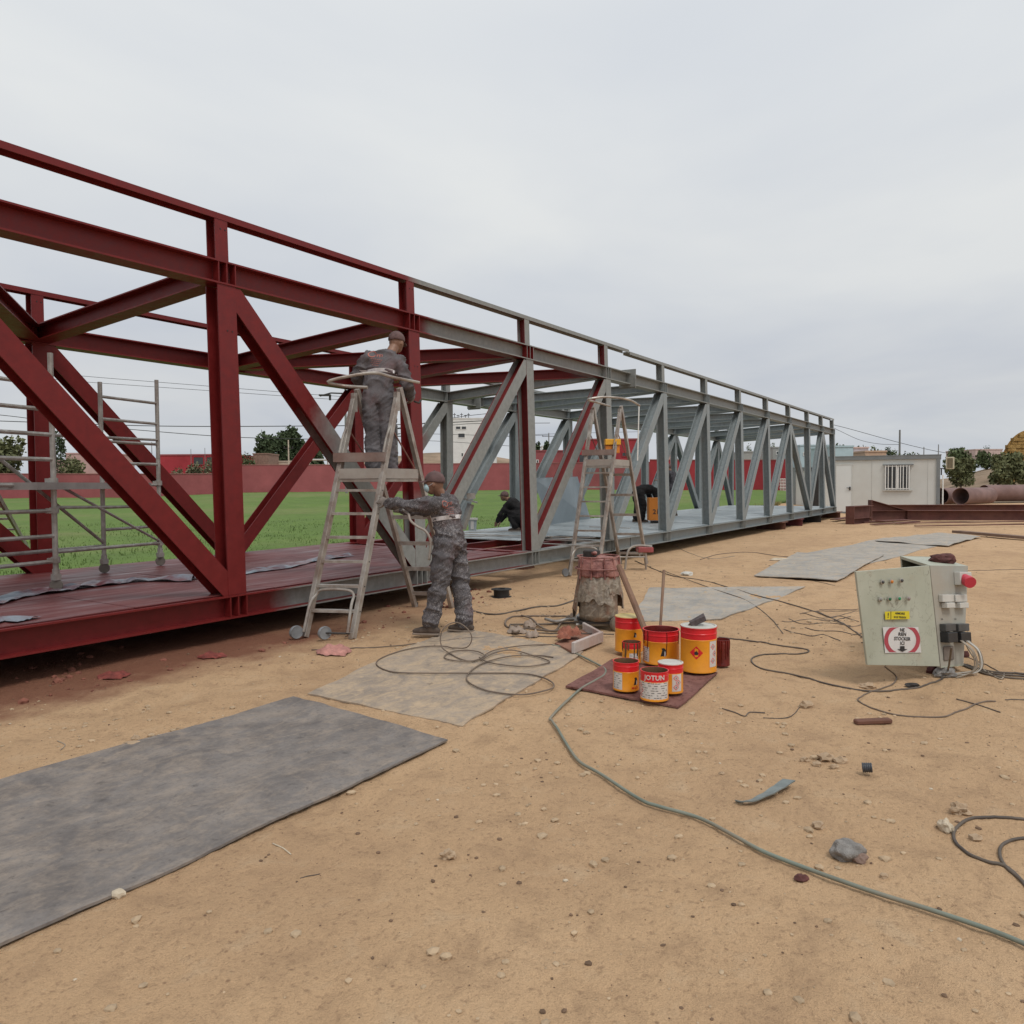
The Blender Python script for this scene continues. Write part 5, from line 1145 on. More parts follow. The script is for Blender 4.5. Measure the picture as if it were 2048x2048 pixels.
Jb = dict(head=P(.42, 0, .72), neck=P(.34, 0, .80), chest=P(.22, 0, .86), waist=P(.02, 0, .86), pelvis=P(-.14, 0, .80), shL=P(.28, .18, .84), shR=P(.28, -.18, .84), elL=P(.36, .2, .6), elR=P(.34, -.2, .6), wrL=P(.42, .12, .40), wrR=P(.40, -.1, .4), hdL=P(.45, .1, .32), hdR=P(.44, -.1, .32),
          hipL=P(-.13, .1, .78), hipR=P(-.13, -.1, .78), knL=P(-.06, .12, .42), knR=P(-.02, -.12, .42), anL=P(-.12, .12, .09), anR=P(-.08, -.12, .09), sole=b.z)
person(Jb, f, 'man in black clothes bending over between the farther ladder and the orange box', M_covd, b, voxel=.022, cap=False, band=False, seed=8)
g = deckpt(1346, 1032); b = Vector(g); f = (-rh * .7 + fh * .5).normalized(); l = Z.cross(f); P = lambda a, bb, c_: b + f * a + l * bb + Z * c_
Js = dict(head=P(.16, 0, 1.50), neck=P(.10, 0, 1.38), chest=P(.05, 0, 1.24), waist=P(0, 0, 1.04), pelvis=P(0, 0, .88), shL=P(.05, .19, 1.3), shR=P(.05, -.19, 1.3), elL=P(.2, .24, 1.08), elR=P(.2, -.24, 1.06), wrL=P(.42, .16, 1.10), wrR=P(.42, -.16, 1.05), hdL=P(.5, .14, 1.12), hdR=P(.5, -.14, 1.07),
          hipL=P(0, .1, .86), hipR=P(0, -.1, .86), knL=P(.03, .11, .47), knR=P(.0, -.11, .47), anL=P(0, .12, .09), anR=P(0, -.12, .09), sole=b.z)
person(Js, f, 'man in dark camouflage like clothes standing behind the first grey diagonal past the thick post', cover_mat("camo_clothes", (.045, .043, .05), (.25, .25, .27), .8), b, voxel=.022, cap=True, band=False, seed=9)

# ---------------------------------------------------------------- things lying about the yard
def tzs(x, y, r=.12): return float(np.mean(terrain(np.array([x, x + r, x - r, x, x]), np.array([y, y, y, y + r, y - r]))))
def dusty(name, dark, light, dust, amt, sc=1.6):
    n = NT(name); c = n.coord(False); a = n.noise(c, sc, 6, .65, .5); b = n.noise(c, sc * 4.5, 6, .7, .3); d = n.noise(c, 45, 4, .7)
    mp = n.n("ShaderNodeMapping"); mp.inputs['Scale'].default_value = (1.0, 2.0, 1); n.l(c, mp.inputs[0]); st = n.noise(mp.outputs[0], 3.4, 7, .7, 1.2)
    k = n.ramp(a, [(.38, dark), (.60, light)]); k = n.mix(n.ramp(st, [(.44, 0), (.66, amt)]), k, dust); k = n.mix(n.ramp(b, [(.50, 0), (.68, amt * .8)]), k, tuple(min(1, x * 1.1) for x in dust))
    k = n.mix(n.ramp(b, [(.30, .7), (.40, 0)]), k, tuple(x * .55 for x in dark)); k = n.mix(n.ramp(d, [(.36, .3), (.5, 0)]), k, tuple(x * .7 for x in dark))
    n.set(k, n.ramp(b, [(.3, .6), (.6, .9)]), 0, .2); n.bump(n.math('ADD', n.math('MULTIPLY', a, .6), n.math('MULTIPLY', d, .25)), .35, .012); return n.m
M_mat1 = dusty("rubber_mat_dark", (.14, .126, .120), (.215, .195, .182), (.35, .285, .225), .45, 2.8)
M_mat2 = dusty("dusty_mat", (.27, .225, .185), (.37, .30, .235), (.47, .355, .24), .95, 2.4)
M_mat3 = dusty("pale_mat", (.28, .272, .255), (.38, .36, .33), (.48, .385, .285), .7, 2)
def mat_sheet(c4, label, mat, up=.014, th=.011, wave=.012, seed=0, nx=34, ny=18, wear=0.0, group='grey mats laid over the sand'):
    a, b, c, d = [Vector((p[0], p[1], 0)) for p in c4]; vs = []; 
    def P(s, t):
        if wear:
            s2 = s + wear * (mnoise.noise(Vector((t * 6, seed, 1))) * (1 if s < .02 or s > .98 else 0)); t2 = t + wear * (mnoise.noise(Vector((s * 9, seed, 5))) * (1 if t < .02 or t > .98 else 0)); 
        else: s2, t2 = s, t
        p = a.lerp(b, s2).lerp(d.lerp(c, s2), t2); w = wave * (mnoise.noise(Vector((p.x * 1.3, p.y * 1.3, seed * 7))) + .35)
        e = min(s, 1 - s, t, 1 - t); w += .010 * max(0, 1 - e * 14) * (.4 + mnoise.noise(Vector((p.x * 2, p.y * 2, seed))))
        return Vector((p.x, p.y, tzs(p.x, p.y) + up + max(w, -.004)))
    n1, n2 = nx + 1, ny + 1
    for j in range(n2):
        for i in range(n1): vs.append(P(i / nx, j / ny))
    vs += [v - Vector((0, 0, th)) for v in vs]; N = n1 * n2; fs = []
    for j in range(ny):
        for i in range(nx):
            q = j * n1 + i; fs.append((q, q + 1, q + n1 + 1, q + n1)); fs.append((N + q, N + q + n1, N + q + n1 + 1, N + q + 1))
    for i in range(nx): fs += [(i, N + i, N + i + 1, i + 1), (ny * n1 + i, ny * n1 + i + 1, N + ny * n1 + i + 1, N + ny * n1 + i)]
    for j in range(ny): fs += [(j * n1, (j + 1) * n1, N + (j + 1) * n1, N + j * n1), (j * n1 + nx, N + j * n1 + nx, N + (j + 1) * n1 + nx, (j + 1) * n1 + nx)]
    o = MB().add(vs, fs).build('floor_mat', mat, smooth=True, auto=40); return tag(o, label, 'mat', group)
g2 = lambda u, v: tuple(G(u, v)[:2])
mat_sheet([(.55, 2.75), (3.53, 2.75), (3.72, 4.27), (.55, 4.20)], 'large dark blue grey mat in the left foreground, nearest the camera', M_mat1, .020, seed=1, nx=70, ny=34, wear=.006)
mat_sheet([(-.6, 2.95), (2.5, 2.95), (2.97, 4.30), (-.6, 4.34)], 'dark mat lying mostly beneath the nearest one, its edge showing at the left', M_mat1, .010, seed=2)
mat_sheet([(3.80, 2.84), (6.10, 3.22), (6.45, 4.95), (3.86, 4.28)], 'sand dusted beige grey mat in the middle under the cable loops', M_mat2, .002, seed=3, nx=60, ny=34, wave=.016, wear=.012)
mat_sheet([g2(1262, 1246), g2(1440, 1240), g2(1610, 1176), g2(1300, 1176)], 'pale grey mat right behind the paint cans', M_mat3, .003, seed=4, wave=.014, wear=.015)
mat_sheet([g2(1508, 1154), g2(1674, 1166), g2(1768, 1112), g2(1594, 1108)], 'pale grey mat with a dark front edge left of the electrical cabinet', M_mat3, .03, seed=5)
mat_sheet([g2(1600, 1110), g2(1740, 1128), g2(1885, 1090), g2(1772, 1076)], 'pale mat behind the electrical cabinet, second farthest', M_mat3, .006, seed=6, wear=.01)
mat_sheet([g2(1750, 1084), g2(1897, 1095), g2(1962, 1077), g2(1880, 1067)], 'farthest pale mat with a lifted corner, beside the long brown plank', M_mat3, .03, seed=7, wave=.03)
n = NT("red_board"); c = n.coord(False); a = n.noise(c, 6, 6, .7, .4); b = n.noise(c, 28, 4, .7); k = n.ramp(a, [(.32, (.14, .06, .05)), (.55, (.21, .10, .085)), (.75, (.27, .15, .12))])
k = n.mix(n.ramp(b, [(.36, .7), (.48, 0)]), k, (.07, .022, .02)); n.set(k, .8, 0, .3); n.bump(b, .4, .01); M_board = n.m
mat_sheet([(4.95, 2.76), (4.885, 1.87), (5.93, 1.95), (5.93, 2.86)], 'reddish brown board carrying the paint cans', M_board, .016, .014, .008, 8, 20, 20, group='boards')["category"] = 'board'
del bpy.data.objects['floor_mat.007']["group"]; bpy.data.objects['floor_mat.007'].name = 'board'

# --- text helper
def textmesh(s, size, ext=.0):
    cu = bpy.data.curves.new("t", 'FONT'); cu.body = s; cu.size = size; cu.align_x = 'CENTER'; cu.align_y = 'CENTER'; cu.extrude = ext; cu.resolution_u = 2; cu.offset = .022 * size
    o = bpy.data.objects.new("t", cu); C.objects.link(o); dg = bpy.context.evaluated_depsgraph_get(); dg.update(); me = bpy.data.meshes.new_from_object(o.evaluated_get(dg))
    v = [v.co.copy() for v in me.vertices]; f = [tuple(p.vertices) for p in me.polygons]; bpy.data.objects.remove(o); bpy.data.curves.remove(cu); bpy.data.meshes.remove(me); return v, f
# --- paint cans
n_o = simple("can_yellow", (.84, .34, .018), .35, 0, .08, 8, dirt=(.30, .06, .03), dirt_amt=.35, bump=.05); M_canr = simple("can_red", (.68, .014, .022), .33, 0, .1, 8, dirt=(.25, .03, .03), dirt_amt=.3, bump=.05)
M_tin = simple("tin_rim", (.45, .42, .38), .35, .6, .1, 9); M_label = simple("can_label", (.62, .60, .57), .5, 0, .06, 14, dirt=(.35, .2, .15), dirt_amt=.3); M_ink = simple("black_ink", (.02, .02, .022), .5)
M_wetred = simple("wet_red_paint", (.14, .018, .016), .25, 0, .3, 10); M_brownpaint = simple("brown_paint_inside", (.13, .065, .03), .5, 0, .4, 10); M_lidw = simple("pale_lid", (.56, .55, .50), .4, .1, .08, 8); M_liday = simple("yellow_lid", (.62, .50, .22), .4, .2, .1, 8)
def can(u, vbot, rpx, vrim, label, band=.30, fill=None, lid=None, dirt=None, pieces=(), h=None, yaw=0.0, tilt=0, zb=.035, body=None, handle=False):
    f = G(u, vbot, zb); hd = Vector((ray(u, vbot).x, ray(u, vbot).y, 0)).normalized(); dep = (f - CO).dot(V_F); r = rpx * dep / 1557; base = f + hd * r
    hh = h or (zat(f.x, f.y, vrim) - zb); t = thing('paint_can', label, 'paint can', (base.x, base.y, zb), 0, 'paint cans on the board')
    b0 = Vector((base.x, base.y, zb)); zr = hh * (1 - band)
    m = MB(); prof = [(0, .004), (r * .97, .004), (r, .0), (r, .012), (r * .985, .016), (r * .985, zr * .96), (r, zr * .985), (r * .985, zr)]
    m.lathe(prof, b0, 36); m.build('body', body or n_o, t, smooth=True, auto=30)
    m = MB(); prof = [(r * .985, zr), (r * .985, hh * .84), (r * 1.005, hh * .85), (r * 1.005, hh * .87), (r * .985, hh * .88), (r * .985, hh * .975), (r * 1.02, hh * .985), (r * 1.02, hh), (r * .94, hh), (r * .93, hh * .97), (r * .93, hh * .55), (0, hh * .55)]
    m.lathe(prof, b0, 36, ms=[0] * 5 + [0, 0, 1, 2, 2, 2]); m.build('top_band', [M_canr if body is None else body, M_canr if body is None else body, fill or M_wetred], t, smooth=True, auto=30)
    if lid: 
        m = MB(); m.lathe([(r * 1.0, hh - .002), (r * 1.0, hh + .006), (r * .9, hh + .008), (r * .88, hh + .002), (r * .3, hh + .006), (0, hh + .007)], b0, 32); m.build('lid', lid, t, smooth=True, auto=30)
    fa = math.atan2(-hd.y, -hd.x) + yaw
    def wrap(v, f_, ang, z, name, mt, off=.0012, kind=None):
        vs = [b0 + Vector(((r * .985 + off) * math.cos(fa + ang + p.x / r), (r * .985 + off) * math.sin(fa + ang + p.x / r), z + p.y)) for p in v]
        o = MB().add(vs, f_).build(name, mt, t)
        if kind: o["kind"] = kind
        return o
    def patch(w, h_, ang, z, name, mt, off=.001, shape=None):
        N = 8; v = []; 
        if shape: return wrap([Vector((x * w, y * h_, 0)) for x, y in shape], [tuple(range(len(shape)))], ang, z, name, mt, off)
        for j in (0, 1):
            for i in range(N + 1): v.append(Vector(((i / N - .5) * w, (j - .5) * h_, 0)))
        return wrap(v, [(i, i + 1, N + 2 + i, N + 1 + i) for i in range(N)], ang, z, name, mt, off)
    for p in pieces:
        k = p[0]
        if k == 'label':        # white label with rows of small print
            _, ang, z, w, h_ = p; patch(w, h_, ang, z * hh, 'label', M_label)
            m = MB(); r_ = random.Random(int(u)); row = h_ * .42
            vs_ = []; fs_ = []
            while row > -h_ * .45:
                x = -w * .44
                while x < w * .4:
                    l_ = r_.uniform(.008, .03); x2 = min(x + l_, w * .45); i = len(vs_); vs_ += [Vector((x, row, 0)), Vector((x2, row, 0)), Vector((x2, row + .0035, 0)), Vector((x, row + .0035, 0))]; fs_.append((i, i + 1, i + 2, i + 3)); x = x2 + r_.choice((.004, .02, .03))
                row -= .016
            wrap(vs_, fs_, ang, z * hh, 'small_print', M_ink, .0018, 'stuff')
        elif k == 'hazards':     # white label with small red framed diamonds
            _, ang, z, w, h_ = p; patch(w, h_, ang, z * hh, 'label', M_label)
            for q in range(3):
                s_ = w * .28; y = h_ * (.28 - .27 * q); x = w * (.12 if q % 2 else -.12)
                o = [Vector((x, y - s_, 0)), Vector((x + s_, y, 0)), Vector((x, y + s_, 0)), Vector((x - s_, y, 0))]; i_ = [Vector((x, y - s_ * .72, 0)), Vector((x + s_ * .72, y, 0)), Vector((x, y + s_ * .72, 0)), Vector((x - s_ * .72, y, 0))]
                wrap(o + i_, [(0, 1, 5, 4), (1, 2, 6, 5), (2, 3, 7, 6), (3, 0, 4, 7)], ang, z * hh, 'hazard_diamond', M_canr, .0018)
                wrap([Vector((x - s_ * .2, y - s_ * .25, 0)), Vector((x + s_ * .2, y - s_ * .25, 0)), Vector((x + s_ * .1, y + s_ * .3, 0)), Vector((x - s_ * .12, y + s_ * .2, 0))], [(0, 1, 2, 3)], ang, z * hh, 'hazard_mark', M_ink, .002)
        elif k == 'diamond':
            _, ang, z, s_ = p; patch(s_, s_, ang, z * hh, 'flammable_diamond', M_canr, .0014, [(0, -1), (.5, -.5), (1, 0), (.5, .5), (0, 1), (-.5, .5), (-1, 0), (-.5, -.5)])
            patch(s_ * .35, s_ * .35, ang, z * hh, 'flame_mark', M_ink, .002, [(-.6, -.9), (.6, -.9), (.9, -.2), (.5, .4), (.1, 1), (-.1, .4), (-.5, .6), (-.9, -.2)])
        elif k == 'bird':        # black bird shaped trade mark with a white belly
            _, ang, z, s_ = p; patch(s_, s_, ang, z * hh, 'trade_mark', M_ink, .0014, [(-.75, -1), (.45, -1), (.55, -.2), (.5, .4), (.25, .8), (-.15, .95), (-.55, .75), (-.35, .45), (-.45, 0)])
            patch(s_ * .35, s_ * .7, ang + s_ * .25 / r, z * hh - s_ * .3, 'trade_mark_belly', M_label, .002, [(-.4, -1), (.3, -1), (.5, 0), (.1, .8), (-.3, .5)])
        elif k == 'text':
            _, ang, z, s_, tx, mt = p; v, f_ = textmesh(tx, s_); wrap(v, f_, ang, z * hh, 'lettering', mt, .002, 'stuff')
    if handle:
        for s in (-1.2, 1.2): MB().lathe([(0, -.004), (.012, -.004), (.012, .004), (0, .006)], b0 + Vector((r * math.cos(fa + s), r * math.sin(fa + s), hh * .86)), 10, rotM('Y', PI / 2)).build('handle_lug', M_tin, t)
        s = -1.2 if u % 2 else 1.2; p0_ = b0 + Vector((r * math.cos(fa + 1.2), r * math.sin(fa + 1.2), hh * .86)); p1_ = b0 + Vector((r * math.cos(fa - 1.2), r * math.sin(fa - 1.2), hh * .86)); dn = Vector((math.cos(fa), math.sin(fa), 0))
        P_ = [p0_.lerp(p1_, k / 10) + dn * (r * (math.sin(PI * k / 10)) * .72 + .004) - Vector((0, 0, hh * .17 * math.sin(PI * k / 10))) for k in range(11)]
        MB().tube(P_, .0022, 6).build('handle', M_tin, t)
    if dirt:
        m = MB(); r_ = random.Random(int(u) + 5)
        for k in range(dirt):
            a = fa + r_.uniform(-1.5, 1.5); L_ = hh * r_.uniform(.2, .85); w = r_.uniform(.003, .008); pts = [b0 + Vector(((r * 1.0) * math.cos(a + .02 * math.sin(q)), (r * 1.0) * math.sin(a + .02 * math.sin(q)), hh * .99 - L_ * q / 5)) for q in range(6)]
            m.tube(pts, [w * .8, w, w, w * .9, w, w * .5], 5)
        m.build('paint_drips', M_wetred if fill is not M_brownpaint else M_brownpaint, t)["kind"] = 'stuff'
    return t, b0, r, hh
can(1258, 1306, 28.5, 1237, 'tall paint can with a closed yellow lid, back left behind the brown stick', .33, lid=M_liday, pieces=(('bird', .45, .52, .022),))
tB, bB, rB, hB = can(1322, 1331, 37, 1264, 'large open paint can holding the two sticks, middle of the back row', .32, fill=M_wetred, dirt=5, pieces=(('bird', .15, .40, .035), ('label', -1.0, .28, .09, .12)))
tC, bC, rC, hC = can(1397, 1347, 36.5, 1258, 'large paint can with a red flammable diamond and a brush on its lid', .26, lid=M_lidw, pieces=(('diamond', -.12, .46, .052), ('hazards', .95, .42, .085, .20)))
can(1444, 1333, 15.5, 1281, 'small can covered in dried red drips, rightmost of the group', .3, fill=M_wetred, dirt=26, body=M_wetred, handle=False, zb=.012)
can(1263, 1328, 19, 1287, 'small open can smeared with red, between the tall can and the low left one', .3, fill=M_brownpaint, dirt=12, pieces=(('label', .3, .3, .08, .07),))
can(1252, 1384, 26.5, 1327, 'low open can with a white label on its left side, front left', .32, fill=M_brownpaint, pieces=(('label', -.75, .34, .085, .125), ('bird', .85, .36, .028), ('text', .75, .12, .02, 'MULTI', M_canr)))
can(1341, 1388, 25.5, 1331, 'low can with a pale grey lid and hazard label, front right', .30, lid=M_lidw, pieces=(('hazards', .55, .38, .075, .12),))
can(1309, 1404, 28.5, 1346, 'front open can with a big white label and lettering on its red band', .34, fill=M_brownpaint, pieces=(('label', .0, .34, .22, .125), ('text', .0, .815, .046, 'JOTUN', M_label), ('hazards', -1.1, .34, .06, .12)))
# sticks and brush
M_wood = simple("stained_wood", (.17, .09, .055), .75, 0, .35, 6, dirt=(.26, .18, .12), dirt_amt=.5, bump=.3)
tp = PD(1238, 1132, 7.15); bt = bB + Vector((0, 0, hB * .5)) - rh * (rB * .55); tag(MB().tube([bt, bt.lerp(tp, .5) + Vector((.0, 0, .004)), tp], [.024, .028, .026], 9).build('stirring_stick', M_wood), 'thick brown wooden pole leaning left out of the open paint can', 'stick')
tp = PD(1328, 1141, 6.95); bt = bB + Vector((0, 0, hB * .5)) + fh * (rB * .5); tag(MB().tube([bt, bt.lerp(tp, .5), tp], [.011, .012, .014], 8).build('stirring_stick', M_wood), 'thin dark stick standing nearly upright in the open paint can', 'stick')
br = thing('paint_brush', 'wide worn paint brush lying on the lid of the diamond marked can', 'brush', bC + Vector((0, 0, hC + .01)))
c0 = bC + Vector((0, 0, hC + .045)); Mx = frame(rh * .9 + Vector((0, 0, .45)), (0, 0, 1)); MB().prism([(-.075, -.03), (.045, -.05), (.065, .05), (-.07, .025)], -.02, .02, Mx).build('bristles', simple("stiff_bristles", (.09, .07, .07), .9, 0, .4, 30, bump=.6), br)
for v in br.children[0].data.vertices: v.co += c0 - bC - Vector((0, 0, hC + .01)) + Vector((bC + Vector((0, 0, hC + .01))))
MB().tube([c0 + Mx @ Vector((-.07, 0, 0)), c0 + Mx @ Vector((-.15, .0, -.03))], [.012, .008], 8).build('handle', M_wood, br)
# --- wrapped paint pump
pc = G(1200, 1262); pu = thing('paint_pump', 'paint pump wrapped in stained plastic film on a small wheeled frame', 'paint pump', (pc.x, pc.y, 0))
pb_ = Vector((pc.x, pc.y, 0)) + fh * .16
n = NT("wrapped_film"); c = n.coord(False); mp = n.n("ShaderNodeMapping"); mp.inputs['Scale'].default_value = (3, 3, 4); n.l(c, mp.inputs[0]); a = n.noise(mp.outputs[0], 3.5, 6, .7, 1.6); b = n.noise(c, 5, 4, .6)
k = n.ramp(a, [(.3, (.13, .10, .075)), (.5, (.26, .215, .165)), (.7, (.42, .37, .30))]); k = n.mix(n.ramp(b, [(.48, 0), (.6, .65)]), k, (.26, .13, .08)); n.set(k, .35, 0, .6); n.bump(a, .7, .02); M_wrap = n.m
n = NT("pink_primer_skin"); c = n.coord(False); a = n.noise(c, 8, 5, .7, .6); k = n.ramp(a, [(.34, (.13, .035, .03)), (.52, (.29, .12, .10)), (.7, (.42, .22, .18))]); n.set(k, .5, 0, .5); n.bump(a, .7, .02); M_pinkp = n.m
m = MB(); prof = [(.0, .10), (.19, .10), (.205, .16), (.20, .25), (.195, .34), (.20, .42), (.185, .50), (.16, .53), (0, .54)]; m.lathe(prof, pb_, 36)
dr_ = m.build('wrapped_drum', M_wrap, pu, smooth=True)
for v in dr_.data.vertices:
    w = v.co + Vector(pu.location); a_ = math.atan2(w.y - pb_.y, w.x - pb_.x); v.co += Vector((math.cos(a_), math.sin(a_), 0)) * (.018 * (vnoise(np.array([a_ * 4 + 9]), np.array([w.z * 9 + a_ * 2]))[0] - .5) * (1 if w.z > .11 else 0))
rs = random.Random(3)
m = MB(); m.lathe([(0, .52), (.19, .52), (.225, .56), (.22, .68), (.19, .73), (0, .74)], pb_, 28); hd_o = m.build('pump_head', M_pinkp, pu, smooth=True, auto=40)
for v in hd_o.data.vertices:
    w = v.co + Vector(pu.location); v.co += (w - pb_ - Vector((0, 0, .63))).normalized() * .05 * mnoise.noise(w * 9)
for i in range(9):
    a = rs.uniform(0, 2 * PI); p = pb_ + Vector((math.cos(a) * .17, math.sin(a) * .17, rs.uniform(.56, .72))); MB().icos(p, (rs.uniform(.04, .07), rs.uniform(.03, .05), rs.uniform(.03, .05)), None, 2, .5, i).build('pump_fitting', M_pinkp, pu, smooth=True)
m = MB(); m.tube([pb_ + Vector((math.cos(t) * .235, math.sin(t) * .235, .63)) for t in [k * 2 * PI / 24 for k in range(24)]], .008, 6, closed=True); m.build('guard_ring', M_pinkp, pu)
m = MB(); m.tube([pb_ + Vector((math.cos(t) * .215, math.sin(t) * .215, .75)) for t in [k * 2 * PI / 24 for k in range(24)]], .008, 6, closed=True); m.build('guard_ring', M_pinkp, pu)
for a in (.3, 1.5, 2.7, 3.9, 5.1, 4.4, 3.3): MB().tube([pb_ + Vector((math.cos(a) * .235, math.sin(a) * .235, .53)), pb_ + Vector((math.cos(a) * .215, math.sin(a) * .215, .755))], .008, 6).build('guard_bar', M_pinkp, pu)
MB().box(pb_ + Vector((-.05, .05, .775)), (.15, .13, .08)).build('pump_cap', M_dark, pu, bevel=.01); MB().icos(pb_ + Vector((-.06, .02, .79)) - fh * .06, (.035, .03, .02), None, 2, .3, 3).build('pink_smear', M_pinkp, pu)
def rag(c, sx, sy, sz, mat, label, name='rag', seed=1, par=None, cat='rag', group=None, n_=14):
    vs = []; fs = []
    for j in range(n_):
        for i in range(n_):
            x, y = (i / (n_ - 1) - .5) * 2, (j / (n_ - 1) - .5) * 2; rr = 1 - .3 * abs(mnoise.noise(Vector((x * 1.5, y * 1.5, seed)))) - .25 * (abs(x) * abs(y))
            q = c + rh * (x * sx * rr * .5) + fh * (y * sy * rr * .5); h = sz * max(0, (mnoise.noise(Vector((x * 2.2, y * 2.2, seed * 3))) * .8 + .6) * (1 - max(abs(x), abs(y)) ** 3 * .9)) + sz * .35 * abs(mnoise.noise(Vector((x * 6, y * 6, seed))))
            z0_ = c.z if par or c.z > .05 else tz(q.x, q.y); vs.append((q.x, q.y, z0_ + .004 + h))
    fs = [(j * n_ + i, j * n_ + i + 1, (j + 1) * n_ + i + 1, (j + 1) * n_ + i) for j in range(n_ - 1) for i in range(n_ - 1)]
    o = MB().add(vs, fs).build(name, mat, par, smooth=True)
    return o if par else tag(o, label, cat, group)
for sd, (a0_, a1_, rr_, zb_) in enumerate(((.3, 2.5, .235, .16), (2.3, 4.3, .225, .30), (-2.2, -.9, .22, .36), (-1.0, .5, .25, .20))):   # torn film hanging in folds round the drum
    NA, NZ = 26, 14; vs = []
    for j in range(NZ + 1):
        for i in range(NA + 1):
            a = a0_ + (a1_ - a0_) * i / NA; t_ = j / NZ; rag_ = .10 * mnoise.noise(Vector((a * 3.1, sd, 4))); z = .60 - (.60 - zb_ - rag_) * t_
            rr = .195 + (rr_ - .195 + .02) * t_ ** .8 + .030 * mnoise.noise(Vector((a * 7, z * 3.0, sd * 5))) * (.3 + t_) + .012 * mnoise.noise(Vector((a * 19, z * 7, sd)))
            vs.append(pb_ + Vector((math.cos(a) * rr, math.sin(a) * rr, z)))
    MB().add(vs, [(j * (NA + 1) + i, j * (NA + 1) + i + 1, (j + 1) * (NA + 1) + i + 1, (j + 1) * (NA + 1) + i) for j in range(NZ) for i in range(NA)]).build('loose_film', M_wrap, pu, smooth=True)
MB().box(pb_ + Vector((0, 0, .085)), (.42, .34, .02), frame(rh)).build('base_plate', M_dark, pu)
for s in (-.12, .12): MB().tube([pb_ - rh * .24 + fh * s + Vector((0, 0, .06)), pb_ + rh * .22 + fh * s + Vector((0, 0, .06))], .014, 8).build('frame_tube', M_galv, pu)
Mr = simple("dusty_tyre", (.16, .13, .10), .85, 0, .3, 9)
for s in (-.19, .16):
    cw = pb_ + rh * .17 + fh * s + Vector((0, 0, .075)); Mx = Matrix((rh * .6 + fh * -.8 * 0, Vector((0, 0, 1)), (fh * .9 - rh * .45).normalized())).transposed(); Mx = frame((fh * .9 - rh * .45)); Mx = Matrix((Mx.col[1], Mx.col[2], Mx.col[0])).transposed()
    w_ = MB().lathe([(.03, -.03), (.06, -.032), (.078, -.02), (.08, 0), (.078, .02), (.06, .032), (.03, .03)], cw, 22, Mx).build('wheel', Mr, pu, smooth=True, auto=40); h_ = MB().lathe([(0, -.026), (.03, -.024), (.03, .024), (0, .026)], cw, 12, Mx).build('hub', M_dark, w_); h_.location = (0, 0, 0)
# --- tray with rags
ty = thing('polystyrene_tray', 'broken white polystyrene tray on the sand in front of the pump', 'tray', G(1155, 1295))
c_ = [G(1110, 1292), G(1146, 1310), G(1204, 1286), G(1166, 1264)]; Mpoly = simple("dirty_polystyrene", (.50, .45, .42), .85, 0, .12, 10, dirt=(.36, .20, .15), dirt_amt=.6); Mtb = simple("primer_stained_card", (.27, .13, .085), .85, 0, .3, 8)
vs = [Vector((p.x, p.y, .012)) for p in c_] + [Vector((p.x, p.y, .03)) for p in c_]; MB().add(vs, [(0, 3, 2, 1), (4, 5, 6, 7), (0, 1, 5, 4), (1, 2, 6, 5), (2, 3, 7, 6), (3, 0, 4, 7)]).build('base', Mtb, ty)
p, q = c_[1], c_[2]; MB().box((p + q) / 2 + Vector((0, 0, .062)), ((q - p).length, .035, .10), frame(q - p)).build('side_wall', Mpoly, ty, bevel=.006)
p, q = c_[2], c_[3]; MB().box((p + q) / 2 + Vector((0, 0, .058)), ((q - p).length - .04, .03, .09), frame(q - p)).build('side_wall', Mpoly, ty, bevel=.006)
M_rago = simple("primer_soaked_rag", (.30, .11, .07), .9, 0, .4, 16, bump=.5); M_ragr = simple("red_rag", (.20, .045, .035), .9, 0, .4, 16, bump=.5); M_ragp = simple("pink_rag", (.42, .20, .17), .9, 0, .35, 16, bump=.5)
c0 = G(1140, 1284); c0.z = .03; rag(Vector((c0.x, c0.y, .06)), .26, .2, .10, M_rago, 'orange brown paint soaked rag crumpled in the white tray', seed=4, n_=20)
c0 = G(1128, 1290); rag(Vector((c0.x, c0.y, .06)), .16, .16, .06, M_rago, 'smaller orange brown rag at the open left side of the white tray', seed=9)
for i, (u, v, sx, sy, sz, mt, lab) in enumerate(((228, 1352, .26, .22, .04, M_ragr, 'dark red rag on the sand, leftmost, under the red chord'), (424, 1317, .27, .2, .04, M_ragr, 'flat brownish red rag on the sand below the foot of the tall red post'), (666, 1304, .36, .3, .07, M_ragp, 'pinkish rag beside the ladder wheels'))):
    rag(G(u, v), sx, sy, sz, mt, lab, seed=20 + i, group='paint rags on the sand')
# --- black spool
sp_ = G(1003, 1194); t = thing('cable_spool', 'small black plastic spool standing on the sand near the chord', 'spool', (sp_.x, sp_.y, tz(sp_.x, sp_.y))); b0 = Vector(t.location)
MB().lathe([(0, .0), (.135, .0), (.135, .008), (.10, .009)], b0, 28).build('flange', M_black, t); MB().lathe([(.105, .009), (.105, .10)], b0, 28).build('drum', M_black, t, smooth=True); MB().lathe([(.10, .10), (.138, .10), (.138, .11), (.05, .11), (.05, .10)], b0, 28).build('flange', M_black, t)
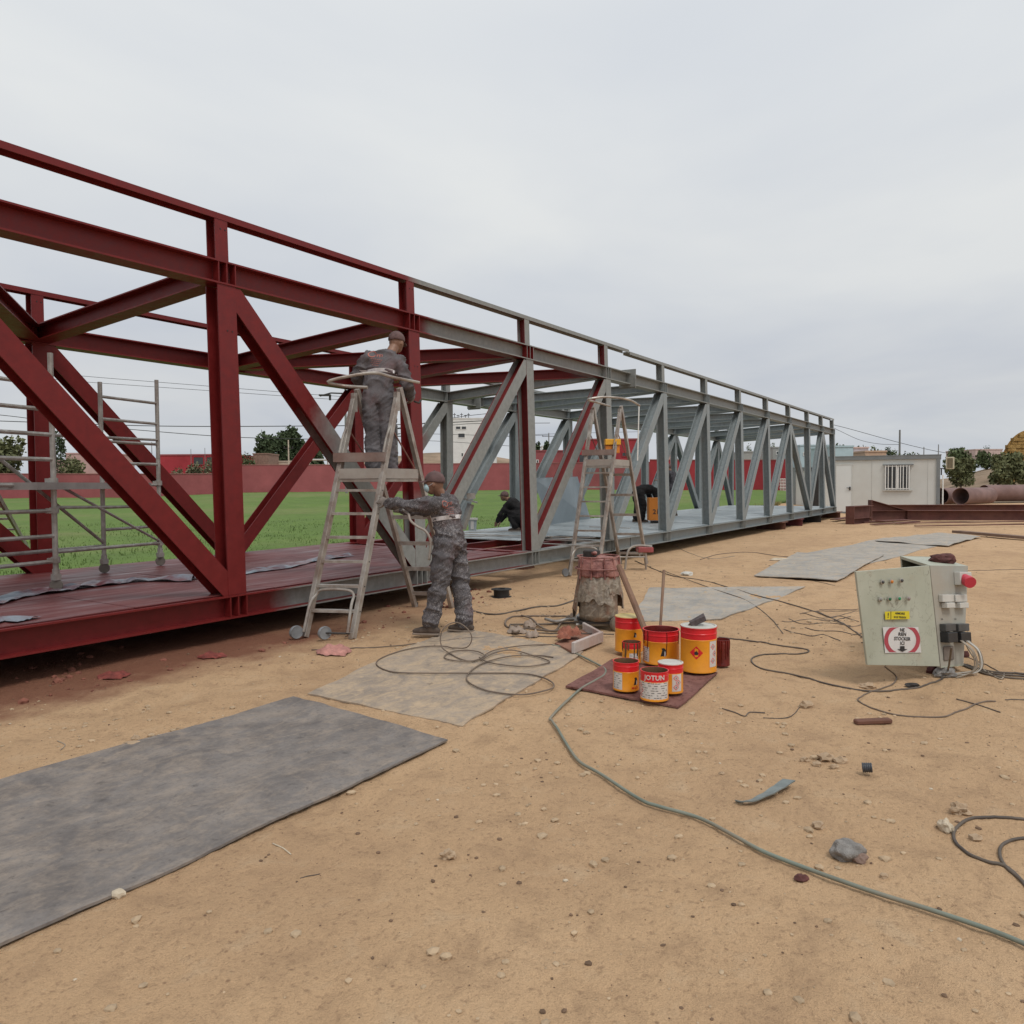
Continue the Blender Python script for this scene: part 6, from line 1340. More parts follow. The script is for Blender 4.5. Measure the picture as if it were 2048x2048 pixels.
# --- hoses and cables: (u, v, height above ground)
def cable(pts, r, mat, label, cat='cable', name='cable', group=None, seg=8, z0=.0):
    P = []
    for p in pts:
        u, v = p[0], p[1]; h = p[2] if len(p) > 2 else 0.0
        q = G(u, v, h) if h else G(u, v); q = Vector((q.x, q.y, (tzs(q.x, q.y, .05) + r * .8 + z0) if not h else h)); P.append(q)
    S_ = smoothpath(P, seg); out = []
    for q in S_:
        q = q + Vector((.004 * mnoise.noise(q * 2.5), .006 * mnoise.noise(q * 2.5 + Vector((7, 1, 3))), 0)); z = tz(q.x, q.y) + r * .7
        out.append(Vector((q.x, q.y, max(q.z, z))))
    return tag(MB().tube(out, r, 7).build(name, mat, smooth=True), label, cat, group)
M_hoseg = simple("grey_green_hose", (.17, .20, .165), .6, 0, .2, 5, dirt=(.28, .22, .16), dirt_amt=.6, obj=False); M_hoseb = simple("brown_dusty_hose", (.13, .095, .07), .7, 0, .25, 6, dirt=(.26, .2, .15), dirt_amt=.6, obj=False)
M_cabd = simple("dark_cable", (.075, .06, .05), .65, 0, .3, 6, dirt=(.22, .17, .12), dirt_amt=.5, obj=False); M_cabg = simple("pale_cable", (.30, .26, .21), .65, 0, .2, 6, dirt=(.36, .28, .2), dirt_amt=.5, obj=False)
cable([(1575 * 1 - 470, 1294), (1130, 1300), (1195, 1330), (1211, 1341), (1208, 1354), (1189, 1367), (1158, 1386), (1104, 1440), (1103, 1450), (1116, 1468), (1140, 1507), (1161, 1530), (1200, 1551), (1279, 1599), (1318, 1615), (1400, 1640), (1474, 1681), (1529, 1714), (1624, 1751), (1745, 1795), (1880, 1842), (2040, 1905), (2200, 1990)],
      .0085, M_hoseg, 'long grey green hose winding from the board to the lower right corner', 'hose', 'hose', seg=10, z0=.012)
k3 = lambda L: [(700 + a * .2588, 1150 + b * .2588, *c) for a, b, *c in L]
cable(k3([(1570, 640), (1450, 630), (1250, 640), (1080, 680), (960, 740), (905, 810), (930, 870), (1050, 920), (1200, 945), (1350, 955), (1480, 930), (1572, 890), (1550, 835), (1430, 792), (1250, 778), (900, 785), (600, 785), (350, 770), (230, 730), (205, 690), (260, 650), (400, 600), (560, 572), (720, 575), (800, 590)]),
      .0058, M_hoseb, 'thin brown hose making the largest loops over the dusty mat', 'hose', 'hose', 'thin hose loops', z0=.016)
cable(k3([(800, 590), (900, 560, .05), (942, 500, .12), (920, 430, .2), (850, 375, .25), (780, 372, .25), (720, 420, .2), (700, 490, .12), (715, 560, .05), (760, 620), (850, 668), (950, 688), (1020, 660), (1060, 625), (1150, 592), (1350, 565), (1570, 555)]),
      .0055, M_hoseb, 'thin hose loop springing up in front of the painter\'s shoe', 'hose', 'hose', 'thin hose loops', z0=.018)
cable(k3([(1030, 635), (980, 612), (880, 603), (780, 620), (728, 655), (780, 680), (900, 692), (1000, 672), (1040, 640)]), .0055, M_hoseb, 'smallest flat hose loop on the dusty mat', 'hose', 'hose', 'thin hose loops', z0=.02)
cable(k3([(1010, 680), (1120, 620), (1250, 602), (1400, 630), (1540, 672), (1480, 705), (1350, 725), (1180, 712), (1060, 690), (1000, 660)]), .0055, M_hoseb, 'flat oval hose loop at the right of the dusty mat', 'hose', 'hose', 'thin hose loops', z0=.02)
cable(k3([(-300, 580), (110, 560), (440, 530), (700, 515), (900, 500), (1250, 487), (1560, 485), (1800, 486)]), .005, M_cabd, 'straight thin cable running from the ladder wheels to the pump', seg=6)
cable(k3([(960, 290), (1040, 303), (1150, 308), (1290, 285), (1450, 252), (1600, 245), (1740, 205), (1800, 190)]), .010, M_cabd, 'thick dark cable from behind the painter to the pump', seg=6)
k6 = lambda L: [(980 + a * .1656, 1080 + b * .1656, *c) for a, b, *c in L]
for i, (L_, r_, mt, lab) in enumerate((([(1110, 945), (800, 940), (430, 940), (260, 955), (185, 1015), (215, 1075), (330, 1060)], .011, M_hoseb, 'outermost hose of the pile left of the pump'), ([(240, 1050), (400, 1046), (700, 1040), (1000, 1030), (1150, 1040)], .010, M_cabd, 'straight dark hose through the middle of the hose pile'),
        ([(380, 950), (500, 985), (600, 1070), (720, 1130), (800, 1112), (860, 1040), (950, 950)], .010, M_hoseb, 'hose dipping in a V across the hose pile'), ([(240, 1080), (300, 1165), (420, 1120), (560, 1130), (760, 1140), (930, 1110)], .011, M_hoseb, 'hose along the front of the hose pile'),
        ([(560, 1178), (760, 1180), (1000, 1180), (1500, 1190)], .006, M_cabd, 'thin straight cable along the near side of the hose pile'), ([(670, 1015), (800, 985, .05), (920, 960, .07), (1020, 950, .06), (1110, 920)], .017, M_galv, 'grey spray gun pipe lying on the hose pile'))):
    cable(k6(L_), r_, mt, lab, 'hose', 'hose', 'hose pile beside the pump', z0=.008 * i)
for i, (u, v, s, lab) in enumerate(((1035, 1268, .22, 'large dusty cloth wad at the left end of the hose pile'), (1065, 1276, .15, 'small dusty cloth wad in front of the hose pile'), (1145, 1240, .12, 'knot of dusty film beside the pump frame'), (1060, 1256, .16, 'flat dusty cloth under the middle of the hose pile'))):
    rag(G(u, v), s, s * .8, .07, simple("dusty_cloth", (.33, .26, .21), .9, 0, .25, 14, bump=.5, dirt=(.2, .14, .1)), lab, 'cloth', 40 + i, group='dusty cloths', cat='cloth')
k7 = lambda L: [(1500 + a * .2836, 1040 + b * .2836, *c) for a, b, *c in L]
kc = lambda L: [(1680 + a * .1905, 1080 + b * .1905, *c) for a, b, *c in L]
cable([(1270, 1122), (1289, 1132), (1341, 1150), (1406, 1160), (1460, 1176), (1500, 1187)] + k7([(200, 570), (430, 635), (620, 720), (800, 840)]), .007, M_cabd, 'dark cable crossing the pale mat towards the cabinet', group='cables to the cabinet')
cable([(1330, 1143), (1420, 1176), (1490, 1200), (1540, 1235), (1566, 1268)] , .005, M_cabd, 'thin cable curving over the near edge of the pale mat', group='cables to the cabinet')
cable(k7([(130, 320), (260, 360), (430, 425), (600, 470)]), .004, M_cabd, 'thin wire lying across the mat left of the cabinet', group='cables to the cabinet')
cable(k7([(-220, 830), (0, 852), (200, 895), (370, 918), (415, 938), (330, 952), (200, 955), (60, 962), (10, 992), (80, 1050), (300, 1092), (550, 1160), (800, 1203), (1000, 1205), (1180, 1180), (1340, 1130), (1390, 1080), (1410, 1000, .25), (1420, 900, .42)]), .0068, M_cabd, 'long cable sweeping in a big curve to the cabinet sockets', group='cables to the cabinet')
cable(k7([(950, 1035, .12), (1030, 1105), (1000, 1160), (850, 1212), (780, 1255)]) + kc([(190, 1700), (300, 1765), (550, 1832), (800, 1852), (1100, 1850), (1300, 1782), (1430, 1722), (1550, 1692), (1640, 1694)]), .0055, M_hoseb, 'brown wire making a wide loop in front of the cabinet', group='cables to the cabinet')
cable(kc([(1220, 1672), (1380, 1712), (1540, 1762), (1680, 1812)]), .004, M_cabd, 'short thin wire crossing the loop right of the cabinet')
cable(kc([(1740, 1680), (1932, 1682), (2200, 1700)]), .004, M_cabd, 'thin wire leaving the right edge below the cabinet')
for i, (d_, lab) in enumerate(((0, 'upper'), (26, 'middle'), (52, 'lower'))):
    cable(kc([(1290, 1310 + d_ * .3), (1420, 1350 + d_ * .6), (1600, 1392 + d_ * .9), (1932, 1420 + d_), (2300, 1440 + d_)]), .0085, M_cabd, lab + ' of three thick dark cables leaving the cabinet to the right', group='thick cables right of the cabinet')
cable(kc([(1300, 1010, .25), (1330, 1120, .16), (1420, 1260, .06), (1540, 1400), (1680, 1470), (1720, 1440)]), .006, M_cabg, 'pale cable dropping from the sockets to the thick cables', group='cables to the cabinet')
cable(kc([(1340, 1230, .06), (1500, 1300), (1680, 1390), (1720, 1400), (1710, 1470)]), .005, M_hoseb, 'thin brown cable from behind the cabinet tied to the thick cables', group='cables to the cabinet')
cable(kc([(1340, 325), (1600, 322), (1932, 320), (2300, 322)]), .004, M_cabd, 'thin straight wire behind the cabinet at the right edge')
for i in range(9):
    r_ = random.Random(50 + i); a = [(r_.uniform(1560, 1640), r_.uniform(1215, 1262))]
    for k_ in range(4): a.append((a[-1][0] + r_.uniform(15, 42), a[-1][1] + r_.uniform(-12, 14)))
    cable(a, .0042, M_cabd if i % 2 else M_hoseb, 'thin wire in the tangle left of the cabinet', 'cable', 'cable', 'tangle of wires left of the cabinet')
k5 = lambda L: [(1624 + a * .2195, 1380 + b * .2195) for a, b in L]
cable(k5([(2300, 1195), (1932, 1180), (1700, 1165), (1450, 1190), (1320, 1268), (1292, 1350), (1330, 1430), (1440, 1530), (1600, 1600), (1740, 1632), (1830, 1690), (1932, 1790), (2080, 1950)]), .0072, M_cabd, 'outer brown cable loop in the lower right corner', group='cable loops in the lower right corner')
cable(k5([(2300, 1370), (1932, 1362), (1790, 1382), (1715, 1445), (1718, 1560), (1780, 1660), (1900, 1760), (2000, 1900), (2120, 2150)]), .0066, M_cabd, 'inner brown cable loop in the lower right corner', group='cable loops in the lower right corner')
cable([(1445, 1416), (1470, 1424), (1490, 1431), (1500, 1424), (1530, 1425)], .004, M_cabd, 'frayed bit of dark rope on the sand right of the board', 'rope', 'rope')
cable([(1526, 1434), (1560, 1436), (1585, 1430), (1602, 1411)], .003, M_cabd, 'thin dry root beside the clod of earth', 'root', 'root')
cable([(1400, 1120), (1440, 1108), (1500, 1105), (1560, 1112), (1620, 1118)], .006, M_cabd, 'dark rope lying on the sand between the bridge and the pale mats', 'rope', 'rope')
cable([(1340, 1086), (1375, 1105), (1420, 1117), (1470, 1112)], .005, M_cabg, 'pale cable coming down from the bridge chord to the sand')
# --- electrical cabinet
eb = [PD(1882, 1336, 5.95), PD(1927, 1331, 6.14), None, PD(1818, 1314, 6.68)]; et = [PD(1860, 1131, 5.98), PD(1936, 1132, 6.12), None, PD(1800, 1112, 6.70)]
eb[2] = eb[1] + eb[3] - eb[0]; et[2] = et[1] + et[3] - et[0]
ec = thing('electrical_cabinet', 'pale green grey electrical cabinet with its door ajar and sockets on the right side', 'cabinet', (eb[0] + eb[2]) / 2)
_r = ((eb[1] - eb[0]).cross(et[0] - eb[0])).normalized(); _d = ray(1936, 1132); et[1] = CO + _d * ((eb[0] - CO).dot(_r) / _d.dot(_r)); et[2] = et[1] + et[3] - et[0]
n = NT("cabinet_paint"); c = n.coord(False); a = n.noise(c, 2.5, 5, .6); s_ = n.noise(c, 13, 6, .75, .6); s2 = n.noise(c, 3.2, 4, .6, .8); k = n.ramp(a, [(.3, (.345, .36, .285)), (.7, (.43, .44, .36))])
k = n.mix(n.ramp(s_, [(.62, 0), (.68, .8)]), k, (.12, .11, .09)); k = n.mix(n.ramp(s2, [(.494, 0), (.5, .45), (.506, 0)]), k, (.16, .15, .12)); k = n.mix(n.ramp(n.noise(c, 4, 5, .7), [(.56, 0), (.75, .4)]), k, (.36, .27, .19)); n.set(k, .5, 0, .4); n.bump(s_, .1, .003); M_cabp = n.m
Mds = simple("interior_shade", (.03, .03, .03), .8)
def quad(mb, p, th, nrm_):
    nrm_ = nrm_.normalized(); vs = [q for q in p] + [q - nrm_ * th for q in p]; mb.add(vs, [(0, 1, 2, 3), (7, 6, 5, 4), (0, 4, 5, 1), (1, 5, 6, 2), (2, 6, 7, 3), (3, 7, 4, 0)]); return mb
rn = ((eb[1] - eb[0]).cross(et[0] - eb[0])).normalized(); rn = rn if rn.dot(V_F) < 0 else -rn
quad(MB(), [eb[0], eb[1], et[1], et[0]], .012, rn).build('side_panel', simple("cabinet_side", (.33, .335, .30), .5, 0, .08, 5, dirt=(.36, .28, .2), dirt_amt=.4, obj=False), ec)
quad(MB(), [eb[2], eb[3], et[3], et[2]], .012, -rn).build('side_panel', M_cabp, ec)
bn = ((eb[2] - eb[1]).cross(et[1] - eb[1])).normalized(); bn = bn if bn.dot(eb[1] - eb[0]) > 0 else -bn
quad(MB(), [eb[1], eb[2], et[2], et[1]], .012, bn).build('back_panel', M_cabp, ec)
quad(MB(), [et[0], et[1], et[2], et[3]], .022, Vector((0, 0, 1))).build('top_panel', M_cabp, ec); quad(MB(), [eb[0], eb[1], eb[2], eb[3]], .012, Vector((0, 0, -1))).build('bottom_panel', M_cabp, ec)
cen = sum((q for q in eb + et), Vector()) / 8; quad(MB(), [cen.lerp(eb[0], .80), cen.lerp(eb[3], .80), cen.lerp(et[3], .80), cen.lerp(et[0], .80)], .01, -bn).build('interior_shade_plate', Mds, ec)  # near-black plate paints the shade inside the open cabinet
dq = [PD(1735, 1330, 5.70), PD(1880, 1333, 5.93), PD(1859, 1131, 5.955), PD(1712, 1143, 5.68)]; dn_ = ((dq[1] - dq[0]).cross(dq[3] - dq[0])).normalized(); dn_ = dn_ if dn_.dot(V_F) < 0 else -dn_
dr = quad(MB(), dq, .02, dn_).build('door', M_cabp, ec, bevel=.002)
def onplane(p0, n_, u, v, off=0.0): d = ray(u, v); return CO + d * ((p0 - CO).dot(n_) / d.dot(n_)) + n_ * off
DP = lambda u, v, o=.002: onplane(dq[0], dn_, u, v, o); RP = lambda u, v, o=.002: onplane(eb[0], rn, u, v, o)
Md = Matrix(((dq[1] - dq[0]).normalized(), dn_.cross((dq[1] - dq[0]).normalized()), dn_)).transposed(); Mr_ = Matrix(((eb[1] - eb[0]).normalized(), rn.cross((eb[1] - eb[0]).normalized()), rn)).transposed()
def sub(mb, name, mat, par): o = mb.build(name, mat, par); o.location = (0, 0, 0); return o
for u, v, col, nm in ((1764, 1164, (.05, .05, .05), 'lamp'), (1782, 1163, (.55, .18, .02), 'lamp'), (1802, 1161, (.05, .05, .05), 'lamp'), (1760, 1199, (.22, .22, .2), 'push_button'), (1778, 1198, (.01, .10, .04), 'push_button'), (1797, 1197, (.01, .22, .09), 'push_button'), (1816, 1197, (.25, .2, .19), 'push_button')):
    o = sub(MB().lathe([(.017, .0), (.017, .008), (.012, .009), (.012, .004)], DP(u, v, .0), 16, Md), nm + '_ring', M_tin, ec)
    sub(MB().lathe([(.0125, .002), (.0115, .014), (.006, .018), (0, .018)], DP(u, v, .0), 14, Md), nm, simple("knob_%d" % u, col, .3, 0, .05, 5, bump=0), ec)
def pl(poly, name, mat, off, P=DP, kind=None):
    o = MB().add([P(u, v, off) for u, v in poly], [tuple(range(len(poly)))]).build(name, mat, ec); o["kind"] = kind if kind else 'thing'
    if not kind: del o["kind"]
    return o
M_yel = simple("yellow_sticker", (.62, .52, .02), .5, 0, .05, 10, bump=0); M_signw = simple("sign_white", (.62, .61, .60), .5, 0, .04, 10, bump=0, dirt=(.4, .33, .28), dirt_amt=.3); M_signr = simple("sign_red", (.38, .055, .075), .5, 0, .08, 10, bump=0)
pl([(1770, 1239), (1819, 1238), (1818, 1222), (1769, 1223)], 'yellow_sticker', M_yel, .003); pl([(1765, 1254), (1769.5, 1306), (1842, 1305), (1836, 1254)][::-1], 'warning_sign', M_signw, .003)
def put(tx, u, v, size, mat, off=.005, M_=Md, P=DP, sx=1.0):
    v_, f_ = textmesh(tx, size); o = P(u, v, off); o2 = MB().add([o + M_ @ Vector((q.x * sx, q.y, 0)) for q in v_], f_).build('lettering', mat, ec); o2["kind"] = 'stuff'
put('ARMOIRE', 1799, 1227, .022, M_ink); put('SOUS TENSION', 1799, 1234.5, .020, M_ink, sx=.85); put('!', 1775.5, 1231, .05, M_ink); pl([(1780.5, 1238.5), (1781.5, 1238.5), (1781.5, 1222.5), (1780.5, 1222.5)], 'sticker_divider', M_ink, .0045)
cu, cv_ = 1803.5, 1280; o_, i_ = [], []
m = MB(); vs = []
for k_ in range(33):
    a = 2 * PI * k_ / 32
    for rr in (1.0, .78):
        x, y = 36 * rr * math.cos(a), 34 * rr * math.sin(a); y = max(-25.2, min(24.2, y)); vs.append(DP(cu + x, cv_ + y, .0045))
m.add(vs, [(2 * k_, 2 * k_ + 1, 2 * k_ + 3, 2 * k_ + 2) for k_ in range(32)]); m.build('red_ring', M_signr, ec)
for tx, v, s_ in (('NE', 1260, .036), ('RIEN', 1268.5, .036), ('STOCKER', 1277.5, .036), ('ICI', 1286.5, .036)): put(tx, 1803.5, v, s_, M_ink, .0062)
pl([(1799, 1292), (1808, 1292), (1808, 1298), (1814, 1298), (1803.5, 1303.5), (1793, 1298), (1799, 1298)][::-1], 'arrow', M_ink, .006)
# sockets on the side
M_sw = simple("white_socket", (.52, .51, .47), .45, 0, .06, 8, bump=0); M_plug = simple("red_plug", (.50, .035, .06), .4, 0, .05, 8, bump=0)
def sbox(u0, v0, u1, v1, dp, name, mat, par=ec, extra=.0):
    a, b = RP((u0 + u1) / 2, (v0 + v1) / 2, dp / 2 + extra), 0; w = (RP(u1, v0) - RP(u0, v0)).length; h = (RP(u0, v1) - RP(u0, v0)).length; o = MB().box(a, (w, h, dp), Mr_).build(name, mat, ec, bevel=.004); return o
sbox(1908, 1144, 1931, 1170, .05, 'socket', M_sw); 
p0_ = RP(1916, 1158, .05); p1_ = p0_ + rn * .07 - (eb[1] - eb[0]).normalized() * .05 - Vector((0, 0, .03)); MB().tube([p0_, p0_.lerp(p1_, .5), p0_.lerp(p1_, .52), p1_], [.042, .040, .047, .045], 16).build('plug', M_plug, ec, smooth=True, auto=40)
for (u0, u1) in ((1877, 1899), (1903, 1926)):
    sbox(u0, 1189, u1, 1204, .035, 'socket', M_sw); sbox(u0 + 5, 1205, u1 - 1, 1216, .05, 'socket_lid', M_sw); sbox(u0 + 2, 1247, u1, 1262, .05, 'socket', simple("dark_socket", (.06, .06, .06), .5)); sbox(u0 + 3, 1264, u1, 1284, .065, 'plug', M_black)
put('16A', 1883, 1238, .018, M_ink, .004, Mr_, RP); put('32A', 1910, 1238, .018, M_ink, .004, Mr_, RP)
sbox(1886, 1292, 1905, 1320, .012, 'lower_cover', simple("brown_cover", (.16, .13, .11), .7))
for k_ in range(8):
    r_ = random.Random(k_); a = RP(1910 + r_.uniform(-8, 12), 1280, .06); g_ = G(1895 + r_.uniform(-20, 30), 1352 + r_.uniform(-6, 8)); g_.z = tz(g_.x, g_.y) + .008
    P_ = smoothpath([a, a + rn * .09 + Vector((r_.uniform(-.02, .02), 0, -.08)), a + rn * .10 + Vector((r_.uniform(-.03, .03), 0, -.22)), g_], 6); tag(MB().tube(P_, .0042, 6).build('cable', M_cabg if k_ % 3 else M_sw, smooth=True), 'pale cable hanging in the bundle from the cabinet sockets', 'cable', 'bundle of pale cables at the cabinet')
def rock(u, v, w, h, mat, label, seed, name='stone', cat='stone', flat=.6, group=None, rough=.5, zb=None, sub=2, depth=1.0):
    p = G(u, v) if zb is None else G(u, v, zb); dep = (p - CO).dot(V_F); rx = w * dep / 1557 / 2; rz = h * dep / 1557 * .75; z = (tz(p.x, p.y) if zb is None else zb)
    o = MB().icos(Vector((p.x, p.y, z + rz * .35)), (rx, rx * .7 * depth, rz * .6), Matrix((rh, fh, Vector((0, 0, 1)))).transposed(), sub, rough, seed).build(name, mat, origin=(p.x, p.y, z)); 
    return tag(o, label, cat, group)
M_tan = simple("tan_stone", (.40, .29, .19), .9, 0, .2, 12, bump=.6); M_pale = simple("pale_stone", (.52, .44, .33), .9, 0, .15, 12, bump=.5); M_conc = simple("concrete_lump", (.26, .245, .23), .95, 0, .35, 26, bump=1.0, bdist=.01); M_brick = simple("maroon_brick", (.10, .035, .032), .9, 0, .4, 14, bump=.7)
zt_e = sum(q.z for q in et) / 4
rock(1885, 1124, 50, 24, M_brick, 'rough maroon brick lying on top of the electrical cabinet', 3, 'brick', 'brick', zb=zt_e + .0, rough=.45, sub=3)
rock(1865, 1346, 24, 22, M_brick, 'dark red stone propping the cabinet under its front corner', 4, group='stones under the cabinet'); rock(1890, 1352, 44, 26, M_conc, 'grey concrete lump under the right side of the cabinet', 5, group='stones under the cabinet', sub=3)
rock(1931, 1313, 14, 18, M_brick, 'small dark stone behind the right edge of the cabinet', 6); rock(1940, 1350, 34, 10, M_tan, 'flat tan clod right of the cabinet base', 7)
rock(1824, 1372, 26, 11, M_dark, 'small black block on the sand below the cabinet', 8, 'block', 'block'); rock(1735, 1374, 30, 14, M_tan, 'brown clod on the sand left below the cabinet', 9, 'clod', 'clod', rough=.8)
rock(1696, 1714, 66, 50, M_conc, 'grey gravelly concrete lump in the right foreground', 10, 'concrete_lump', 'concrete lump', sub=4, rough=.35); rock(1718, 1722, 30, 24, simple("brown_lump", (.22, .15, .12), .9), 'brown broken edge beside the gravelly concrete lump', 11, sub=3)
rock(1891, 1662, 22, 34, M_pale, 'pale cream flat stone in the right foreground', 12, sub=3, depth=2.2); rock(1920, 1628, 34, 28, M_tan, 'rough tan stone above the pale cream one', 13, sub=3, rough=.8)
rock(1636, 1656, 24, 18, M_tan, 'small tan clod left of the gravelly lump', 14, rough=.7); rock(1768, 1755, 18, 14, M_tan, 'small tan stone near the lower right', 15, rough=.6); rock(1952, 1680, 26, 18, M_tan, 'tan clod inside the outer cable loop', 16, rough=.7)
for i, (u, v, w, h, lab) in enumerate(((1652, 1516, 34, 22, 'largest clod of the crumbled heap'), (1680, 1520, 26, 16, 'right hand clod of the crumbled heap'), (1634, 1526, 18, 12, 'left hand clod of the crumbled heap'), (1668, 1532, 16, 10, 'front clod of the crumbled heap'), (1610, 1518, 18, 12, 'clod lying just left of the crumbled heap'))):
    rock(u, v, w, h, M_tan, lab + ' in the right middle foreground', 30 + i, 'clod', 'clod', group='crumbled heap of clods', rough=.8)
rock(897, 1712, 30, 26, M_tan, 'tan clod in the lower middle foreground', 17, 'clod', 'clod', sub=3, rough=.6); rock(1612, 1414, 26, 20, M_tan, 'clod of earth at the end of the dry root', 18, 'clod', 'clod', rough=.7); rock(1443, 1508 + 40, 12, 8, M_tan, 'tiny clod right of the green hose', 19, 'clod', 'clod')
rock(238, 1792, 30, 22, M_pale, 'pale stone beside the edge of the nearest mat, bottom left', 20); rock(272, 1476, 20, 14, M_tan, 'tan stone on the sand just above the nearest mat', 21); rock(262, 1490, 34, 14, M_tan, 'crumbled clod beside the edge of the nearest mat', 22, 'clod', 'clod', rough=.8)
rock(1602, 1762, 26, 18, M_brick, 'dark reddish clod under the green hose', 23, 'clod', 'clod', rough=.8)
rock(1374, 1150, 22, 12, M_lidw, 'crumpled whitish plastic bit on the sand beyond the sticks', 24, 'plastic_scrap', 'plastic scrap'); rock(1560, 1121, 40, 8, M_pale, 'flat pale stone by the dark rope beyond the mats', 25)
# crushed tin, bar, bent strip, straws
p = G(1724, 1545); MB_ = MB()
for k_ in range(5): MB_.lathe([(.028, 0), (.033, .006), (.028, .012)], Vector((0, 0, .012 * k_)), 12)
tag(MB().add([p + rotM('X', 1.45) @ (rotM('Y', .2) @ Vector(q)) * .8 + Vector((-.0, 0, .026)) for q in MB_.v], MB_.f).build('crushed_can', simple("blue_black_tin", (.06, .065, .075), .4, .3, .3, 20), smooth=True), 'small crushed dark blue tin on the sand right of the clods', 'tin')
a, b = G(1710, 1449), G(1781, 1446); tag(MB().box((a + b) / 2 + Vector((0, 0, .016)), ((b - a).length, .05, .028), frame(b - a)).build('steel_bar', M_rust, bevel=.006), 'short rusty square bar on the sand below the cabinet', 'bar')
P_ = smoothpath([G(1470, 1605), G(1496, 1608), G(1525, 1601), G(1549, 1586), G(1578, 1569)], 6); vs = []; Ls = len(P_)
for i, q in enumerate(P_):
    t_ = (P_[min(i + 1, Ls - 1)] - P_[max(i - 1, 0)]).normalized(); s_ = t_.cross(Vector((0, 0, 1))); w = .012 + .022 * (i / Ls) ; z = tz(q.x, q.y) + .012 + .018 * (i / Ls)
    for o in (-1, 1): vs.append(Vector((q.x, q.y, z + .010 * (o < 0))) - s_ * w * o)
    for o in (1, -1): vs.append(Vector((q.x, q.y, z - .006 + .010 * (o < 0))) - s_ * w * o)
tag(MB().add(vs, [(4 * i + k_, 4 * i + (k_ + 1) % 4, 4 * i + 4 + (k_ + 1) % 4, 4 * i + 4 + k_) for i in range(Ls - 1) for k_ in range(4)] + [(0, 1, 2, 3), (4 * Ls - 1, 4 * Ls - 2, 4 * Ls - 3, 4 * Ls - 4)]).build('metal_strip', simple("blue_grey_strip", (.20, .23, .225), .5, .2, .2, 20), smooth=True, auto=30), 'curved blue grey metal strip on the sand in the right foreground', 'metal strip')
cable([(546, 1686), (565, 1694), (582, 1706)], .003, M_pale, 'dry straw on the sand beside the nearest mat', 'straw', 'straw'); cable([(560 + 40, 1752), (640, 1742)], .002, M_cabd, 'thin twig on the sand below the nearest mat', 'twig', 'twig')
cable([(115, 1480), (130, 1488), (120, 1498)], .003, M_cabg, 'short twig on the sand above the nearest mat', 'twig', 'twig')
# pebbles and crumbs strewn over the sand
def pebbles(N, seed, rmin, rmax, mat, name, label, reg):
    rs = np.random.RandomState(seed); bm = bmesh.new(); bmesh.ops.create_icosphere(bm, subdivisions=1, radius=1); bv_ = np.array([v.co[:] for v in bm.verts]); bf = np.array([[v.index for v in f.verts] for f in bm.faces]); bm.free(); V = []; F = []
    x0, x1, y0, y1 = reg; n_ = 0; tries = 0
    while n_ < N and tries < N * 8:
        tries += 1; x = x0 + (x1 - x0) * rs.rand(); y = y0 + (y1 - y0) * rs.rand(); cl = vnoise(np.array([x * .9 + seed]), np.array([y * .9]))[0]
        if rs.rand() > cl ** 2.2 * 1.8: continue
        r = rmin + (rmax - rmin) * rs.rand() ** 4; s = bv_ * (1 + .35 * (rs.rand(len(bv_), 1) - .5)) * np.array([r, r * (.6 + .5 * rs.rand()), r * (.4 + .3 * rs.rand())]); a = rs.rand() * 6.28
        s = np.stack([s[:, 0] * math.cos(a) - s[:, 1] * math.sin(a), s[:, 0] * math.sin(a) + s[:, 1] * math.cos(a), s[:, 2]], 1)
        V.append(s + np.array([x, y, tz(x, y) + r * .15])); F.append(bf + n_ * len(bv_)); n_ += 1
    me = bpy.data.meshes.new(name); me.from_pydata(np.concatenate(V).tolist(), [], np.concatenate(F).tolist()); me.materials.append(mat); o = bpy.data.objects.new(name, me); C.objects.link(o); tag(o, label, 'pebbles', kind='stuff')
pebbles(3200, 1, .003, .026, simple("sandy_pebble", (.42, .31, .20), .95, 0, .3, 15, bump=.4), 'sandy_pebbles', 'sandy crumbs and pebbles strewn over the bare ground', (.8, 9, -3, 5.9)); pebbles(2200, 2, .003, .014, simple("dark_crumb", (.15, .095, .06), .95, 0, .4, 15), 'dark_crumbs', 'dark earth crumbs strewn over the bare ground', (.8, 12, -4, 6.2))
pebbles(900, 3, .006, .03, MATS["sandy_pebble"], 'far_pebbles', 'pebbles on the sand farther off between bridge and cabin', (9, 30, -5, 6.2)); pebbles(160, 4, .004, .016, M_pale, 'pale_pebbles', 'pale pebbles strewn over the bare ground', (.8, 10, -3, 5.9))
pebbles(260, 6, .008, .045, simple("red_clod", (.20, .075, .05), .95, 0, .4, 15, bump=.6), 'stained_clods', 'red stained clods of earth in the shade along the chord', (1, 9, 5.6, 7.0))
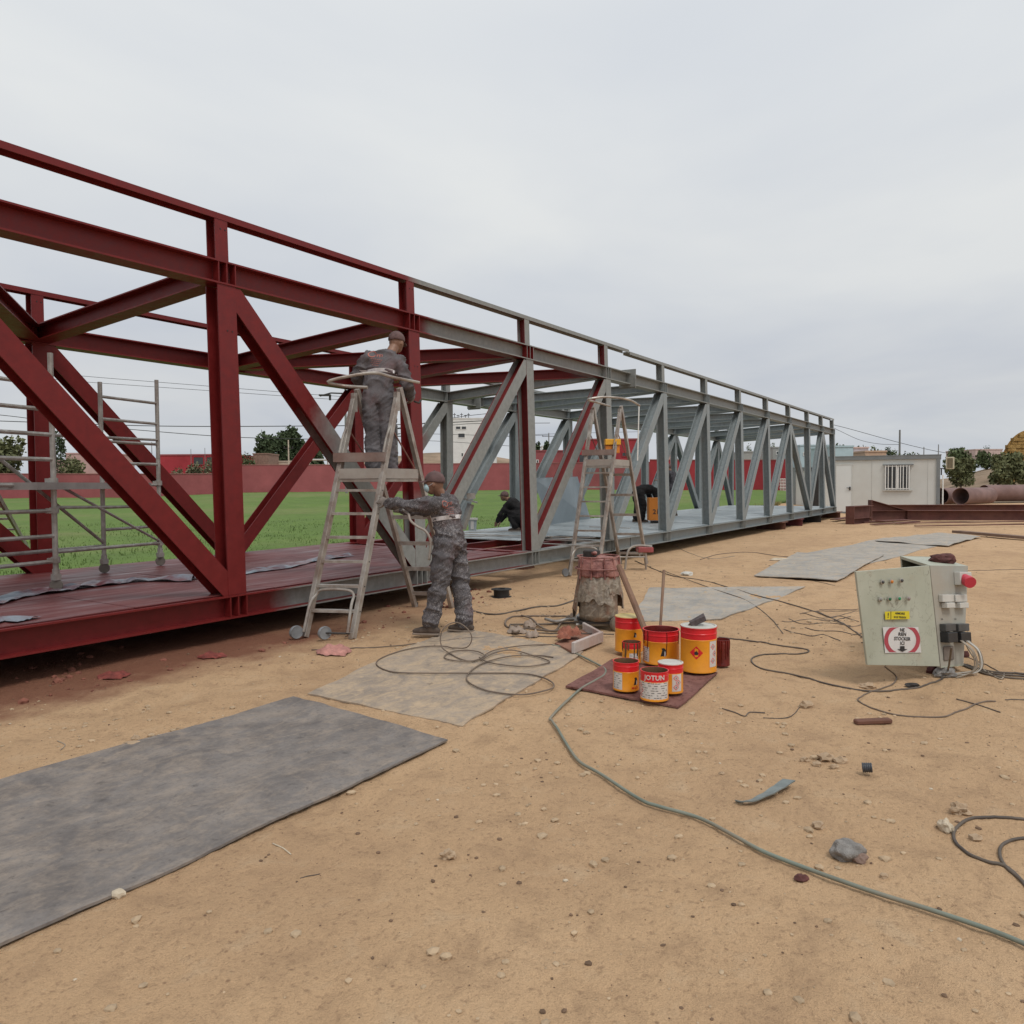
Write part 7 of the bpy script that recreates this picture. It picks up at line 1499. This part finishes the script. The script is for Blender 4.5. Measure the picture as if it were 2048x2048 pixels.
# --- more things on and by the bridge
a, b = deckpt(1098, 1050), deckpt(1181, 1037)
ps = thing('steel_sheet', 'large pale blue grey steel sheet leaning on the deck left of the farther ladder', 'sheet', a)
zz = zat(a.x, a.y, 956); hgt = zz - a.z; q = [a, b, b - (b - a) * .30 + Vector((0, .12, hgt)), a - (b - a) * .5 + Vector((0, .12, hgt))]
quad(MB(), [q[0], q[1], PD(1155, 953, (q[2] - CO).dot(V_F)), PD(1066, 956, (q[3] - CO).dot(V_F))], .012, -fh).build('sheet', simple("blue_grey_sheet", (.26, .31, .345), .5, 0, .08, 3, obj=False), ps)
gb = deckpt(1310, 1046); ob = thing('generator_box', 'orange box with a black mark on the deck by the thick grey post', 'box', gb); hz_ = zat(gb.x, gb.y, 996) - gb.z
MB().box(gb + Vector((0, 0, hz_ / 2 + .04)), (.36, .3, hz_ - .06), frame(rh)).build('body', Mor, ob, bevel=.01); MB().box(gb + Vector((0, 0, .03)), (.2, .2, .05), frame(rh)).build('foot', M_dark, ob)
v_, f_ = textmesh('21', .17); Mx = Matrix((rh, Vector((0, 0, 1)), -fh)).transposed(); MB().add([gb + Vector((0, 0, hz_ * .45)) - fh * .153 + Mx @ q for q in v_], f_).build('lettering', M_ink, ob)["kind"] = 'stuff'
bk = deckpt(945, 1060); t = thing('paint_bucket', 'small grey and white paint bucket with a wide lid on the deck behind the painter', 'bucket', bk); hz_ = zat(bk.x, bk.y, 1036) - bk.z
MB().lathe([(0, 0), (.085, 0), (.10, hz_ * .85), (.10, hz_ * .85)], bk, 24).build('body', simple("bucket_grey", (.36, .40, .42), .5, 0, .2, 6), t, smooth=True, auto=40); MB().lathe([(0, hz_), (.125, hz_), (.125, hz_ * .84), (.10, hz_ * .84)], bk, 24).build('lid', M_lidw, t)
q = rh * .03; MB().box(bk - fh * .097 + Vector((0, 0, hz_ * .42)), (.07, .008, hz_ * .7), frame(rh)).build('label', M_label, t)
for i, (ua, va, ub, vb_, lab) in enumerate(((925, 1066, 1060, 1063, 'farthest'), (925, 1071, 1190, 1078, 'second'), (930, 1077, 1090, 1074, 'third'), (1070, 1083, 1205, 1090, 'fourth'), (1065, 1093, 1185, 1100, 'nearest'), (1180, 1060, 1260, 1063, 'small far'))):
    a, b = deckpt(ua, va), deckpt(ub, vb_); a.z += .012 + .012 * i; b.z += .012 + .012 * i
    tag(MB().box((a + b) / 2, ((b - a).length, .07, .012), frame(b - a)).build('flat_bar', M_alut if i % 2 else M_galv), lab + ' loose flat steel bar lying on the deck about the half red post', 'steel bar', 'loose bars on the deck')
# red tube trolley by the farther ladder
dt = 13.3; tr = thing('tube_trolley', 'bent tube trolley with a red seat plate beside the farther ladder', 'trolley', PD(1270, 1140, dt))
MB().tube(smoothpath([PD(1250, 1139, dt), PD(1254, 1110, dt), PD(1262, 1095, dt), PD(1278, 1091, dt), PD(1304, 1093, dt)], 6), .02, 8).build('frame_tube', M_alu, tr)
MB().tube([PD(1291, 1094, dt), PD(1292, 1139, dt)], .016, 8).tube([PD(1239, 1114, dt), PD(1291, 1114, dt)], .012, 8).build('leg', M_alu, tr)["kind"] = 'stuff'
MB().tube([PD(1275, 1098, dt), PD(1281, 1116, dt)], .012, 8).build('strut', M_alu, tr); MB().box(PD(1289, 1098.5, dt + .1), (.26, .3, .09), frame(rh)).build('seat', M_canr if False else simple("faded_red_steel", (.30, .07, .07), .6), tr, bevel=.01)
# hose the ground painter holds
tag(MB().tube(smoothpath([PD(806, 1020, 7.95), PD(817, 1028, 7.7), PD(821, 1041, 7.65), PD(835, 1053, 7.62), PD(850, 1061, 7.60), PD(859, 1075, 7.6), PD(861, 1092, 7.62), PD(858, 1120, 7.64)], 6), .013, 8).build('spray_hose', M_alut, smooth=True), 'pale bent spray hose hanging from under the arm of the ground painter', 'hose')
tag(MB().tube([PD(829, 803, 9.0), PD(838, 806, 9.12), PD(842, 800, 9.15)], .012, 8).build('spray_gun', M_dark), 'small dark spray gun in the right hand of the painter on the ladder', 'spray gun')
# bent bracket clamped low on the far grey diagonal
bd = PD(935, 1006, 11.0); t = thing('bracket', 'bent grey bracket plate standing up beside the shoulder of the ground painter', 'bracket', PD(925, 1050, 11.0))
MB().tube([PD(925, 1058, 11.0), PD(942, 1008, 11.0)], .05, 4).build('strut', M_gs, t); MB().box(PD(940, 1001, 11.0), (.22, .16, .02), frame(rh + Vector((0, 0, -.3)))).build('cap_plate', M_gs, t); MB().box(PD(942, 992, 11.0), (.12, .08, .08), frame(rh)).build('clamp', M_galv, t)
